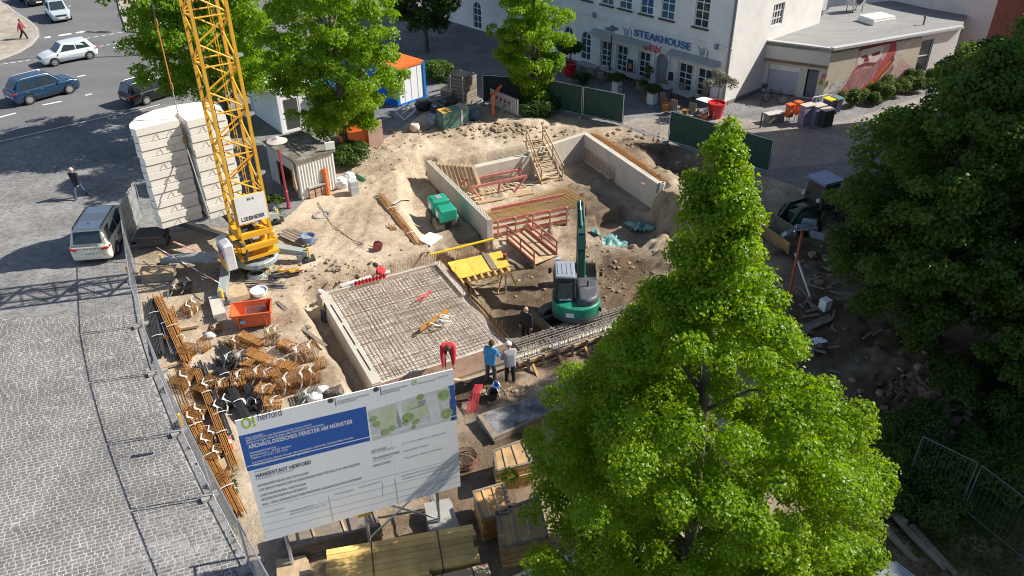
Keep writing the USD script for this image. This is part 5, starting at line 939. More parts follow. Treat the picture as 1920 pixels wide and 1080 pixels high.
def tree(name, label, base, H_, env, nclump, nleaf, leaf, mat, seed, crad=(.35, .6), z0=None, trunk_r=.22, lean=(0, 0), flat=.75, group=None, off=(0, 0), fill=.35, gap=.0, boughs=.45):
    """env: list of (z, radius) of the crown's outline"""
    r = np.random.default_rng(seed); base = np.array([base[0], base[1], base[2] if len(base) > 2 else 0.]); zs, rs = np.array([e[0] for e in env]), np.array([e[1] for e in env])
    t = thing(name, label, 'tree', base, group=group); lean = np.asarray(lean, float)
    ax_ = lambda z: np.array([lean[0] * z / H_, lean[1] * z / H_, 0]) + np.array([off[0], off[1], 0]) * min(z / zs[0], 1) * 0
    cl = []; zz_ = np.linspace(zs[0], zs[-1], 400); area = np.interp(zz_, zs, rs) + .15; cum = np.cumsum(area) / area.sum()
    nbg = max(14, nclump // 9); bz = np.interp((np.arange(nbg) + r.random(nbg)) / nbg, cum, zz_); ba_ = (np.arange(nbg) * 2.399 + r.uniform(-.5, .5, nbg)) % (2 * np.pi); bf = r.uniform(.80, 1.2, nbg)
    for q in range(nclump):
        if r.random() < boughs:         # clumps strung along boughs that reach out of the outline or stay short of it
            k = r.integers(nbg); s = r.uniform(.3, 1) ** .6; R0 = np.interp(bz[k], zs, rs); rr = R0 * bf[k] * s; z = bz[k] + (s - .6) * R0 * .12 + r.normal() * .12; a = ba_[k] + r.normal() * .16 / max(s, .4); c = min(r.uniform(*crad) * (1.15 - .45 * s), R0 * .6 + .12); rr = max(rr - c * .4, 0)
        else:
            z = np.interp(r.random(), cum, zz_); R0 = np.interp(z, zs, rs); a = r.uniform(0, 2 * np.pi)
            lump = .80 + .42 * meshkit.noise(np.array([math.cos(a) * 1.6 + 5, math.sin(a) * 1.6, z * .55 + seed]))
            f = r.uniform(.65, .95) if r.random() > fill else r.uniform(.2, .7)
            c = min(r.uniform(*crad), R0 * .75 + .12); rr = max(R0 * lump * f - c * .55, 0)
        if gap and meshkit.noise(np.array([math.cos(a) * 2.2, math.sin(a) * 2.2 + 9, z * .7])) < gap: continue
        cl.append([*(ax_(z) + [rr * math.cos(a), rr * math.sin(a), z]), c, flat])
    cl.append([*(ax_(zs[-1]) + [0, 0, zs[-1] - .1]), .2, 1.3])
    zt = np.linspace(0, H_ * .93, 9); obj('trunk', MB().tube([ax_(z) + [0, 0, z] for z in zt], np.interp(zt, [0, .3, H_], [trunk_r * 1.35, trunk_r, .03]), 9), m_bark, t, smooth=True)
    big = sorted(cl, key=lambda c: -c[3])[:46]
    for k, c in enumerate(big[:34]):
        e = np.array(c[:3]); zb = max(e[2] - np.linalg.norm(e[:2] - ax_(e[2])[:2]) * r.uniform(.5, .9), zs[0] * .6); zb = min(zb, H_ * .9); s = ax_(zb) + [0, 0, zb]
        m_ = s * .45 + e * .55 + [0, 0, .12 * np.linalg.norm(e - s)]; r0 = trunk_r * .42 * (1 - .7 * zb / H_)
        obj('limb', MB().tube([s, m_, e], [r0, r0 * .6, .012], 6), m_bark, t, smooth=True)
    obj('crown', MB().add(*foliage(cl, nleaf, leaf, seed + 50)), mat, t, kind='stuff')
    return t
FT = (4.45, 13.2, -.1)
tree('lime_tree', 'bright pyramid shaped lime tree in the right foreground, largest and nearest tree', FT, 13.7, [(.9, 1.8), (1.8, 3.0), (2.8, 4.3), (4, 4.65), (5.5, 4.15), (7, 3.8), (8, 3.05), (9, 2.25), (9.8, 1.65), (10.5, 1.2), (11.8, .9), (12.9, .65), (13.8, .12)], 720, 300000, .084, m_lime, 11, (.32, .62), trunk_r=.2, lean=(-.6, .2), fill=.32, gap=.10, boughs=.52)
tree('lime_tree', 'light green lime tree between the orange roofed site cabin and the tool shed', at(652, 296), 12.5, [(1.6, 1.5), (2.6, 2.6), (4, 3.5), (6, 3.8), (8.5, 3.5), (10.5, 2.4), (12.4, .5)], 300, 60000, .16, m_limeb, 21, (.4, .75), trunk_r=.17, gap=.2)
tree('lime_tree', 'dense green lime tree behind the yellow crane mast, left of the cabins', at(430, 240), 13.5, [(2.2, 2.2), (3.2, 4.0), (5, 5.0), (7.5, 5.0), (10, 4.2), (12, 2.6), (13.4, .5)], 420, 80000, .165, m_limeb, 31, (.45, .85), trunk_r=.2, gap=.12)
tree('lime_tree', 'slim lime tree in front of the restaurant, behind the dark fence sheeting', at(1000, 203), 9.0, [(.8, 1.0), (2, 1.5), (3.2, 2.2), (5, 2.7), (6.5, 2.6), (8, 1.8), (8.9, .4)], 190, 36000, .15, m_limeb, 41, (.35, .65), trunk_r=.15, gap=.12)
tree('shade_tree', 'dark green tree by the side street, left of the restaurant front', at(800, 95), 9.5, [(1.8, 1.6), (3, 3.0), (5, 3.7), (7, 3.4), (8.5, 2.2), (9.4, .4)], 220, 38000, .17, m_midleaf, 51, (.4, .75), trunk_r=.18)
tree('copper_tree', 'brownish copper leaved tree behind the two big lime trees', at(600, 30), 9.5, [(2, 1.5), (4, 3.0), (6, 3.4), (8, 2.4), (9.4, .4)], 160, 22000, .18, m_brownleaf, 61, (.4, .75), trunk_r=.16)
DT = 'deep green broadleaf trees along the right edge'
tree('shade_tree', 'dark broad tree at the right edge, nearest to the green loader', (15.5, 25.3, -.3), 11.6, [(1.8, 2.4), (3.2, 3.9), (5, 4.3), (7, 4.1), (8.8, 3.2), (10.3, 2.1), (11.5, .5)], 420, 90000, .15, m_darkleaf, 71, (.45, .8), trunk_r=.28, gap=.08)
tree('shade_tree', 'dark tree at the right edge in front of the brick building', (23.0, 31.5, 0), 13.0, [(2.0, 2.6), (4, 4.4), (6.5, 4.8), (9, 4.2), (11, 2.9), (12.9, .5)], 420, 80000, .16, m_darkleaf, 81, (.45, .85), trunk_r=.28, gap=.08)
tree('shade_tree', 'smaller green tree in front of the mural, some leaves lit by the sun', (25.0, 41.5, 0), 7.0, [(1.4, 1.6), (2.6, 2.6), (4.2, 2.8), (5.6, 2.0), (6.9, .4)], 220, 42000, .16, m_midleaf, 91, (.4, .75), trunk_r=.2, gap=.1)
tree('shade_tree', 'dark low tree at the lower right beyond the site fence', (18.6, 20.5, 0), 8.5, [(1.2, 2.0), (3, 3.4), (5, 3.6), (7, 2.6), (8.4, .4)], 240, 46000, .15, m_darkleaf, 95, (.4, .75), trunk_r=.2, gap=.1)
tree('shade_tree', 'tall dark tree just outside the right edge, deep in shade', (22.0, 25.5, 0), 17.5, [(3.0, 3.0), (6, 4.6), (10, 5.4), (13, 5.2), (16, 3.8), (18.4, .6)], 420, 70000, .2, m_darkleaf, 97, (.6, 1.0), trunk_r=.35)
def bush(name, label, c, r, h, n, leaf, mat, seed, group=None, cat='shrub', stems=True):
    t = thing(name, label, cat, c, group=group); q = np.random.default_rng(seed)
    cl = [[q.normal() * r * .4, q.normal() * r * .4, h * q.uniform(.3, .75), r * q.uniform(.35, .6), .9] for _ in range(9)]
    if stems:
        for c_ in cl[:4]: obj('stem', MB().tube([(0, 0, 0), (c_[0] * .5, c_[1] * .5, h * .3), c_[:3]], [.03, .02, .008], 5), m_bark, t)
    obj('foliage', MB().add(*foliage(cl, n, leaf, seed)), mat, t, kind='stuff'); return t
for k, (u, v, r, h, lab) in enumerate(((1595, 200, .75, 1.15, 'first on the left beside the bins'), (1620, 194, .7, 1.05, 'second from the left'), (1645, 188, .75, 1.15, 'below the red beard'), (1672, 180, .8, 1.2, 'in the middle of the row'), (1698, 172, .75, 1.15, 'right of the beard'), (1722, 166, .75, 1.2, 'left of the annex window'), (1745, 160, .7, 1.1, 'at the right end under the window'))):
    bush('shrub', 'clipped round green shrub along the mural, ' + lab, at(u, v), r, h, 5200, .09, m_shrub, 200 + k, 'clipped shrubs in front of the mural')
bush('bush', 'green bush at the foot of the light lime tree, beside the tool shed', gz(655, 310), .95, 1.3, 6000, .12, m_shrub, 220)
bush('bush', 'low green bush between the red lamp post and the crane', gz(515, 383), .5, .55, 1800, .09, m_shrub, 221)
bush('bush', 'dark shady bush at the foot of the slim lime tree', gz(1000, 215), 1.3, .9, 5000, .12, m_midleaf, 222)
bush('bush', 'dark green hedge bush behind the orange roofed cabin', at(815, 150), 1.4, 1.6, 6000, .12, m_darkleaf, 223)
for k, (u, v) in enumerate(((1870, 700), (1800, 740), (1890, 780), (1700, 860), (1720, 830), (1830, 860), (1760, 930), (1890, 930), (1700, 950))): bush('bush', ('dark undergrowth bush at the lower right, ' + ('highest of the group', 'beside the broken rubble', 'at the right edge', 'lowest behind the fence', 'behind the fence rail', 'between the two fence panels', 'in front of the fence panel', 'low by the right corner', 'beside the long timbers')[k]), gz(u, v), 1.1, .8, 4200, .1, m_darkleaf if k % 2 else m_midleaf, 230 + k)
# bare twigs with young leaves at the left edge: the top of a small tree standing in the plaza
lt = at(-48, 455); tw = thing('young_tree', 'young brownish tree whose twigs reach in at the left edge of the plaza', 'tree', lt)
obj('trunk', MB().tube([(0, 0, 0), (.05, 0, 1.6), (.1, 0, 3.2)], [.06, .05, .02], 7), m_bark, tw); q = np.random.default_rng(5); cl = []
for k in range(16):
    z = q.uniform(1.4, 3.2); a = q.uniform(0, 6.28); e = np.array([math.cos(a) * q.uniform(.6, 1.35), math.sin(a) * q.uniform(.6, 1.2), z + q.uniform(.1, .6)]); obj('twig', MB().tube([(.06, 0, z * .8), e * [.5, .5, 1], e], [.02, .014, .005], 5), m_bark, tw); cl.append([*e, .28, .8])
obj('crown', MB().add(*foliage(cl, 900, .08, 77)), leafmat('young_leaves', (.22, .13, .05), (.33, .22, .08), .4), tw, kind='stuff')
# grass and ground cover in the dark corner, lower right, weeds along the kerb
gv = MB(); q = np.random.default_rng(3); cen = []
for (u, v), (su, sv), n in (((1820, 910), (150, 130), 13000), ((1860, 790), (90, 60), 4000), ((505, 395), (22, 10), 500), ((460, 480), (25, 14), 500), ((440, 950), (6, 60), 260), ((470, 505), (40, 16), 500)):
    for _ in range(n):
        p = gz(u + q.normal() * su * .6, v + q.normal() * sv * .6); cen.append(p + [0, 0, .04])
cen = np.array(cen); nn = q.normal(size=(len(cen), 3)); nn[:, 2] *= .3
obj('weeds', MB().add(*leaf_mesh(cen, nn, .14, 4, .3)), m_darkleaf, label='short weeds and grass growing on the bare soil at the lower right', cat='grass', kind='stuff')
# ================================================================ tower crane
m_cy = M('crane_yellow', (.72, .38, .025), .42, 0, .06, 2); m_cgrey = M('crane_grey', (.30, .335, .33), .55, .1, .12, 3); m_cdark = M('crane_dark', (.045, .05, .055), .5, .2, .2, 4)
th_ = math.radians(33); e1 = np.array([math.cos(th_), math.sin(th_), 0]); e2 = np.array([-math.sin(th_), math.cos(th_), 0])
N0 = np.array([-11.62, 30.35, 0]); MS = 1.32; Mc = N0 + (e1 + e2) * MS / 2
cr = thing('tower_crane', 'yellow lattice tower crane on grey outriggers with a white name panel', 'crane', Mc * [1, 1, 0], world=True)
corn = [N0, N0 + e1 * MS, N0 + e1 * MS + e2 * MS, N0 + e2 * MS]; ZB, ZT, BAY = 2.1, 25.5, .92
for c_ in corn: obj('mast_leg', MB().beam(c_ + EZ * ZB, c_ + EZ * ZT, .12, .12, e1), m_cy, cr)
nb_ = int((ZT - ZB) / BAY)
for f in range(4):
    a, b = corn[f], corn[(f + 1) % 4]; d = unit(b - a)
    for k in range(nb_):
        z0, z1 = ZB + BAY * k, ZB + BAY * (k + 1); p, q = (a, b) if (k + f) % 2 else (b, a)
        obj('brace', MB().tube([p + EZ * (z0 + .04), q + EZ * (z1 - .04)], .038, 6), m_cy, cr)
        if k % 2 == 0: obj('strut', MB().tube([a + EZ * z0, b + EZ * z0], .034, 6), m_cy, cr)
li = Mc + e1 * .25 + e2 * .3; ldr = MB()
for s in (-.2, .2): ldr.tube([li + e2 * s + EZ * 2.2, li + e2 * s + EZ * ZT], .02, 5)
for k in range(75): ldr.tube([li - e2 * .2 + EZ * (2.4 + .3 * k), li + e2 * .2 + EZ * (2.4 + .3 * k)], .014, 4)
obj('ladder', ldr, m_cy, cr)
for o in ((-.45, -.1), (-.35, .35), (.45, .1)): obj('cable', MB().tube([Mc + e1 * o[0] + e2 * o[1] + EZ * 2.2, Mc + e1 * o[0] * .9 + e2 * o[1] + EZ * ZT], .018, 5), m_cdark, cr)
for z in (4.6, 7.2, 9.6): obj('floodlight', MB().box(Mc + e1 * (MS * .62) - e2 * .3 + EZ * z, (.35, .22, .1), th_ + .6), m_steel, cr)
# white name panel on the front right face
pn = -e2; pc = N0 + e1 * MS / 2 + pn * .1; px_ = obj('name_panel', MB().beam(pc - e1 * .62 + EZ * 3.35, pc + e1 * .66 + EZ * 3.35, .03, 1.25), m_white, cr)
obj('lettering', MB().text('LIEBHERR', .17, pc - e1 * .5 + pn * .017 + EZ * 2.85, e1, EZ, .006, True, width=1.0), m_black, px_); obj('lettering', MB().text('81 K', .1, pc - e1 * .1 + pn * .017 + EZ * 3.75, e1, EZ, .006, True), m_black, px_)
# base frame
for z in (2.1, 1.55):
    for f in range(4): obj('base_beam', MB().beam(corn[f] - unit(Mc - corn[f]) * (.0 if z > 2 else .15) + EZ * z, corn[(f + 1) % 4] - unit(Mc - corn[(f + 1) % 4]) * (.0 if z > 2 else .15) + EZ * z, .2, .24), m_cy, cr)
for f in range(4): obj('base_post', MB().beam(corn[f] + EZ * 2.0, Mc + (corn[f] - Mc) * .75 + EZ * .95, .2, .2, e1), m_cy, cr)
obj('base_plate', MB().box(Mc + EZ * 1.0, (1.7, 1.5, .14), th_), m_cy, cr); obj('slew_ring', MB().cyl(Mc + EZ * .82, .75, .22, 28), m_cdark, cr); obj('gearbox', MB().cyl(Mc - e1 * .5 - e2 * .3 + EZ * 1.4, .2, .8, 14), m_cdark, cr)
obj('winch', MB().cyl(Mc - e1 * .2 + e2 * .9 + EZ * 1.5, .35, 1.0, 18, rz(th_) @ AX), m_cdark, cr)
obj('undercarriage', MB().cyl(Mc + EZ * .58, .95, .3, 20), m_cgrey, cr)
for pts in (((500, 464), (578, 474)), ((424, 500), (416, 553)), ((372, 482), (303, 487)), ((480, 410), (520, 402))):
    a, b = at(*pts[0], .62), at(*pts[1], .45); o = MB(); s = Mc + EZ * .6
    for p, q, h0, h1 in ((s, a, .38, .34), (a, b, .34, .24)):
        d = unit((q - p) * [1, 1, 0]); n = np.array([-d[1], d[0], 0]); w = .17
        o.add([p + n * w - EZ * h0 / 2, p - n * w - EZ * h0 / 2, p - n * w + EZ * h0 / 2, p + n * w + EZ * h0 / 2, q + n * w - EZ * h1 / 2, q - n * w - EZ * h1 / 2, q - n * w + EZ * h1 / 2, q + n * w + EZ * h1 / 2], [[0, 1, 2, 3], [7, 6, 5, 4], [0, 4, 5, 1], [1, 5, 6, 2], [2, 6, 7, 3], [3, 7, 4, 0]])
    arm = obj('outrigger', o, m_cgrey, cr); obj('jack', MB().tube([b * [1, 1, 0] + EZ * .08, b + EZ * .28], .07, 10), m_woody, arm); obj('foot_plate', MB().box(b * [1, 1, 0] + EZ * .16, (.5, .5, .08), .4), m_cdark, arm)
# control cabinet
cc = Mc - e1 * 1.35 - e2 * .55; cab_ = obj('control_cabinet', hull([cc + e1 * x + e2 * y + EZ * z for x in (-.16, .16) for y in (-.5, .5) for z in (.95, 2.05)] + [cc + e1 * .1 + e2 * y + EZ * 2.15 for y in (-.42, .42)], .06), M('cabinet_grey', (.55, .56, .57), .45), cr, smooth=35)
fo = cc - e1 * .235
obj('yellow_band', MB().beam(fo + e2 * .54 + EZ * 1.13, fo - e2 * .54 + EZ * 1.13, .02, .4), m_cy, cab_); obj('lettering', MB().text('LIEBHERR', .13, fo + e2 * .45 - e1 * .005 + EZ * 1.72, -e2, EZ, .006, True, width=.8), m_black, cab_)
obj('red_label', MB().beam(fo + e2 * .36 + EZ * 1.52, fo - e2 * .34 + EZ * 1.52, .02, .16), m_taill, cab_)
obj('hose', MB().tube([cc + e1 * .2 + EZ * 1.9, cc + e1 * .6 - e2 * .1 + EZ * 1.95, cc + e1 * .8 - e2 * .25 + EZ * 1.5, cc + e1 * .7 - e2 * .2 + EZ * 1.0], .09, 8), m_cdark, cr)
# ballast: slabs one on another
bo_, tb = np.array([-16.05, 32.55, 0]), math.radians(36.5); f1, f2 = np.array([math.cos(tb), math.sin(tb), 0]), np.array([-math.sin(tb), math.cos(tb), 0]); Rb = np.stack([f1, f2, EZ], 1)
bpoly = Polygon([(0, .3), (.14, 0), (1.98, 0), (1.98, .9), (2.2, .9), (2.2, -.42), (3.9, -.42), (4.0, .6), (3.85, 1.25), (3.3, 1.75), (2.4, 1.98), (1.4, 1.9), (.6, 1.5), (.1, .8)])
m_bal = M('ballast_concrete', (.78, .74, .66), .8, 0, .06, .8, bump=.002, bscale=30, obvar=.03)
NB, BZ0, BZ1 = 14, 1.3, 6.15; bh = (BZ1 - BZ0) / NB
ba = thing('ballast_stack', 'tall stack of cream concrete ballast slabs with wire loops, left of the crane mast', 'ballast', bo_ + f1 * 2 + f2 * .8, world=True)
lm = M('loop_wire', (.50, .46, .39), .8)
for k in range(NB):
    z0 = BZ0 + bh * k; sl_ = obj('ballast_slab', MB().prism(shapely.affinity.translate(bpoly, .02 * math.sin(k * 2.3), .02 * math.cos(k * 3.1)), z0 + .014, z0 + bh - .014, Rb, bo_), m_bal, ba)
    for a0, b0 in ((.75, 0), (2.65, -.42), (3.25, -.42)):
        p = [bo_ + f1 * (a0 + x) + f2 * (b0 - .004) + EZ * (z0 + z) for x, z in ((-.05, .03), (.1, .26), (.2, .3), (.27, .08), (.3, .05), (.55, .05), (.6, .12), (.75, .3), (.85, .28), (.72, .03), (-.05, .03))][: 11 if a0 < 1 else 6]
        obj('lifting_loop', MB().tube(p, .008, 4), lm, sl_)
obj('ballast_frame', MB().beam(bo_ + f1 * 1.0 + f2 * .6 + EZ * 1.15, Mc + EZ * 1.1, .22, .3).beam(bo_ + f1 * 3.0 + f2 * .6 + EZ * 1.15, Mc + e2 * .4 + EZ * 1.1, .22, .3).beam(bo_ + f1 * .4 + f2 * .7 + EZ * 1.2, bo_ + f1 * 3.7 + f2 * .7 + EZ * 1.2, .5, .18), m_cdark, cr)
# hanging rope with hook links in front of the ballast
rope = thing('guy_rope', 'orange and grey guy rope running up past the ballast stack', 'rope', at(395, 430, 1.3), world=True)
r0, r1 = at(392, 405, 2.2), Mc + np.array([-6.9, 2.6, 19.5]); tt = lambda f: r0 * (1 - f) + r1 * f
a_ = at(346, 263, 5.2); b_ = at(283, 0, 11.0); pts = [r0, a_, b_, b_ + (b_ - a_) * 1.5]
obj('lower_rope', MB().tube([pts[0], pts[1]], .025, 6), m_cgrey, rope); m1_ = a_ * .62 + b_ * .38; obj('tie_bar', MB().tube([a_ * .98 + b_ * .02 + (b_ - a_) * .42 * 0 + (b_ - a_) * .40, a_ + (b_ - a_) * .85], .03, 6), M('tie_orange', (.5, .19, .03), .6), rope); obj('lower_tie', MB().tube([a_, a_ + (b_ - a_) * .40], .022, 6), m_cgrey, rope); obj('upper_rope', MB().tube([a_ + (b_ - a_) * .85, pts[3]], .028, 6), m_cdark, rope)
for f in (0, .40, .85): obj('shackle', MB().box(a_ + (b_ - a_) * f, (.1, .08, .3)), m_rust, rope)
# ================================================================ the construction sign
GL_ = at(545, 1092); sg_top = None
def zat(base, u, v):   # height where the pixel's ray meets the upright line over base
    best = min(np.linspace(0, 9, 1801), key=lambda z: abs((RC.T @ (np.array([base[0], base[1], z]) - [0, 0, HC]))[1] / (RC.T @ (np.array([base[0], base[1], z]) - [0, 0, HC]))[2] * FOC + 540 - v)); return best
zt_ = zat(at(500, 1092), 440, 790); zb_ = zat(at(500, 1092), 495, 1015)
TL, TR = at(440, 790, zt_), at(850, 692, zt_); sd = unit(TR - TL); sn = np.array([sd[1], -sd[0], 0]); sn = -sn if sn[1] > 0 else sn
SW = np.linalg.norm(TR - TL); SH = zt_ - zb_; SO = TL * [1, 1, 0] + EZ * zb_
sgn = thing('construction_sign', 'large white construction site sign with a blue title field and a map', 'sign', SO * [1, 1, 0] + sd * SW / 2, world=True)
def SB(u, v):       # board coordinates of a pixel
    r = RC @ np.array([u - 960, v - 540, FOC]); c0 = np.array([0, 0, HC]); t = ((SO - c0) @ sn) / (r @ sn); p = c0 + r * t; return (p - SO) @ sd, p[2] - zb_
ns = 3
for k in range(ns): obj('panel', MB().beam(SO + sd * (SW * k / ns + .002) - sn * .015 + EZ * SH / 2, SO + sd * (SW * (k + 1) / ns - .002) - sn * .015 + EZ * SH / 2, .03, SH), M('sign_white', (.86, .86, .86), .4, 0, .02, 1), sgn)
Rs = np.stack([sd, EZ, sn], 1)
def flat(parent, name, poly, d, m):
    b = MB().prism(poly, 0, .0008, Rs, SO + sn * d * .25)
    if np.linalg.det(Rs) < 0: b.f = [f[:, ::-1] for f in b.f]
    return obj(name, b, m, parent)
m_sblue = M('sign_blue', (.035, .115, .40), .4, 0, .03, 2); m_sgrey = M('sign_grey_print', (.33, .33, .36), .5); m_sdk = M('sign_dark_print', (.09, .075, .085), .5); m_sgreen = M('sign_lime_print', (.42, .60, .02), .5); m_swht = M('sign_white_print', (.8, .8, .82), .5)
def quadpx(*px): return Polygon([SB(*p) for p in px])
bx0, by1 = SB(447, 822); bx1, by2 = SB(693, 818); 
blue = obj('blue_field', MB().add([SO + sd * x + EZ * y + sn * .0012 for x, y in [SB(447, 818), SB(464, 884), SB(694, 826), SB(686, 762)]], [[0, 1, 2, 3]]), m_sblue, sgn)
def line(a, b, w): return LineString([SB(*a), SB(*b)]).buffer(w, cap_style=2)
flat(sgn, 'white_rule', line((463, 875), (856, 779), .012), .007, m_swht)
flat(sgn, 'blue_stripe', quadpx((840, 724), (851, 721), (857, 786), (846, 789)), .004, m_sblue)
def stext(txt, a, b, h, m, bold=False, par=None, d=.008):
    (x0, y0), (x1, y1) = SB(*a), SB(*b); ex = unit(sd * (x1 - x0) + EZ * (y1 - y0) * 1.0); ex = unit(sd + EZ * 0)
    return obj('lettering', MB().text(txt, h, SO + sd * x0 + EZ * y0 + sn * d * .3, sd, EZ, .0008, bold, width=abs(x1 - x0)), m, par or sgn)
stext('O!', (454, 804), (480, 797), .30, m_sgreen, True); stext('herford', (484, 789), (529, 778), .20, m_sdk)
for t_, a, b in (('Hier entsteht', (460, 824), (494, 816)), ('gefördert durch die Bundesrepublik Deutschland', (461, 828), (584, 799)), ('aufgrund eines Beschlusses des Deutschen Bundestages', (462, 833), (608, 798)), ('Hansestadt Herford', (468, 852), (517, 840)), ('Rathausplatz 1, 32052 Herford', (469, 857), (546, 838)), ('Telefon +49 5221 189 1576', (470, 862), (540, 845)), ('Die historischen Baustrukturen des ehemaligen Herforder Damenstiftes werden', (473, 870), (663, 823)), ('freigelegt, sichtbar und erfahrbar gemacht', (474, 875), (578, 849))): stext(t_, a, b, .065, m_swht, False, blue)
stext('ARCHÄOLOGISCHES FENSTER AM MÜNSTER', (466, 842), (661, 794), .125, m_swht, True, blue)
for t_, a, b, h in (('HANSESTADT HERFORD', (480, 896), (584, 870), .12), ('BUNDESREPUBLIK DEUTSCHLAND', (484, 913), (579, 889), .075), ('DIE BEAUFTRAGTE DER BUNDESREGIERUNG FÜR KULTUR UND MEDIEN', (487, 921), (676, 875), .075), ('LAND NORDRHEIN-WESTFALEN', (489, 931), (574, 909), .075), ('BEZIRKSREGIERUNG DETMOLD', (491, 939), (576, 917), .075), ('BAU- UND LIEGENSCHAFTSBETRIEB NRW, NIEDERLASSUNG DORTMUND', (493, 948), (679, 899), .075), ('ARCHITEKT', (697, 848), (726, 840), .07), ('TRAGWERKSPLANER', (699, 862), (750, 849), .07), ('BAULEITUNG', (701, 875), (733, 867), .07)): stext(t_, a, b, h, m_sdk, h > .1)
for t_, a, b in (('BAUHERR', (478, 886), (506, 879)), ('Rathausplatz 1, 32052 Herford', (481, 900), (553, 883)), ('K l e i P Architekten + Stadtplaner', (755, 833), (837, 813)), ('Ingenieurbüro Hempel', (757, 847), (804, 836)), ('Thelener Deppe Partner', (759, 860), (829, 843)), ('Tel. +49 221 280313', (698, 851), (741, 841)), ('Tel. +49 5231 23', (700, 866), (735, 857)), ('Die Beauftragte der Bundesregierung', (633, 754), (692, 740)), ('für Kultur und Medien', (633, 758), (670, 749)), ('Bundesministerium für Wohnen', (717, 735), (765, 723)), ('und Stadtentwicklung', (717, 739), (750, 731)), ('Stadt Hansestadt', (784, 720), (818, 712)), ('herford', (821, 709), (839, 704)), ('Rohbauarbeiten', (498, 963), (534, 954)), ('Generalunternehmer Bau', (545, 960), (588, 949)), ('Bautafel und Gerüst', (545, 965), (612, 948)), ('Tiefbauarbeiten', (628, 928), (664, 919)), ('Hochbau GmbH Herford', (673, 915), (716, 904)), ('Kampfmittel Sondierung', (752, 894), (796, 883)), ('Archäologie Grabung', (797, 882), (848, 869)), ('Erdbau und Entsorgung', (756, 899), (842, 878))): stext(t_, a, b, .055, m_sgrey)
stext('O!', (772, 722), (782, 719), .14, m_sgreen, True)
for (u, v) in ((627, 745), (712, 724)): flat(sgn, 'rule', quadpx((u, v), (u + 1.2, v), (u + 3.8, v + 17), (u + 2.4, v + 17)), .004, m_sdk); flat(sgn, 'emblem', Point(SB(u - 7, v + 6)).buffer(.075, 6), .004, m_sdk)
for a, b in (((488, 953), (640, 914)), ((489, 972), (860, 878)), ((492, 985), (861, 893)), ((494, 998), (862, 903)), ((640, 914), (858, 860)), ((616, 931), (625, 977)), ((740, 896), (747, 946)), ((717, 905), (718, 930))): flat(sgn, 'rule', line(a, b, .005), .004, m_sgrey)
mp = quadpx((690, 770), (842, 724), (852, 786), (700, 826)); mapo = flat(sgn, 'map', mp, .004, M('map_grey', (.60, .60, .60), .6, 0, .15, 6, detail=6))
for px, c in ((((690, 774), (742, 757), (752, 790), (716, 806)), 'g'), (((752, 757), (792, 745), (797, 760), (755, 772)), 'g'), (((765, 768), (800, 756), (806, 775), (770, 790)), 'g'), (((822, 732), (842, 726), (845, 748), (826, 752)), 'g'), (((742, 757), (752, 754), (757, 800), (745, 804)), 'p'), (((800, 748), (820, 742), (828, 790), (808, 795)), 'p')): flat(mapo, 'map_field', quadpx(*px).buffer(-.03).buffer(.03), .008, M('map_green', (.54, .60, .42), .6) if c == 'g' else M('map_pale', (.68, .68, .68), .6))
for (u, v, r) in ((832, 740, .16), (838, 775, .17), (765, 782, .16), (780, 790, .1), (700, 785, .1), (706, 795, .1), (722, 810, .11), (735, 803, .1), (776, 800, .06), (788, 744, .1), (760, 792, .09)): flat(mapo, 'map_tree', Point(SB(u, v)).buffer(r, 5), .012, M('map_tree_green', (.30, .40, .17), .7, 0, .3, 12))
flat(mapo, 'map_house', quadpx((745, 786), (751, 784), (754, 800), (748, 802)), .012, m_sgrey); flat(mapo, 'map_house', quadpx((784, 752), (797, 749), (798, 756), (785, 760)), .012, m_sgrey)
for (u, v), bb_ in (((537, 1010), 0), ((687, 972), 0), ((822, 938), 0)):
    x, y = SB(u, v); b = SO + sd * x - sn * .12; b0 = b * [1, 1, 0] - EZ * .3; obj('post', MB().tube([b0, b * [1, 1, 0] + EZ * (zt_ - .4)], .05, 10), m_steel, sgn); obj('back_post', MB().tube([b0 - sn * .9, b0 - sn * .9 + EZ * 2.6], .045, 8), m_steel, sgn)
    for z in (1.0, 2.2): obj('tie', MB().tube([b * [1, 1, 0] + EZ * z, b * [1, 1, 0] - sn * .9 + EZ * z], .03, 6), m_steel, sgn)
xs = [SB(u, v)[0] for u, v in ((537, 1010), (687, 972), (822, 938))]
for i, j, z0, z1 in ((1, 2, .4, 2.1), (1, 2, 2.1, .4)): obj('cross_brace', MB().tube([(SO + sd * xs[i] - sn * .22) * [1, 1, 0] + EZ * z0, (SO + sd * xs[j] - sn * .22) * [1, 1, 0] + EZ * z1], .03, 7), m_steel, sgn)
xq, yq = SB(684, 975); obj('yellow_tag', MB().beam(SO + sd * (xq - .16) + EZ * -.08 - sn * .05, SO + sd * (xq + .2) + EZ * -.08 - sn * .05, .02, .14), M('yellow_plastic', 0), sgn)
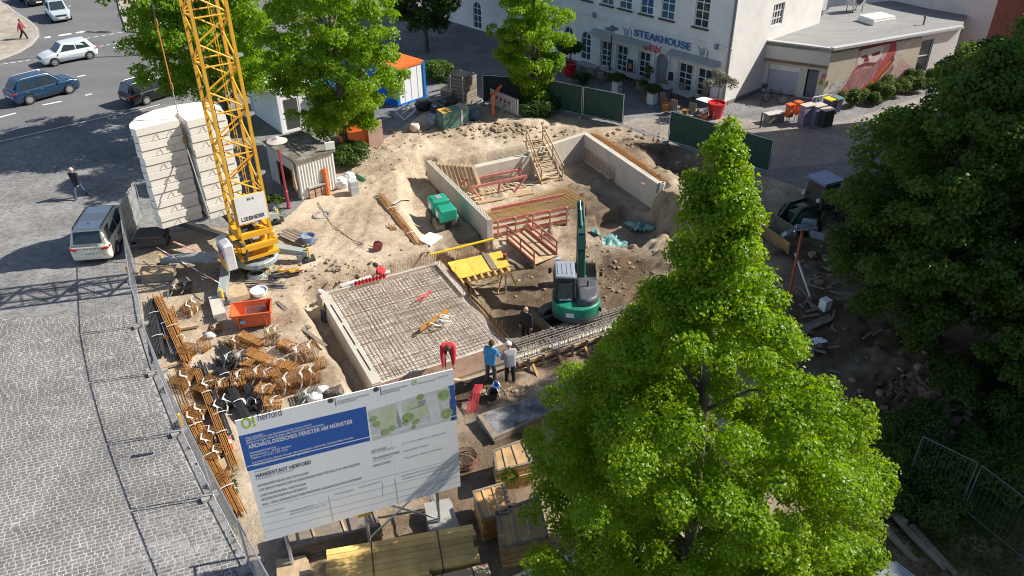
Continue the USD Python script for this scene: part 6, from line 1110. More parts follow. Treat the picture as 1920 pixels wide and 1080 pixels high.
# ================================================================ fences
def mesh_panel(name, label, a, b, h=2.0, group=None, feet=True, sheet_m=None, lean=0., dens=26, fm=None):
    fm = fm or m_steel; wm = m_black if sheet_m else fm
    """a site fence panel: tube frame, wires, concrete feet; sheet_m hangs a sheet on it"""
    a, b = np.asarray(a, float) * [1, 1, 0], np.asarray(b, float) * [1, 1, 0]; d = unit(b - a); L_ = np.linalg.norm(b - a); n = np.array([-d[1], d[0], 0])
    t = thing(name, label, 'fence panel', (a + b) / 2, group=group, world=True); P_ = lambda s, z: a + d * s + EZ * z + n * lean * z
    fr = [P_(.06, .08), P_(.06, h), P_(L_ - .06, h), P_(L_ - .06, .08)]
    for i in range(3): obj('frame_tube', MB().tube([fr[i], fr[i + 1]], .022, 7), fm, t)
    obj('frame_tube', MB().tube([P_(.06, .2), P_(L_ - .06, .2)], .02, 6), fm, t)
    w = MB()
    for k in range(1, dens): w.tube([P_(L_ * k / dens, .2), P_(L_ * k / dens, h)], .0035, 3, False)
    for z in (.6, 1.0, 1.45, h - .1): w.tube([P_(.06, z), P_(L_ - .06, z)], .0035, 3, False)
    obj('wires', w, wm, t, kind='stuff')
    if sheet_m:
        v = []; nx = 30
        for i in range(nx + 1):
            for j in range(5): v.append(P_(.05 + (L_ - .1) * i / nx, .1 + (h - .08) * j / 4) + n * (.075 + .025 * math.sin(i * 1.1 + j * .8) + .02 * math.sin(i * .37 + j * 2)))
        obj('sheeting', MB().add(v, [[i * 5 + j, (i + 1) * 5 + j, (i + 1) * 5 + j + 1, i * 5 + j + 1] for i in range(nx) for j in range(4)]), sheet_m, t, smooth=True)
    if feet:
        for s in (0,): obj('foot', MB().box(P_(0, .07), (.24, .7, .14), math.atan2(d[1], d[0])), m_concd, t)
    return t
FP = [at(246, 462), at(255, 525), at(269, 612), at(297, 700), at(342, 812), at(400, 932), at(470, 1066), at(545, 1205)]
flab = ['right beside the taxi', 'beside the crane outrigger', 'beside the sleeves of dark rebar', 'beside the long rusty bundles', 'with a yellow clamp', 'left of the construction sign', 'nearest panel at the bottom edge']
for k in range(7): mesh_panel('site_fence', 'galvanised mesh fence panel along the cobbled plaza, ' + flab[k], FP[k], FP[k + 1], group='mesh fence panels along the plaza')
yc = FP[4] * .75 + FP[5] * .25 + EZ * 1.25; obj('fence_clamp', MB().box(yc, (.1, .1, .5), .5), M('yellow_plastic', 0), label='yellow plastic clamp fixed on the mesh fence', cat='clamp')
lf = at(240, 505, .95); wl_ = thing('warning_lamp', 'round orange warning lamp on the fence beside the taxi', 'lamp', lf); obj('lens', MB().lathe([(0, .11), (.09, .08), (.11, 0), (.09, -.08), (0, -.11)], n=14), M('amber_lens', (.75, .3, .03), .3), wl_); obj('holder', MB().box((0, 0, -.18), (.12, .06, .18)), m_cy, wl_)
m_sheetg = M('silver_tarp', (.36, .37, .38), .45, .2, .3, 3, bump=.01, bscale=8)
mesh_panel('covered_fence', 'fence panel hung with a silver grey tarpaulin between taxi and ballast stack', at(246, 462), at(272, 408), sheet_m=m_sheetg)
m_gsheet = M('green_sheeting', (.018, .06, .042), .8, 0, .25, 6, bump=.003, bscale=60); m_dsheet = M('black_green_sheeting', (.008, .016, .016), .8, 0, .2, 4)
g0, g1_, g2 = at(905, 196), at(1018, 204), at(1168, 236)
mesh_panel('sheeted_fence', 'fence panel with near black sheeting behind the red and white barrier', g0, g1_ * .93 + g0 * .07, 2.0, 'sheeted fence panels by the restaurant', sheet_m=m_dsheet)
mesh_panel('sheeted_fence', 'fence panel with dark green sheeting beside the white floodlight mast', g1_, (g1_ + g2) / 2, 2.0, 'sheeted fence panels by the restaurant', sheet_m=m_gsheet)
mesh_panel('sheeted_fence', 'fence panel with dark green sheeting ending at the open site gate', (g1_ + g2) / 2, g2, 2.0, 'sheeted fence panels by the restaurant', sheet_m=m_gsheet)
g3, g4 = at(1250, 268), at(1441, 328)
mesh_panel('sheeted_fence', 'fence panel with sunlit green sheeting right of the open site gate', g3, g3 * .5 + g4 * .5, 2.0, 'sheeted fence panels by the restaurant', sheet_m=m_gsheet)
mesh_panel('sheeted_fence', 'fence panel with dark green sheeting behind the tip of the foreground lime tree', g3 * .5 + g4 * .5, g4, 2.0, 'sheeted fence panels by the restaurant', sheet_m=m_gsheet)
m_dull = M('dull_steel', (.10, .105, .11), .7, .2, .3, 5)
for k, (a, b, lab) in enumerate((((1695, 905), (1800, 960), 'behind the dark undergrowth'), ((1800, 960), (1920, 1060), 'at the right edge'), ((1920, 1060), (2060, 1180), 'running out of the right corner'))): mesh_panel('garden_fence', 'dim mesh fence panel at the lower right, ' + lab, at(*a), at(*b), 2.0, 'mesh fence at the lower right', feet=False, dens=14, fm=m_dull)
# ================================================================ everything that stands and lies about
def one(name, label, cat, mb, m, group=None, smooth=False): return obj(name, mb, m, None, smooth, label, cat, group)
def gp(u, v, z=None): p = gz(u, v) if z is None else at(u, v, z); return np.array([p[0], p[1], soil_at(p) if z is None else z])
def lay(a, b, z=.0): return gp(*a) + EZ * z, gp(*b) + EZ * z
def boxthing(name, label, cat, px, dims, rot, m, part='body', extra=(), group=None, z=None):
    p = gp(*px, z); t = thing(name, label, cat, p, rot, group); obj(part, MB().box((0, 0, dims[2] / 2), dims), m, t)
    for nm, c, d, mm in extra: obj(nm, MB().box(c, d), mm, t)
    return t
# ---- site cabins
m_cabw, m_cabb, m_cabo = M('cabin_white', (.74, .75, .78), .45, 0, .03, 1), M('cabin_blue', (.02, .16, .50), .4, 0, .05, 2), M('cabin_orange', (.70, .16, .03), .45, 0, .06, 2)
def cabin(label, a, b, Lc, Hc, roofm, postm, sidem, endm, group=None, door=False, sgn=1):
    a, b = at(*a), at(*b); d = unit(b - a); n = np.array([-d[1], d[0], 0]) * sgn; W_ = np.linalg.norm(b - a); t = thing('site_cabin', label, 'cabin', a, world=True, group=group)
    for i, (o, x, w) in enumerate(((a, d, W_), (a + n * Lc, d, W_), (a, n, Lc), (b, n, Lc))): obj('wall_panel', MB().beam(o + x * .06 + EZ * (Hc / 2), o + x * (w - .06) + EZ * (Hc / 2), .06, Hc - .2), endm if i < 2 else sidem, t)
    for o in (a, b, a + n * Lc, b + n * Lc): obj('corner_post', MB().box(o + EZ * Hc / 2, (.2, .2, Hc), math.atan2(d[1], d[0])), postm, t)
    for z, mm in ((.08, postm), (Hc - .06, roofm)):
        for p, q in ((a, b), (a + n * Lc, b + n * Lc), (a, a + n * Lc), (b, b + n * Lc)): obj('frame_rail', MB().beam(p + EZ * z, q + EZ * z, .17, .16), mm, t)
    r0 = (a + b) / 2 + EZ * (Hc + .03); obj('roof', MB().beam(r0, r0 + n * Lc, W_, .06), roofm, t)
    for k in range(1, 4): obj('seam', MB().beam(a + d * W_ * k / 4 - n * .035 + EZ * .2, a + d * W_ * k / 4 - n * .035 + EZ * (Hc - .2), .02, .03, d), M('seam_grey', (.4, .41, .43), .6), t)
    if door: obj('door', MB().beam(a + d * .3 - n * .04 + EZ * 1.05, a + d * 1.15 - n * .04 + EZ * 1.05, .04, 2.0), M('dark_opening', (.05, .05, .055), .8), t)
    return t
cabin('white site cabin with blue corner posts and orange roof behind the light lime tree', (748, 200), (797, 183), 6.0, 2.55, m_cabo, m_cabb, m_cabb, m_cabw)
cabin('white site cabin with a dark doorway, partly behind the crane mast', (532, 250), (602, 232), 4.6, 2.5, m_cabw, m_cabw, m_cabw, m_cabw, door=True)
cabin('blue storage container between the white cabin and the light lime tree', (606, 236), (672, 222), 5.5, 2.5, m_cabb, m_cabb, m_cabb, m_cabb)
# ---- tool shed
A, B_, C_ = at(566, 376), at(633, 354), at(511, 337); dB, dC = unit(B_ - A), unit(C_ - A); wB, wC = np.linalg.norm(B_ - A), min(np.linalg.norm(C_ - A), 3.4); HS = 2.15
sh_ = thing('tool_shed', 'grey tool shed with mossy roof and dark open side by the red lamp post', 'shed', A, world=True)
m_shw = M('shed_pale_steel', (.60, .60, .57), .5, .1, .08, 2); m_shg = M('shed_grey_side', (.34, .34, .32), .6, 0, .15, 2); 
zz2 = []
for k in range(27): zz2.append((wB * k / 26, .035 if k % 2 else 0.))
nB = np.array([dB[1], -dB[0], 0]); v = [A + dB * s + nB * o + EZ * z for s, o in zz2 for z in (0.05, HS)]
obj('corrugated_wall', MB().add(v, [[2 * i, 2 * i + 2, 2 * i + 3, 2 * i + 1] for i in range(26)]), m_shw, sh_)
gC = Polygon([(0, 0), (wC, 0), (wC, HS), (0, HS)]); nC = np.array([-dC[1], dC[0], 0]); nC = nC if nC[0] < 0 else -nC
wall(sh_, 'side_wall', A, dC, nC, list(gC.exterior.coords), [(.35, .02, 2.4, 1.5)], .05, m_shg)
obj('back_wall', MB().beam(A + dC * wC + EZ * HS / 2, A + dC * wC + dB * wB + EZ * HS / 2, .05, HS), m_shg, sh_); obj('far_wall', MB().beam(A + dB * wB + EZ * HS / 2, A + dC * wC + dB * wB + EZ * HS / 2, .05, HS), m_shg, sh_)
obj('floor', MB().beam(A + dB * wB / 2 + EZ * .03, A + dC * wC + dB * wB / 2 + EZ * .03, wB, .06), m_woodg, sh_)
r0 = A + dB * wB / 2 - dC * .15 + EZ * (HS + .05); obj('roof', MB().beam(r0, r0 + dC * (wC + .3), wB + .2, .08), ground_mat('mossy_roof', [(.35, (.06, .055, .04)), (.5, (.16, .15, .12)), (.65, (.34, .32, .28))], 1.2, 9., .01, 20.), sh_)
for k in range(3): a = A + dC * (.3 + .3 * k) + dB * (.5 + .3 * k) + EZ * (HS + .11); obj('roof_batten', MB().beam(a, a + dC * 1.9 + dB * .2, .06, .05), m_woodg, sh_)
tr2 = thing('strap_bunch', 'bunch of pale straps hanging at the near corner of the tool shed', 'straps', A + EZ * 1.2, world=True)
for k in range(9): p = A - dB * .06 + nC * .08 + dC * (.05 + .03 * k); obj('strap', strap([p + EZ * 2.1, p + EZ * 1.3 + nC * .06 * rng.random(), p + EZ * (.35 + .5 * rng.random()) + dC * .05 * rng.normal()], .06), M('pale_strap', (.55, .43, .26), .8, 0, .2, 5, obvar=.25), tr2)
fl_ = thing('flood_lamp', 'small white flood lamp on the right corner of the shed roof', 'lamp', A + dB * wB + EZ * HS, world=True); obj('casing', MB().box(A + dB * (wB - .1) + EZ * (HS + .35), (.5, .12, .4), .4), m_white, fl_); obj('stem', MB().tube([A + dB * (wB - .1) + EZ * HS, A + dB * (wB - .1) + EZ * (HS + .2)], .03), m_steel, fl_)
rb_ = gp(596, 366); bch = thing('slab_bench', 'thin concrete slab resting on hollow bricks before the tool shed', 'slab', rb_, math.atan2(dB[1], dB[0])); obj('slab', MB().box((0, 0, .62), (1.1, .5, .07)), m_concd, bch)
for k in range(3):
    for j in range(2): obj('brick', MB().box((-.38 + .36 * k, 0, .12 + .25 * j), (.28, .36, .22)), M('hollow_brick', (.40, .27, .2), .85, 0, .2, 6, obvar=.15), bch)
pp = gp(616, 365); op = thing('drain_pipe', 'orange plastic drain pipe leaning upright against the shed wall', 'pipe', pp); obj('pipe', MB().tube([(0, 0, 0), (-.1, .2, 1.25)], .12, 14, False).tube([(-.09, .18, 1.15), (-.11, .22, 1.42)], .15, 14, False), M('orange_pipe', (.62, .15, .03), .45), op)
for k, (u, v, s, lab) in enumerate(((640, 350, .42, 'left of two'), (655, 338, .36, 'right of two'))): one('sack', 'crumpled white plastic sack between shed and bush, ' + lab, 'sack', MB().mesh(trimesh.Trimesh(*(lambda w: (w[0] * (1 + .25 * (meshkit.noise(w[0] * 4 + k * 9) - .5))[:, None] * [s, s * .8, s * .9] + gp(u, v) + [0, 0, s * .5], w[1]))((trimesh.creation.icosphere(2).vertices, trimesh.creation.icosphere(2).faces)))), M('sack_white', (.66, .66, .67), .6, 0, .1, 4, bump=.02, bscale=6))
bk_ = thing('block_stack', 'neat stack of grey concrete blocks beside the white sacks', 'stack', gp(664, 362), .5)
for k in range(6): obj('block', MB().box((0, 0, .07 + .125 * k), (.42, .5, .115), .03 * (k % 2)), M('grey_block', (.45, .46, .48), .8, 0, .1, 4, obvar=.1), bk_)
gpi = lay((668, 330), (684, 340), .06); one('green_pipe', 'short dark green pipe lying behind the block stack', 'pipe', MB().tube(gpi, .1, 10), M('green_pipe', (.03, .18, .09), .4))
# ---- lamps and poles
def lamp_post(label, px, h, m, hat, zero=None):
    p = gp(*px); t = thing('street_lamp', label, 'street lamp', p); obj('pole', MB().tube([(0, 0, 0), (0, 0, h * .3), (0, 0, h * .31), (0, 0, h)], [.085, .085, .06, .05], 12), m, t)
    hd_ = obj('lantern', MB().lathe([(.07, h - .05), (.13, h + .05), (.17, h + .32), (.0, h + .34)], n=14), M('lantern_glass', (.5, .5, .48), .2), t); obj('hat', MB().lathe([(0, h + .62), (.1, h + .58), (.16, h + .46), (.5, h + .36), (.5, h + .33), (0, h + .35)], n=24), hat, t); obj('base_ring', MB().lathe([(.12, 0), (.12, .12), (.08, .16)], n=12), m, t); return t
lamp_post('red lamp post with a flat round hat in front of the tool shed', (542, 391), 3.35, M('lamp_red', (.33, .035, .05), .4), M('hat_pale', (.55, .47, .42), .5))
lamp_post('dark lamp post with a flat hat before the restaurant awning', (1142, 151), 3.3, m_cdark, M('hat_dark', (.16, .18, .2), .4))
wp = gp(1019, 196); wt = thing('flood_mast', 'slim white mast with a small floodlight by the slim lime tree', 'mast', wp); obj('pole', MB().tube([(0, 0, 0), (0, 0, 4.4)], .05, 8), m_white, wt); obj('cable_box', MB().box((.06, -.06, 2.3), (.1, .1, .7)), m_steel, wt); obj('floodlight', MB().box((.15, -.1, 4.3), (.4, .15, .32), .3), m_cdark, wt)
fm = gp(1478, 560); ft = thing('flood_mast', 'orange mast with four floodlights in the shade right of the pit', 'mast', fm); hM = 3.3
obj('pole', MB().tube([(0, 0, 0), (0, 0, hM)], .06, 8), M('mast_orange', (.34, .10, .04), .6), ft); obj('cross_arm', MB().tube([(-.6, -.1, hM), (.6, .15, hM)], .03, 6), m_white, ft)
for x, y, z, r in ((-.6, -.2, .0, .5), (.25, .15, .25, -.3), (.55, -.2, -.15, -.6), (0, .1, .05, 0)): obj('floodlight', MB().box((x, y, hM + z), (.55, .14, .36), np.array(rz(r)) @ np.array([[1, 0, 0], [0, .8, -.6], [0, .6, .8]])), M('flood_glass', (.25, .3, .36), .15, .2, .1, 3), ft)
gr_ = lay((1482, 520), (1515, 575), .5); one('grey_pole', 'pale grey pole leaning right of the floodlight mast', 'pole', MB().tube([gr_[0] + EZ * .7, gr_[1]], .05, 8), m_steel)
# ---- skips
def skip(label, px, rot, w, d, h, m, name='skip'):
    t = thing(name, label, 'skip', gp(*px), rot); o = MB(); b, tp = .12, .02
    P8 = lambda f, z: [np.array([(-w / 2 + f * x0, -d / 2 + f * .5, z)]) for x0 in (1,)]
    outer = [(-w / 2 + .3, -d / 2 + .15, .08), (w / 2 - .1, -d / 2 + .15, .08), (w / 2 - .1, d / 2 - .15, .08), (-w / 2 + .3, d / 2 - .15, .08)]; top = [(-w / 2, -d / 2, h), (w / 2, -d / 2, h), (w / 2, d / 2, h), (-w / 2, d / 2, h)]
    for i in range(4): j = (i + 1) % 4; ctr = np.array([0, 0, h / 2]); q = [np.array(outer[i]), np.array(outer[j]), np.array(top[j]), np.array(top[i])]; n = unit(np.cross(q[1] - q[0], q[2] - q[0])) * .03; obj('side', MB().add(q + [x - n for x in q], [[0, 1, 2, 3], [7, 6, 5, 4], [0, 4, 5, 1], [1, 5, 6, 2], [2, 6, 7, 3], [3, 7, 4, 0]]), m, t)
    obj('floor', MB().box((.1, 0, .09), (w - .4, d - .35, .03)), m, t)
    for x in (-w / 3, w / 3): obj('rib', MB().beam((x, -d / 2 + .12, .08), (x, -d / 2 - .035, h - .06), .08, .05, (1, 0, 0)), m, t)
    for p, q in zip(top, top[1:] + top[:1]): obj('rim', MB().beam(p, q, .07, .06), m, t)
    return t
m_or = site_paint('skip_orange', (.60, .115, .035), .55)
s1 = skip('open orange skip with grey stirrups in it beside the rebar store', (477, 606), math.radians(12), 1.55, 1.0, .75, m_or)
for k in range(8): obj('stirrup', MB().beam((-.25 + .1 * k, .2, .12), (-.22 + .1 * k, .3, .62), .03, .16, (1, 0, 0)), m_steel, s1, label='grey stirrup standing in the skip')
obj('sticker', MB().box((-.35, -.505, .45), (.2, .02, .14)), M('sticker_blue', (.2, .5, .7), .5), s1)
skip('orange skip behind the trunk of the light lime tree', (668, 268), math.radians(25), 2.3, 1.4, 1.0, m_cabo)
boxthing('pink_board', 'pinkish board standing upright right of the orange skip', 'board', (706, 272), (.9, .12, 1.5), .5, M('pink_board', (.52, .34, .28), .7))
boxthing('low_wall_stone', 'pale kerb stone block right behind the tool shed', 'stone', (655, 262), (2.2, .3, .3), .35, m_conc)
# ---- stacks at the back of the site
ps = gp(868, 186); pk = thing('pallet_stack', 'tall brown wrapped stack of slatted crates at the back of the site', 'crates', ps, -.55)
for k in range(7):
    for j in range(2): obj('slat', MB().box((0, -.62 if j else .62, .14 + .24 * k), (1.5, .04, .2)), m_woodg, pk); obj('slat', MB().box((-.74 if j else .74, 0, .14 + .24 * k), (.04, 1.22, .2)), m_woodg, pk)
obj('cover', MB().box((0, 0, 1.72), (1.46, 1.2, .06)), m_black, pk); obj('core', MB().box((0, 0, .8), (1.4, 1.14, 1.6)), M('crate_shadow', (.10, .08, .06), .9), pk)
for x in (-.5, .5): obj('strap', MB().box((x, 0, .88), (.06, 1.34, 1.74)), m_strap, pk)
boxthing('crate', 'low brown crate leaning beside the tall wrapped crate stack', 'crate', (843, 186), (.9, .8, .7), -.5, m_woodg, extra=(('lid', (0, 0, .73), (1.0, .9, .05), m_wood),))
a, b = gp(833, 246), gp(879, 232); dd = unit((b - a) * [1, 1, 0]); nn = np.array([-dd[1], dd[0], 0]); pst = thing('panel_stack', 'standing stack of green edged formwork panels with a white strap', 'panels', a, world=True); Lp = np.linalg.norm(b - a)
for k in range(10): obj('panel', MB().beam(a - nn * 0 + EZ * (.1 + .105 * k) + nn * .45, b + EZ * (.1 + .105 * k) + nn * .45, .9, .096), M('panel_green', (.10, .22, .18), .5, 0, .1, 2, obvar=.12), pst)
obj('top_panel', MB().beam(a + EZ * 1.12 + nn * .45, a + dd * Lp * .6 + EZ * 1.12 + nn * .45, .88, .03), M('panel_orange', (.62, .36, .06), .6, 0, .15, 3), pst); obj('top_panel', MB().beam(a + dd * Lp * .61 + EZ * 1.12 + nn * .45, b + EZ * 1.12 + nn * .45, .88, .03), m_wood, pst); obj('strap', MB().beam(a + dd * Lp * .7 + nn * .45 + EZ * .6, a + dd * Lp * .76 + nn * .45 + EZ * .6, .94, 1.1), m_strap, pst)
bt_ = thing('barrier_stack', 'white barrier boards with red squares standing before the dark sheeting', 'barriers', gp(945, 212), world=True); a, b = gp(918, 196), gp(971, 219)
for k in range(15):
    f = k / 14; p = a * (1 - f) + b * f; bd = obj('barrier_board', MB().beam(p + EZ * .1, p + EZ * 1.15, .11, .035, unit(b - a)), m_white, bt_)
    if k in (1, 4, 6, 8, 10): obj('red_square', MB().beam(p + EZ * .6 + np.array([-.03, -.045, 0]), p + EZ * .82 + np.array([-.03, -.045, 0]), .13, .02, unit(b - a)), m_red if False else M('signal_red', (.55, .02, .04), .4), bd)
ob = gp(925, 220); oj = thing('orange_prop', 'orange steel prop with a raised arm leaning at the barrier boards', 'prop', ob); obj('post', MB().beam((0, 0, 0), (0, 0, 1.5), .16, .16, (0, 1, 0)), m_or, oj); obj('arm', MB().beam((0, 0, 1.45), (.55, .45, 1.95), .14, .14), m_or, oj); obj('timber', MB().beam((.15, -.35, 0), (.85, .2, .8), .16, .05), m_woodg, oj)
for k, (px, r, h, m, lab) in enumerate((((795, 205), .55, .7, m_black, 'open black big bag behind the sunlit sacks'), ((845, 200), .5, .6, m_black, 'black big bag left of the crate stack'), ((812, 236), .4, .75, M('blue_white_bag', (.25, .28, .36), .7, 0, .4, 5), 'blue grey bag with cables at the end of the green panel stack'), ((778, 246), .33, .5, M('white_brown_sack', (.55, .46, .38), .8, 0, .3, 5), 'whitish brown sack lying in the sun left of the green panel stack'), ((890, 224), .45, .7, M('barrel_blue', (.08, .11, .16), .5), 'dark blue barrel right behind the green panel stack'))):
    ICO = trimesh.creation.icosphere(2); vv = ICO.vertices * (1 + .35 * (meshkit.noise(ICO.vertices * 3 + k * 7) - .5))[:, None]; vv[:, 2] = np.clip(vv[:, 2], -.8, .7); one('bag' if k < 4 else 'barrel', lab, 'bag' if k < 4 else 'barrel', MB().add(vv * [r, r, h / 1.5] + gp(*px) + EZ * h * .5, ICO.faces), m, smooth=50)
for k, (px, rot, lab) in enumerate((((820, 190), .3, 'dark steel rack lying on its side by the crate stack'), ((762, 222), 1.0, 'pale bent steel frame left of the sacks'))):
    t = thing('steel_frame', lab, 'frame', gp(*px), rot); mm = m_steel if k else m_cgrey
    for i in range(3): obj('bar', MB().beam((-.6, -.35 + .35 * i, .15 + .2 * i), (.6, -.3 + .3 * i, .4 + .15 * i), .07, .07), mm, t)
    for i in (-.6, .6): obj('bar', MB().beam((i, -.35, .15 + (.25 if i > 0 else 0)), (i, .35, .55 + (.15 if i > 0 else 0)), .06, .06), mm, t)
hv = MB()
for k in range(46): u, v = 830 + rng.normal() * 34, 214 + rng.normal() * 9; p = gp(u, v); e = rng.normal(size=3) * [.5, .5, .12]; hv.beam(p + EZ * .08, p + e + EZ * (.2 + abs(e[2])), .06, .04)
one('scrap_heap', 'dark heap of scrap timber and iron behind the green panel stack', 'scrap', hv, m_cdark).prim.SetCustomDataByKey('kind', 'stuff')
# ---- around the crane
def tub(label, px, r, h, m, fill=None, name='bucket', z=None, par=None):
    t = thing(name, label, name, gp(*px, z)); obj('wall', MB().lathe([(0, .02), (r * .8, .02), (r, h), (r * 1.05, h), (r * 1.05, h + .02), (r * .96, h + .02), (r * .76, .05), (0, .05)], n=18), m, t, smooth=30)
    if fill: obj('contents', MB().lathe([(0, h * .75), (r * .6, h * .72), (r * .93, h * .7)], n=18), fill, t)
    else: obj('handle', MB().tube([(-r, 0, h), (-r * .7, .1, h * 1.35), (0, .15, h * 1.5), (r * .7, .1, h * 1.35), (r, 0, h)], .012, 5), m_steel, t)
    return t
tub('blue plastic tub beside the plank pile near the crane outrigger', (580, 456), .32, .4, M('tub_blue', (.16, .27, .46), .5), m_concd, 'tub'); tub('grey bucket on the pale board at the outrigger foot', (565, 490), .2, .4, M('bucket_grey', (.36, .40, .42), .5)); tub('white round tub behind the orange skip', (487, 552), .36, .22, m_white, M('tub_inside', (.5, .55, .62), .5), 'tub'); tub('black bucket on the formwork panel stack by the red straps', (924, 748), .2, .32, m_black, z=.62 - .6); tub('small blue bucket standing in the trench behind the panel stack', (930, 730), .12, .2, m_cabb); tub('black bucket at the corner of the rebar store behind the sign', (474, 768), .17, .3, m_black)
planks('plank_pile', 'pile of dark planks and bars beside the blue tub', 'planks', (528, 442), (572, 462), .1, 5, .16, m=m_woodg, jit=.2, dz=.02)
planks('board', 'pale board with cable lying at the foot of the right outrigger', 'board', (568, 512), (622, 487), .06, 2, .34, m=M('pale_board', (.56, .46, .34), .7, 0, .15, 3), jit=.05)
tray = thing('tool_tray', 'tray of yellow and red hand tools right of the hose coils', 'tray', gp(535, 516), .25); obj('tray', MB().box((0, 0, .06), (1.2, .55, .1)), m_cdark, tray)
for k in range(14): a = np.array([rng.uniform(-.5, .4), rng.uniform(-.2, .2), .15 + .1 * rng.random()]); obj('tool', MB().beam(a, a + [rng.uniform(.2, .5), rng.uniform(-.2, .3), rng.uniform(-.05, .15)], .05, .04), M(('tool_yellow', 'tool_red', 'tool_wood')[k % 3], ((.7, .45, .03), (.45, .1, .06), (.45, .33, .2))[k % 3], .5), tray)
hc = thing('hose_coil', 'grey hose coiled on the ground beside the crane', 'hose', gp(482, 517))
for k in range(3): obj('coil', MB().tube([(math.cos(q) * (.42 - .05 * k), math.sin(q) * (.34 - .04 * k), .04 + .05 * k) for q in np.linspace(0, 6.28, 22)], .03, 6), m_steel, hc)
bs_ = thing('bar_bundle', 'loose bundle of grey steel bars on the sand below the hose coil', 'steel bundle', gp(490, 540), world=True)
for k in range(16): a, b = lay((443 + rng.uniform(-4, 4), 528 + 1.5 * k), (528 + rng.uniform(-14, 14), 528 + 1.0 * k + rng.uniform(-3, 3)), .04 + .02 * (k % 3)); obj('bar', MB().tube([a, b], .014, 5), m_dark if k % 3 else m_steel, bs_)
a, b = gp(388, 560), gp(420, 600); sb_ = boxthing('concrete_beam', 'short pale concrete block with steel cable loops left of the orange skip', 'concrete block', (410, 584), (1.5, .5, .34), -1.15, m_conc2)
for k in range(6): obj('cable', MB().tube([(-.4 + .13 * k, .2, .36), (-.25 + .12 * k, .55, .5), (.05 + .1 * k, .9, .3), (.2 + .1 * k, 1.1, .05)], .012, 4), m_steel, sb_)
boxthing('wood_block', 'big squared timber block under the crane outrigger foot', 'timber', (445, 555), (.9, 1.0, .26), .5, m_wood)
boxthing('crate', 'long low grey crate at the left crane outrigger', 'crate', (300, 522), (1.4, .6, .42), .15, m_woodg, extra=(('lid', (0, 0, .44), (1.5, .7, .04), m_wood), ('offcut', (-.5, .1, .5), (.4, .3, .08), m_woodg)))
bs2 = thing('board_stack', 'dark stack of thin boards under the ballast beside the taxi', 'boards', gp(290, 458), .15)
for k in range(8): obj('board', MB().box((rng.uniform(-.05, .05), rng.uniform(-.05, .05), .05 + .085 * k), (1.3, 1.0, .07), rng.uniform(-.04, .04)), M('dark_board', (.10, .085, .075), .85, 0, .25, 5, obvar=.25), bs2)
ICO = trimesh.creation.icosphere(2); one('rubbish_bag', 'dark blue rubbish bag beside the white crane panel', 'bag', MB().add(ICO.vertices * (1 + .3 * (meshkit.noise(ICO.vertices * 4) - .5))[:, None] * [.4, .36, .34] + gp(510, 403) + EZ * .28, ICO.faces), M('bag_dark_blue', (.03, .035, .055), .35, 0, .3, 5, bump=.02, bscale=9), smooth=60)
def bar2(name, label, a, b, za, zb, mats, wd=.1):
    p, q = gp(*a) + EZ * za, gp(*b) + EZ * zb; t = thing(name, label, 'barrier bar', p, world=True); n = 12
    for k in range(n): obj('stripe', MB().beam(p + (q - p) * k / n, p + (q - p) * (k + 1) / n, wd, .02), mats[k % 2], t)
m_pk = M('faded_red', (.42, .16, .15), .6)
bar2('barrier_bar', 'faded red and white barrier plank running from the ballast to the outrigger', (330, 472), (440, 525), .55, .75, (m_pk, M('faded_pink', (.55, .33, .31), .6))); bar2('barrier_tape', 'thin red and white barrier tape along the crane base to the timber block', (300, 485), (420, 558), .6, .7, (m_pk, m_white), .035)
mh = gp(605, 404); one('manhole_ring', 'flat manhole ring in the sand beside the shed', 'manhole', MB().lathe([(.34, .06), (.46, .06), (.46, .0)], mh, 24).lathe([(.30, .05), (.335, .05)], mh, 24), m_concd)
cb2 = [gz(u, v) + EZ * .02 for u, v in ((596, 380), (607, 398), (620, 420), (640, 436), (660, 450), (680, 458), (700, 464))]; one('cable', 'thin black cable lying across the sand from the shed to the red reel', 'cable', MB().tube(cb2, .015, 5), m_black)
rl = thing('cable_reel', 'small red and grey cable reel at the end of the black cable', 'reel', gp(709, 469)); obj('flange', MB().cyl((0, -.12, .22), .22, .03, 16, AY), M('reel_red', (.3, .06, .05), .5), rl); obj('flange', MB().cyl((0, .12, .22), .22, .03, 16, AY), M('reel_red', 0), rl); obj('drum', MB().cyl((0, 0, .22), .15, .22, 14, AY), m_black, rl)
# ---- long rusty bars, white sheet, tripod, tarpaulins
def bars(label, a, b, n, m, z=.06, sp=.05, r=.016, straps=0, bend=None, group=None, name='bar_bundle', jit=.03):
    p, q = gp(*a) + EZ * z, gp(*b) + EZ * z; t = thing(name, label, 'steel bundle', p, world=True, group=group); d = unit(q - p); s = unit(np.cross(EZ, d)); L_ = np.linalg.norm(q - p); rows = max(1, int(n ** .5 * .8))
    for k in range(n):
        i, j = k // rows, k % rows; o = s * (i - n / rows / 2) * sp + EZ * j * sp * .8 + rng.normal(size=3) * .006; e = d * rng.normal() * L_ * jit
        pts = [p + o + e, q + o + e] if bend is None else [p + o + e + np.asarray(bend), p + o + e, q + o + e]
        obj('bar', MB().tube(pts, r, 5), m, t)
    for k in range(straps):
        c = p + d * L_ * (k + .7) / (straps + .4); w_ = n / rows * sp / 2 + .04; h_ = rows * sp * .8 + .05
        obj('strap', strap([c - s * w_ - EZ * .05, c - s * w_ + EZ * h_, c + EZ * (h_ + .03), c + s * w_ + EZ * h_, c + s * w_ - EZ * .05, c + s * (w_ + .15) + EZ * .02 + d * .15], .045), m_strap, t)
    return t
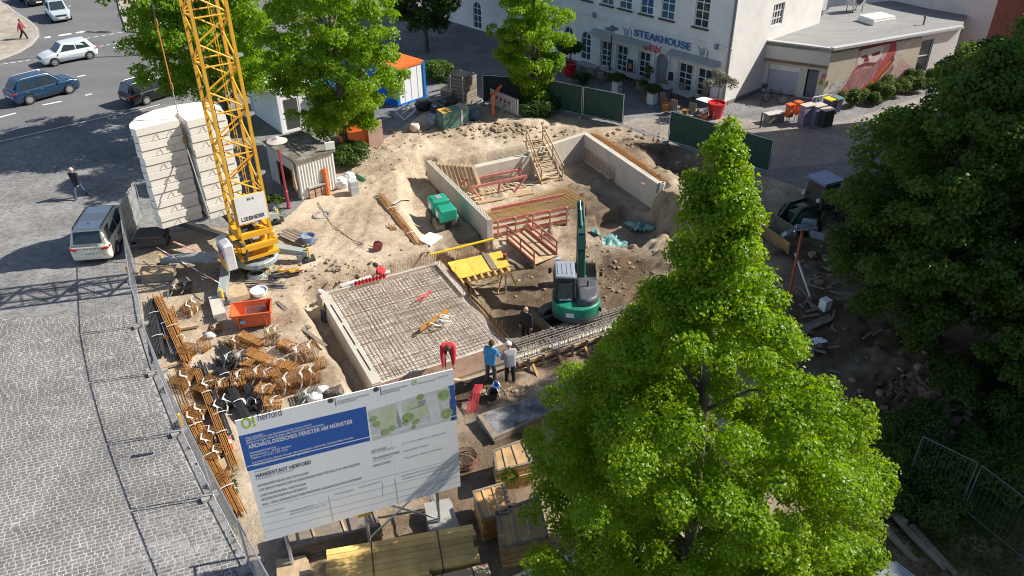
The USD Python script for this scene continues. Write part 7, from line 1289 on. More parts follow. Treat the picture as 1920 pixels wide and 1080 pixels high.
bars('long rusty bar bundle with a white tag from the sand to the guard strip', (712, 366), (800, 478), 6, m_rust, .1, .07, .022, 2); bars('second long rusty bar bundle lying closer to the slab', (735, 425), (775, 482), 5, m_rust, .1, .07, .022, 1)
one('pale_strip', 'pale strip of fleece across the long rusty bars', 'strip', strap([gz(738, 386) + EZ * .12, gz(750, 380) + EZ * .15, gz(768, 376) + EZ * .05], .14), m_strap)
sq = [gz(*p) + EZ * .06 for p in ((785, 452), (806, 438), (830, 447), (808, 464))]; one('white_sheet', 'white board lying flat near the green trench roller', 'board', MB().add(sq + [p + EZ * .04 for p in sq], [[3, 2, 1, 0], [4, 5, 6, 7], [0, 1, 5, 4], [1, 2, 6, 5], [2, 3, 7, 6], [3, 0, 4, 7]]), m_white)
fp = [gp(933, 551), gp(969, 540), gp(941, 522)]; tc_ = sum(fp) / 3 + EZ * 1.45; tpd = thing('surveying_tripod', 'yellow wooden tripod carrying a red survey instrument beside the yellow deck', 'tripod', sum(fp) / 3, world=True)
for p in fp:
    for s in (-.025, .025): obj('leg', MB().beam(p, tc_ + unit(p - tc_) * .05 + [s, 0, 0], .035, .045), M('tripod_yellow', (.72, .42, .03), .5), tpd)
obj('head', MB().cyl(tc_ + EZ * .03, .09, .06, 12), m_rust, tpd); ins = obj('instrument', hull([tc_ + [x, y, z] for x in (-.06, .06) for y in (-.07, .07) for z in (.1, .3)], .03), M('instrument_red', (.33, .05, .03), .5), tpd, smooth=40); obj('telescope', MB().cyl(tc_ + EZ * .22, .045, .26, 12, AY), m_black, ins)
def tarp(label, px, ru, rv, hgt, seed):
    c = gp(*px); ex, ey = gp(px[0] + ru, px[1]) - c, gp(px[0], px[1] - rv) - c; N = 26; v = []
    for i in range(N + 1):
        for j in range(N + 1):
            x, y = i / N * 2 - 1, j / N * 2 - 1; rr = 1 + .25 * math.sin(4 * math.atan2(y, x) + seed); q = np.array([x * 3.1, y * 1.3, seed * 3.]); p = c + ex * [1, 1, 0] * x * rr + ey * [1, 1, 0] * y * rr
            p[2] = soil_at(p) + .05 + hgt * math.exp(-(x * x + y * y) * 1.3) * (.5 + meshkit.noise(q)) + .16 * (meshkit.noise(q * 3.1) - .3); v.append(p)
    k = np.array([[i * (N + 1) + j, (i + 1) * (N + 1) + j, (i + 1) * (N + 1) + j + 1, i * (N + 1) + j + 1] for i in range(N) for j in range(N) if abs((i + .5) / N * 2 - 1) ** 2.2 + abs((j + .5) / N * 2 - 1) ** 2.2 < 1.0 + .25 * math.sin(i * 1.3 + seed)])
    one('tarpaulin', label, 'tarpaulin', MB().add(v, k), M('teal_tarp', (.14, .29, .28), .5, 0, .25, 3, bump=.015, bscale=8), smooth=True)
tarp('crumpled teal tarpaulin over the edge of the dug hole', (1198, 434), 24, 18, .55, 1); tarp('crumpled teal tarpaulin lying in front of the dug hole', (1142, 460), 28, 14, .3, 2)
# ---- the rebar store between fence and trench
LB = 'dark straight bar bundles'
bars('dark grey bundle of straight bars nearest the mesh fence', (288, 568), (303, 672), 20, m_dark, .12, .05, .02, 2); bars('grey bundle of long pipes beside the dark bars', (297, 566), (330, 670), 16, M('grey_bar', (.24, .235, .24), .55, .4, .2, 6, island=.2), .12, .05, .02, 1)
bars('long bright rusty bar bundle running along the store', (300, 566), (356, 690), 14, m_rust, .25, .05, .02, 1); bars('thin rusty bar bundle right of the long one', (326, 585), (358, 705), 8, m_rust, .2, .05, .018, 1)
bars('rusty bar bundle along the fence left of the sign', (372, 700), (442, 880), 16, m_rust, .15, .05, .02, 2); bars('longest rusty bar bundle beside the fence, ending left of the sign', (352, 770), (452, 970), 22, m_rust, .12, .05, .02, 3)
bars('dark ribbed bars tied with white straps above the sign corner', (378, 690), (432, 830), 24, m_dark, .15, .045, .018, 2); bars('second bundle of dark ribbed bars above the O of the sign', (408, 680), (470, 800), 26, m_dark, .12, .045, .018, 2)
bars('third bundle of dark ribbed bars in the middle of the store', (418, 650), (490, 770), 22, m_dark, .12, .045, .018, 1)
def cages(label, px, rot, w, h, n, pitch, m, tilt=0., straps=1, r=.012, lean=.0):
    """a row of stirrups standing or lying one behind the other"""
    t = thing('stirrup_bundle', label, 'stirrups', gp(*px) + EZ * .03, rot)
    for k in range(n):
        x = (k - n / 2) * pitch; j = rng.normal(size=2) * .012; q = [(x + lean * z, y + j[0], z + j[1] + .02) for y, z in ((-w / 2, 0), (w / 2, 0), (w / 2, h), (-w / 2, h), (-w / 2, 0), (-w / 2 + .06, .05))]; obj('stirrup', MB().tube(q, r, 5), m, t)
    for k in range(straps):
        x = (k - (straps - 1) / 2) * n * pitch * .5; obj('strap', strap([(x - .2, -w / 2 - .1, .1), (x - .1, -w / 2 - .03, h * .6), (x, -w / 4, h + .06), (x + .05, w / 4, h + .05), (x + .12, w / 2 + .04, h * .5), (x + .3, w / 2 + .2, .05)], .055), m_strap, t)
        obj('strap', strap([(x + .1, -w / 2, h * .9), (x - .05, 0, h + .1), (x + .2, w * .3, h + .12), (x + .3, w / 2, h * .7)], .045), m_strap, t)
    return t
R1, R2 = m_rust, M('yellow_rust', 0)
for px, rot, w, h, n, pit, m, st, ln_, lab in (((360, 585), 1.2, .5, .35, 14, .05, R1, 2, 0, 'rusty stirrup bundle with white straps standing near the concrete block'), ((340, 548), .3, .5, .3, 22, .04, M('weathered_rebar', 0), 2, .4, 'dark tangle of stirrups with white ties in the crane shadow'), ((352, 668), 1.3, .55, .3, 16, .045, R1, 0, .3, 'open rusty stirrups left of the ribbed bars'), ((385, 655), 1.0, .4, .4, 8, .05, R1, 0, .1, 'few rusty brackets standing in the sand'), ((345, 720), 1.35, .6, .3, 20, .05, R1, 1, .2, 'broad rusty stirrup row beside the fence'), ((365, 790), 1.3, .55, .3, 18, .05, R1, 2, .2, 'rusty stirrup row with two straps left of the sign corner'),
        ((470, 645), -.6, .35, .3, 24, .055, R1, 0, .5, 'long rusty stirrup bundle below the orange skip'), ((513, 640), .35, .55, .5, 12, .045, R2, 2, 0, 'yellow rusty bracket stack with white straps right of the skip'), ((440, 685), .25, .55, .4, 18, .05, m_dark, 2, .2, 'dark grey bracket bundle tied in white plastic'), ((465, 715), .35, .6, .35, 22, .06, R1, 2, .3, 'rusty cage bundle in the centre of the store'), ((520, 690), -.45, .45, .28, 26, .055, R1, 1, .6, 'flat rusty stirrup fan pointing to the slab'), ((570, 672), .45, .7, .45, 18, .055, R1, 2, .3, 'tall rusty stirrup row beside the trench'), ((552, 725), .5, .75, .42, 22, .055, R1, 2, .3, 'largest rusty stirrup row just behind the sign'), ((585, 715), .6, .5, .45, 12, .055, R1, 1, .1, 'short rusty stirrup row at the trench edge'), ((430, 730), .2, .55, .3, 22, .05, R1, 2, .5, 'rusty stirrups heaped over the ribbed bars'), ((498, 745), -.2, .5, .4, 14, .05, R1, 1, .2, 'rusty curled brackets behind the sign top'), ((513, 770), .1, .55, .4, 12, .05, R1, 1, .1, 'square rusty brackets right behind the sign'), ((575, 748), .4, .5, .25, 16, .05, M('greenish_bar', (.2, .21, .18), .7, .2, .2, 6), 1, .5, 'grey green bracket row behind the sign logo'), ((415, 770), 1.0, .5, .3, 16, .05, m_dark, 2, .3, 'dark brackets with white ties at the sign corner'), ((405, 860), 1.3, .4, .25, 14, .05, R1, 1, .3, 'rusty brackets lying left of the blue sign field'), ((625, 745), .5, .4, .25, 12, .05, m_dark, 0, .5, 'dark flat brackets above the sign top edge'), ((405, 622), .4, .4, .2, 10, .05, R1, 1, .5, 'small rusty bracket bundle left of the skip')): cages(lab, px, rot, w, h, n, pit, m, 0, st, .013, ln_)
for px, rot, w, h, n, pit, m, st, ln_, lab in (((320, 640), 1.3, .4, .2, 10, .05, R1, 0, .5, 'few rusty hooks beside the long grey pipes'), ((385, 735), 1.1, .5, .3, 18, .05, R1, 1, .4, 'rusty hoop row between fence bars and ribbed bars'), ((455, 690), -.3, .4, .3, 16, .05, R1, 1, .5, 'rusty hooks crossing the dark bracket bundle'), ((500, 712), .1, .5, .3, 18, .05, R1, 1, .4, 'rusty hoop row at the heart of the store'), ((535, 655), -.5, .4, .3, 14, .05, R1, 0, .6, 'rusty hooks below the yellow bracket stack'), ((390, 830), 1.25, .5, .25, 16, .05, R1, 2, .4, 'rusty hoops by the small red and white box'), ((415, 905), 1.25, .4, .2, 12, .05, R1, 0, .4, 'last rusty hoops at the lower end of the store'), ((440, 650), .9, .4, .25, 10, .05, R1, 1, .4, 'rusty hooks by the loose dark plank'), ((600, 690), .5, .35, .3, 9, .05, R1, 0, .3, 'few rusty hoops at the very edge of the trench'), ((478, 675), -.6, .45, .3, 20, .05, R1, 0, .5, 'long flat rusty hook row below the skip bundle')): cages(lab, px, rot, w, h, n, pit, m, 0, st, .013, ln_)
for k in range(5): bars('single rusty bars scattered over the store, ' + ('by the skip', 'in the middle', 'near the sign', 'along the fence', 'by the trench')[k], ((420, 640), (440, 700), (480, 735), (335, 700), (540, 690))[k], ((500, 668), (520, 715), (560, 722), (385, 830), (600, 715))[k], 5, R1, .2, .09, .014)
for k, (px, s) in enumerate((((590, 750), .3), ((545, 655), .25), ((395, 632), .22), ((605, 735), .25), ((450, 760), .25))): one('plastic_bag', 'whitish plastic bag among the rebar, ' + ('grey one behind the sign', 'beside the yellow rusty brackets', 'left of the orange skip', 'at the trench edge above the sign', 'beside the black bucket')[k], 'bag', MB().add(ICO.vertices * (1 + .5 * (meshkit.noise(ICO.vertices * 3 + k) - .5))[:, None] * s * [1, .8, .6] + gp(*px) + EZ * s * .4, ICO.faces), M('bag_white', (.62, .62, .6), .5, 0, .2, 4), smooth=50)
boxthing('cardboard_box', 'small red and white box left of the blue sign field', 'box', (428, 840), (.3, .45, .25), .4, M('box_red', (.5, .08, .06), .6), extra=(('label', (0, .0, .256), (.3, .2, .01), m_white),)); boxthing('timber', 'pale timber block under the bars left of the sign', 'timber', (430, 870), (.7, .4, .2), .9, m_wood)
for k, (a, b) in enumerate((((545, 600), (612, 650)), ((520, 566), (545, 590)), ((540, 588), (585, 618)), ((448, 590), (462, 612)))): planks('loose_plank', 'loose dark plank on the sand, ' + ('longest one leading to the trench', 'short one right of the skip rim', 'with white ties right of the skip', 'beside the concrete block')[k], 'plank', a, b, .05, 1, .16, m=m_woodg)
for k, (a, b, h) in enumerate((((310, 690), (345, 680), .08), ((330, 620), (372, 612), .08), ((395, 700), (432, 690), .06))): planks('sleeper', 'timber sleeper under the bar bundles, ' + ('lowest by the fence', 'uppermost', 'under the ribbed bars')[k], 'timber', a, b, h, 1, .14, .1, m_wood)
# ---- stacks at the bottom: timber, pallets, formwork panels
def timber_stack(label, a, b, cols, rows, w, h, z, m, sep=True, straps=(.3, .75), px_z=0.):
    p, q = at(*a, z), at(*b, z); d = unit((q - p) * [1, 1, 0]); s = np.array([d[1], -d[0], 0]); t = thing('timber_stack', label, 'timber', p * [1, 1, 0], world=True); Lq = np.linalg.norm((q - p)[:2])
    for i in range(cols):
        for j in range(rows):
            if j < rows - 1 and 0 < i < cols - 1: continue
            e0, e1_ = rng.uniform(-.05, .12), rng.uniform(-.12, .05); c0 = p + s * (w * (i + .5)) - EZ * (h * (rows - 1 - j) + h / 2); obj('beam', MB().beam(c0 + d * e0, c0 + d * (Lq + e1_), w * .94, h * .93), m, t)
    for f in straps: c0 = p + d * Lq * f + s * (w * cols / 2); obj('strap', MB().beam(c0 - s * (w * cols / 2 + .01) + EZ * .008, c0 + s * (w * cols / 2 + .01) + EZ * .008, .03, .006).beam(c0 + s * (w * cols / 2 + .012) + EZ * .008, c0 + s * (w * cols / 2 + .012) - EZ * h * rows, .03, .006), m_black, t)
    return t
m_ty = M('yellow_beam_timber', (.40, .26, .095), .65, 0, .3, 1.3, col2=(.74, .50, .16), obvar=.28)
timber_stack('long stack of yellow and brown formwork beams at the bottom of the picture', (612, 1030), (886, 982), 6, 6, .2, .2, 1.1, m_ty); timber_stack('shorter stack of yellow beams in front of the long stack', (622, 1075), (800, 1042), 5, 5, .2, .2, 1.05, m_ty, straps=(.5,)); timber_stack('brown beam stack at the lower right of the long stack', (790, 1085), (915, 1055), 5, 4, .2, .2, .95, m_wood)
def pallet_panels(label, px4, z0, n, th, m, name='panel_stack', top=None):
    c = atl(px4, z0 + n * th); t = thing(name, label, 'panels', c[3] * [1, 1, 0] + EZ * z0, world=True); ctr = sum(c) / 4
    for k in range(n):
        z = z0 + k * th; sc = 1 - .015 * rng.random(); lo = [(ctr + (p - ctr) * sc) * [1, 1, 0] + EZ * (z + .012) + np.append(rng.normal(size=2) * .02, 0) for p in c]; hi = [p + EZ * (th - .014) for p in lo]
        obj('panel', MB().add(lo + hi, [[3, 2, 1, 0], [4, 5, 6, 7], [0, 1, 5, 4], [1, 2, 6, 5], [2, 3, 7, 6], [3, 0, 4, 7]]), m, t)
    if not top and n > 4:
        for i in range(4): p, q = c[i] + (ctr - c[i]) * .05, c[(i + 1) % 4] + (ctr - c[(i + 1) % 4]) * .05; obj('edge_batten', MB().beam(p + EZ * .015, q + EZ * .015, .07, .05), m_woodg, t)
        for f in (.3, .62): p, q = c[0] * (1 - f) + c[1] * f, c[3] * (1 - f) + c[2] * f; obj('cross_batten', MB().beam(p + EZ * .012, q + EZ * .012, .06, .04), m_wood, t)
    if top: sc = .82; obj('inlay', MB().add([ctr + (p - ctr) * sc + EZ * .004 for p in c], [[0, 1, 2, 3]]), top, t)
    return t, c, ctr
m_pan = M('panel_timber', (.42, .27, .12), .7, 0, .25, 3, obvar=.25); m_wet = ground_mat('wet_panel_face', [(.36, (.035, .04, .055)), (.47, (.10, .105, .115)), (.55, (.21, .21, .215)), (.68, (.38, .38, .39))], 1.1, 5., .001, 20., .62)
pallet_panels('formwork panel stack with a wet grey face beside the red straps', ((892, 778), (1010, 738), (1040, 770), (926, 822)), -.45, 6, .13, m_woodg, top=m_wet)
pallet_panels('lower brown panel stack left under the wet panel stack', ((886, 792), (960, 800), (985, 850), (925, 860)), -.6, 4, .13, m_woodg)
pallet_panels('yellow brown panel stack below the wet panels', ((925, 845), (980, 825), (1000, 868), (930, 885)), -.1, 8, .13, m_pan)
pallet_panels('orange brown panel stack standing right of the sign post', ((886, 922), (945, 905), (960, 960), (905, 975)), -.1, 8, .13, M('panel_orange_brown', (.46, .25, .09), .7, 0, .2, 3, obvar=.2))
pallet_panels('pale panel stack under the left branches of the foreground lime tree', ((930, 960), (1010, 930), (1030, 1010), (940, 1030)), -.1, 8, .13, m_pan)
pallet_panels('grey boards stacked below the construction sign, left part', ((525, 985), (700, 945), (715, 985), (540, 1030)), -.1, 6, .12, m_woodg); pallet_panels('pale pallet at the left foot of the construction sign', ((520, 1050), (575, 1040), (585, 1075), (520, 1090)), -.1, 4, .13, m_wood, 'pallet')
pallet_panels('grey concrete slab pile under the sign cross brace', ((795, 945), (845, 932), (860, 985), (805, 1000)), -.1, 4, .12, m_concd, 'slab_pile')
for k in range(5): planks('long_board', 'long grey scaffold board beside the wet panels, ' + ('first', 'second', 'third', 'fourth', 'fifth')[k] + ' from the trench', 'board', (890 + 5 * k, 762 + 6 * k), (1062 + 4 * k, 722 + 7 * k), -.1 + .04 * (k % 2), 1, .26, m=m_woodg if k % 2 else m_concd)
rst = thing('strap_heap', 'red lifting straps draped over the boards beside the panel stacks', 'straps', gp(890, 765), world=True)
for k in range(4): p = [gp(905 + 1 * k, 741 + k) + EZ * .4, gp(893 + 4 * k, 745) + EZ * .6, gp(884 + 5 * k, 758) + EZ * (.38 + .05 * k), gp(876 + 6 * k, 777 - k) + EZ * .05]; obj('strap', strap(p, .075), M('red_webbing', 0), rst)
co = thing('wire_coil', 'rusty wire coil with a pale tie right of the sign', 'coil', gp(872, 870))
for k in range(12): obj('turn', MB().tube([(math.cos(q) * (.36 + .06 * rng.random()), math.sin(q) * (.36 + .06 * rng.random()), .05 + .03 * k) for q in np.linspace(0, 6.28, 18)], .012, 4), M('dark_red_rust', (.16, .06, .04), .8, .1, .3, 8), co)
# banner at the bottom edge
b0, b1 = at(958, 1082, 2.0), at(1062, 1036, 2.0); db_ = unit((b1 - b0) * [1, 1, 0]); nb_2 = np.array([db_[1], -db_[0], 0]); ban = thing('banner', 'white banner with a teal square and black letters at the bottom edge', 'banner', b0 * [1, 1, 0], world=True); Lb_ = np.linalg.norm((b1 - b0)[:2]); o0 = b0 * [1, 1, 0]
obj('cloth', MB().beam(o0 - db_ * .8 + EZ * 1.45, o0 + db_ * (Lb_ + .6) + EZ * 1.45, .012, 1.1), m_white, ban); obj('teal_square', MB().beam(o0 + db_ * .62 + nb_2 * .008 + EZ * 1.72, o0 + db_ * .92 + nb_2 * .008 + EZ * 1.72, .004, .3), M('teal_print', (.06, .30, .42), .5), ban)
obj('lettering', MB().text('D', .28, o0 + db_ * .25 + nb_2 * .008 + EZ * 1.58, db_, EZ, .003), m_black, ban); obj('lettering', MB().text('BAU', .3, o0 + db_ * .42 + nb_2 * .008 + EZ * 1.16, db_, EZ, .003, width=.95), m_black, ban)
for f in (-.7, Lb_ + .5): obj('pole', MB().tube([o0 + db_ * f - nb_2 * .05, o0 + db_ * f - nb_2 * .05 + EZ * 2.05], .03, 7), m_steel, ban)
# ---- lower right in the shade
tb_ = thing('tube_stack', 'stack of galvanised scaffold tubes seen end on at the bottom right', 'scaffold tubes', at(1668, 1075, .3) * [1, 1, 0], world=True); tc0 = at(1660, 1062, .6); td = unit(np.array([.55, -.84, 0])); ts = np.array([td[1] * -1, td[0], 0])
for k in range(72): i, j = k % 12, k // 12; c0 = tc0 * [1, 1, 0] + ts * ((i - 6) * .085 + (j % 2) * .04) + EZ * (.1 + .075 * j) + td * rng.uniform(-.12, .1); obj('tube', MB().lathe([(.024, 0), (.034, 0), (.034, 2.6), (.024, 2.6), (.024, 0)], c0, 8, np.stack([ts, EZ, td], 1)), m_steel, tb_)
for k, (a, b) in enumerate((((1600, 925), (1660, 968)), ((1612, 915), (1678, 962)), ((1640, 930), (1690, 985)), ((1585, 940), (1640, 990)))): planks('old_timber', 'old timber beside the garden fence, ' + ('leftmost in the sun', 'middle one in the sun', 'longest going into shade', 'lowest one under blue film')[k], 'timber', a, b, .15, 2, .14, .12, m_woodg if k else m_wood)
for k, (a, b) in enumerate((((1690, 985), (1770, 1070)), ((1710, 990), (1790, 1080)), ((1650, 985), (1720, 1060)))): planks('long_timber', 'long dim timber lying at the bottom right, ' + ('left', 'right', 'nearest the scaffold tubes')[k], 'timber', a, b, .05, 1, .18, .1, m_woodg)
a, b = lay((1632, 930), (1668, 965), .4); one('blue_film', 'blue plastic film over the old timber', 'film', strap([a, (a + b) / 2 + EZ * .1, b], .3), M('blue_film', (.06, .14, .32), .4))
for k, (u, v, d, r_, m) in enumerate(((1755, 810, (.9, .8, .12), .4, m_steel), (1850, 888, (1.2, .5, .05), .3, m_cgrey), (1770, 880, (.35, .3, .14), .2, m_woodg), (1545, 580, (.35, .35, .5), .5, m_white))): boxthing(('metal_sheet', 'shovel_blade', 'wood_block', 'canister')[k], ('pale metal sheet among the broken rubble', 'dim grey board on the dark ground beyond the fence', 'brown block by the fence rail', 'white canister between the lime tree and the dark trees')[k], ('sheet', 'board', 'block', 'canister')[k], (u, v), d, r_, m)
lo_ = at(1420, 440), at(1520, 500); one('low_board', 'brown retaining board along the dug edge by the loader', 'board', MB().beam(gp(1425, 440) + EZ * .3, gp(1478, 478) + EZ * .3, .06, .6), M('orange_timber', 0))
for k, (a, b, z, m) in enumerate((((1492, 628), (1560, 598), .1, m_woodg), ((1500, 650), (1548, 640), .1, m_steel), ((1470, 600), (1500, 640), .2, M('orange_timber', 0)), ((1560, 660), (1620, 690), .1, m_woodg), ((1590, 560), (1650, 590), .1, m_concd), ((1440, 520), (1470, 560), .1, m_woodg), ((1610, 640), (1640, 610), .15, m_woodg))): planks('site_plank', ('dim plank', 'pale scaffold tube', 'reddish board', 'dim board', 'concrete strip', 'dim short plank', 'dim tilted board')[k] + ' on the dark soil between lime tree and dark trees', 'plank', a, b, z, 2, .2, m=m)
wh_ = MB()
for k in range(60): p = gp(1530 + rng.normal() * 60, 600 + rng.normal() * 45); e = rng.normal(size=3) * [.35, .35, .06]; wh_.beam(p + EZ * .05, p + e + EZ * .1, .09, .05)
one('timber_litter', 'litter of broken timber on the dark soil right of the lime tree', 'timber litter', wh_, m_woodg).prim.SetCustomDataByKey('kind', 'stuff')
# ---- restaurant terrace
m_tt = M('table_top', (.34, .34, .34), .5, 0, .1, 3); m_wick = M('wicker', (.22, .16, .11), .8, 0, .2, 9); fr_ = math.atan2(BD[1], BD[0])
def table(lab, px, w=1.3, d=.75, m=m_tt):
    t = thing('terrace_table', lab, 'table', at(*px), fr_, 'tables on the restaurant terrace'); obj('table_top', MB().box((0, 0, .73), (w, d, .04)), m, t)
    for x in (-w / 2 + .1, w / 2 - .1):
        for y in (-d / 2 + .1, d / 2 - .1): obj('leg', MB().box((x, y, .355), (.05, .05, .71)), m_cdark, t)
for px, w_, d_, lab, m in (((1100, 140), 1.9, .9, 'grey terrace table nearest the palm', m_tt), ((1140, 150), 1.3, .8, 'grey terrace table below the second french window', m_tt), ((1182, 160), 1.6, .8, 'grey terrace table beside the blackboard', m_tt), ((1244, 182), 1.1, .7, 'grey terrace table right in front of the grey door', m_tt), ((1280, 195), 1.4, .8, 'grey terrace table with wicker chairs below the fourth french window', m_tt), ((1322, 208), 1.1, .8, 'white terrace table in the sun beside the big red pot', m_white)): table(lab, px, w_, d_, m)
def chair(px, rot, lab):
    t = thing('wicker_chair', lab, 'chair', at(*px), rot, 'wicker chairs on the terrace'); obj('seat', MB().box((0, 0, .43), (.48, .46, .06)), m_wick, t); obj('backrest', MB().box((0, .22, .7), (.48, .05, .5)), m_wick, t)
    for x in (-.21, .21):
        for y in (-.2, .2): obj('leg', MB().box((x, y, .2), (.045, .045, .4)), m_wick, t)
for k, (u, v, r) in enumerate(((1128, 158, 2.4), (1160, 172, -.7), (1200, 178, 2.4), (1245, 198, 2.4), (1265, 212, 2.5), (1300, 218, 2.4), (1240, 176, -.8), (1275, 184, -.7), (1318, 190, -.7), (1110, 150, 2.4))): chair((u, v), r, 'wicker chair at the restaurant terrace, ' + ('third from the left', 'below the lamp post', 'left of the white planter', 'behind the orange flower pot', 'nearest the site gate', 'beside the white table', 'by the menu board', 'under the fourth french window', 'under the last french window', 'nearest the palm')[k])
m_pot, m_terr = M('red_pot', (.50, .02, .025), .35), M('terracotta', (.48, .16, .06), .75, 0, .12, 5)
def pot(lab, px, r, h, m, plant=None, name='plant_pot'):
    t = thing(name, lab, 'plant pot', at(*px)); obj('pot', MB().lathe([(0, 0), (r * .68, 0), (r, h), (r * 1.06, h), (r * 1.06, h * 1.04), (r * .9, h * 1.04), (r * .88, h * .92), (0, h * .92)], n=20), m, t, smooth=35)
    if plant:
        mat_, n_, s_, hh, lf, tr_h = plant; q_ = np.random.default_rng(int(px[0])); cl_ = [[q_.normal() * s_ * .45, q_.normal() * s_ * .45, h + tr_h + hh * q_.uniform(.25, .8), s_ * q_.uniform(.3, .5), .9] for _ in range(10)]
        obj('stem', MB().tube([(0, 0, h * .9), (.03, 0, h + tr_h), (0, .02, h + tr_h + hh * .4)], [.05, .04, .02], 7), m_bark, t); obj('foliage', MB().add(*foliage(cl_, n_, lf, int(px[0]))), mat_, t, kind='stuff')
    return t
pot('big red pot with a silvery olive tree at the right end of the terrace', (1341, 220), .55, .95, m_pot, (m_olive, 2600, .85, 1.2, .09, .9)); pot('big red pot with a dark palm at the left end of the terrace', (1068, 142), .5, .9, m_pot, (m_darkleaf, 2200, .8, 1.0, .2, .6))
pot('terracotta pot with white flowers beside the white table', (1319, 224), .26, .4, m_terr, (M('white_flowers', (.7, .62, .64), .7), 260, .25, .25, .07, 0.)); pot('terracotta pot in front of the terrace near the site gate', (1247, 207), .28, .5, m_terr); pot('terracotta pot left of the white planter', (1212, 190), .25, .4, m_terr); pot('low spiky green plant in a dark pot before the palm', (1093, 158), .35, .35, m_cdark, (m_midleaf, 900, .5, .3, .18, 0.)); pot('small dark pot in the shade by the green sheeting', (1284, 214), .2, .3, m_rust)
for k, (u, v, lab) in enumerate(((1222, 194, 'white planter box with a green bush before the grey door'), (1156, 172, 'white planter box with a dark bush below the lamp post'))):
    t = thing('planter', lab, 'planter', at(u, v), fr_); obj('box', MB().box((0, 0, .4), (.5, .5, .8)), m_white, t); obj('foliage', MB().add(*foliage([[q * .2, w_ * .2, 1.0, .32, .9] for q in (-1, 1) for w_ in (-1, 1)], 1500, .1, 300 + k)), m_midleaf, t, kind='stuff')
an = thing('a_board', 'small framed menu stand between the tables', 'menu stand', at(1180, 150), fr_); obj('board', MB().box((0, 0, .9), (.5, .05, .7)), m_black, an); obj('picture', MB().box((0, .03, 1.0), (.3, .01, .35)), m_terr, an)
for x in (-.2, .2): obj('leg', MB().box((x, 0, .28), (.04, .3, .56)), m_cdark, an)
cp_ = thing('climbing_rose', 'thin climbing plant on a trellis left of the grey door', 'plant', at(1210, 182)); obj('stem', MB().tube([(0, 0, 0), (.1, .1, 1.0), (0, .1, 1.9)], .03, 6), m_bark, cp_); obj('foliage', MB().add(*foliage([[0, .1, 1.3, .3, 1.2], [.1, 0, 1.8, .35, 1], [-.2, .1, .9, .3, 1]], 700, .1, 345)), m_midleaf, cp_, kind='stuff')
for k, (u, v, m, lab) in enumerate(((1376, 243, m_steel, 'pale steel bollard left of the low wall'), (1425, 240, m_cdark, 'dark steel bollard right of the pale one'), (1337, 224, m_wood, 'thin wooden stake before the big red pot'))): b_ = thing('bollard', lab, 'bollard', at(u, v)); obj('post', MB().tube([(0, 0, 0), (0, 0, .95)], .045, 10), m, b_); obj('cap', MB().lathe([(0, 1.0), (.05, .98), (.055, .94), (0, .94)], n=10), m, b_)
# bins, cabinets, wall, bicycles
for k, (u, v, lab) in enumerate(((1476, 232, 'orange letter bin on legs, left of two'), (1491, 227, 'orange letter bin on legs, right of two'))):
    t = thing('orange_bin', lab, 'bin', at(u, v), .5); obj('box', hull([(x, y, z) for x in (-.17, .17) for y in (-.14, .14) for z in (.5, 1.2)], .04), M('bin_orange', (.70, .12, .02), .45), t, smooth=35); obj('lid', MB().box((0, 0, 1.26), (.46, .42, .05)), M('bin_orange', 0), t); obj('slot', MB().box((.02, -.19, 1.08), (.2, .02, .05)), m_black, t); obj('sticker', MB().box((.05, -.19, .8), (.14, .015, .14)), m_plate, t)
    for x in (-.1, .1): obj('leg', MB().box((x, 0, .25), (.04, .04, .5)), m_steel, t)
m_graf = ground_mat('graffiti_cabinet', [(.35, (.16, .15, .30)), (.45, (.33, .26, .40)), (.55, (.45, .40, .42)), (.65, (.40, .25, .18))], 3., 9., .001, 20., .6)
for k, (u, v, w_, h_, m, lab) in enumerate(((1509, 232, .85, 1.2, m_graf, 'graffiti covered street cabinet beside the orange bins'), (1529, 231, .8, 1.15, m_graf, 'second graffiti covered street cabinet, right of the first'), (1546, 236, .75, 1.05, M('cabinet_dark', (.06, .055, .05), .7, 0, .3, 5), 'dark cabinet at the right end of the bins'))):
    t = thing('street_cabinet', lab, 'cabinet', at(u, v), .45); obj('body', MB().box((0, 0, h_ / 2), (w_, .5, h_)), m, t); obj('roof', MB().box((0, 0, h_ + .03), (w_ + .06, .56, .06)), M('cabinet_top', (.5, .42, .38), .6), t)
for k, (u, v, cm, lab) in enumerate(((1551, 214, M('bin_lid_yellow', (.6, .5, .03), .5), 'dark wheeled bin with a yellow lid behind the cabinets'), (1564, 212, M('bin_lid_green', (.1, .2, .18), .5), 'dark wheeled bin with a green lid behind the cabinets'))):
    t = thing('wheeled_bin', lab, 'bin', at(u, v), .45); obj('body', hull([(x, y, .12) for x in (-.2, .2) for y in (-.2, .2)] + [(x, y, .95) for x in (-.26, .26) for y in (-.27, .27)], .03), M('bin_navy', (.03, .04, .10), .5), t, smooth=35); obj('lid', MB().box((0, 0, 1.02), (.64, .68, .07)), cm, t)
    for x in (-.2, .2): obj('wheel', MB().cyl((x, .25, .1), .1, .05, 12, AX), m_black, t)
lw = thing('low_wall', 'low grey stone wall left of the orange bins', 'wall', at(1450, 228), .35); obj('wall', MB().box((0, 0, .27), (1.2, .5, .54)), m_concd, lw); obj('coping', MB().box((0, 0, .57), (1.26, .56, .06)), m_conc, lw)
rk = thing('bike_rack', 'small white railing behind the street cabinets', 'railing', at(1533, 208), .4)
for k in range(5): obj('bar', MB().tube([(-.6 + .3 * k, 0, 0), (-.6 + .3 * k, 0, 1.0)], .025, 6), m_white, rk)
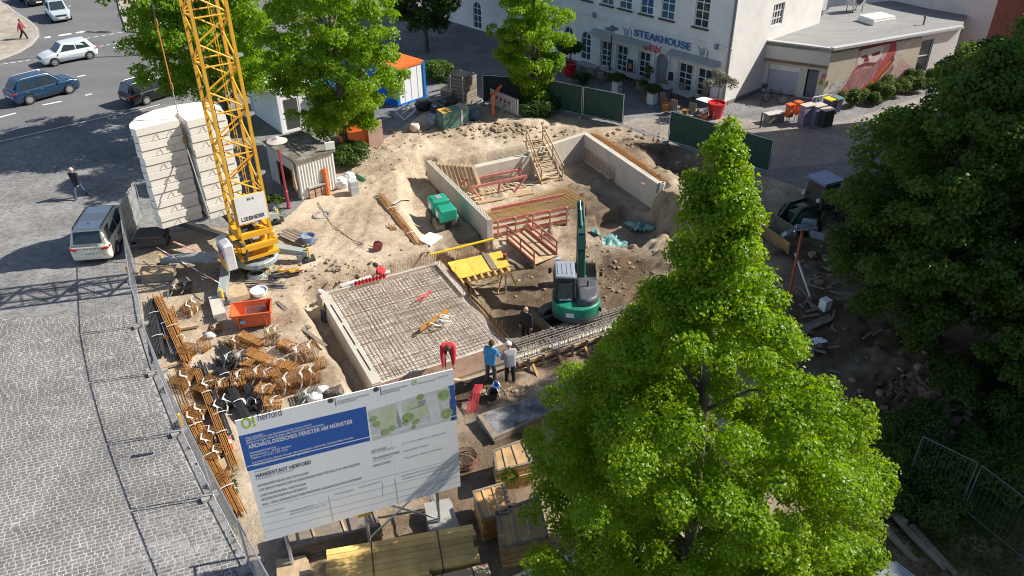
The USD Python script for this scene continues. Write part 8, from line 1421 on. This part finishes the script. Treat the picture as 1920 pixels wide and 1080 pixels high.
obj('rail', MB().tube([(-.6, 0, 1.0), (.6, 0, 1.0)], .025, 6), m_white, rk)
def bike(lab, px, rot, basket):
    t = thing('bicycle', lab, 'bicycle', at(*px), rot); 
    for x in (-.52, .52):
        wl = obj('wheel', MB().lathe([(.31, -.02), (.345, -.02), (.345, .02), (.31, .02), (.31, -.02)], (x, 0, .35), 22, AY), m_tyre, t); sp = MB()
        for k in range(9): a = k * math.pi / 9; sp.tube([(x + .32 * math.cos(a), 0, .35 + .32 * math.sin(a)), (x - .32 * math.cos(a), 0, .35 - .32 * math.sin(a))], .004, 3)
        obj('spokes', sp, m_steel, wl)
    fr = MB()
    for p, q in (((-.52, 0, .35), (-.15, 0, .3)), ((-.15, 0, .3), (-.25, 0, .8)), ((-.52, 0, .35), (-.22, 0, .7)), ((-.15, 0, .3), (.38, 0, .8)), ((-.22, 0, .68), (.36, 0, .88)), ((.52, 0, .35), (.36, 0, .95))): fr.tube([p, q], .022, 6)
    obj('frame', fr, m_cdark, t); obj('handlebar', MB().tube([(.25, -.28, 1.0), (.36, -.1, .98), (.36, .1, .98), (.25, .28, 1.0)], .016, 6), m_black, t); obj('saddle', hull([(-.36, -.06, .86), (-.36, .06, .86), (-.12, 0, .86)], .035), m_black, t)
    if basket: obj('basket', MB().box((.62, 0, .92), (.3, .36, .24)), m_black, t)
bike('dark bicycle with a basket leaning at the garage door, left of two', (1428, 192), 1.2, True); bike('dark bicycle beside the grey side door, right of two', (1450, 193), -.5, False)
# broken rubble under the dark trees, board with a rubbish strip
rb2 = MB()
for k in range(150): u, v = 1740 + rng.normal() * 45, 750 + rng.normal() * 22; p = gp(u, v); rb2.box(p + EZ * .08, rng.uniform(.1, .45, 3) * [1, .7, .35], trimesh.transformations.euler_matrix(*rng.uniform(-1, 1, 3))[:3, :3])
one('broken_slabs', 'heap of broken slabs and roots under the dark trees at the right', 'rubble', rb2, M('broken_brick', (.19, .115, .085), .9, 0, .3, 3, island=.3)).prim.SetCustomDataByKey('kind', 'stuff')
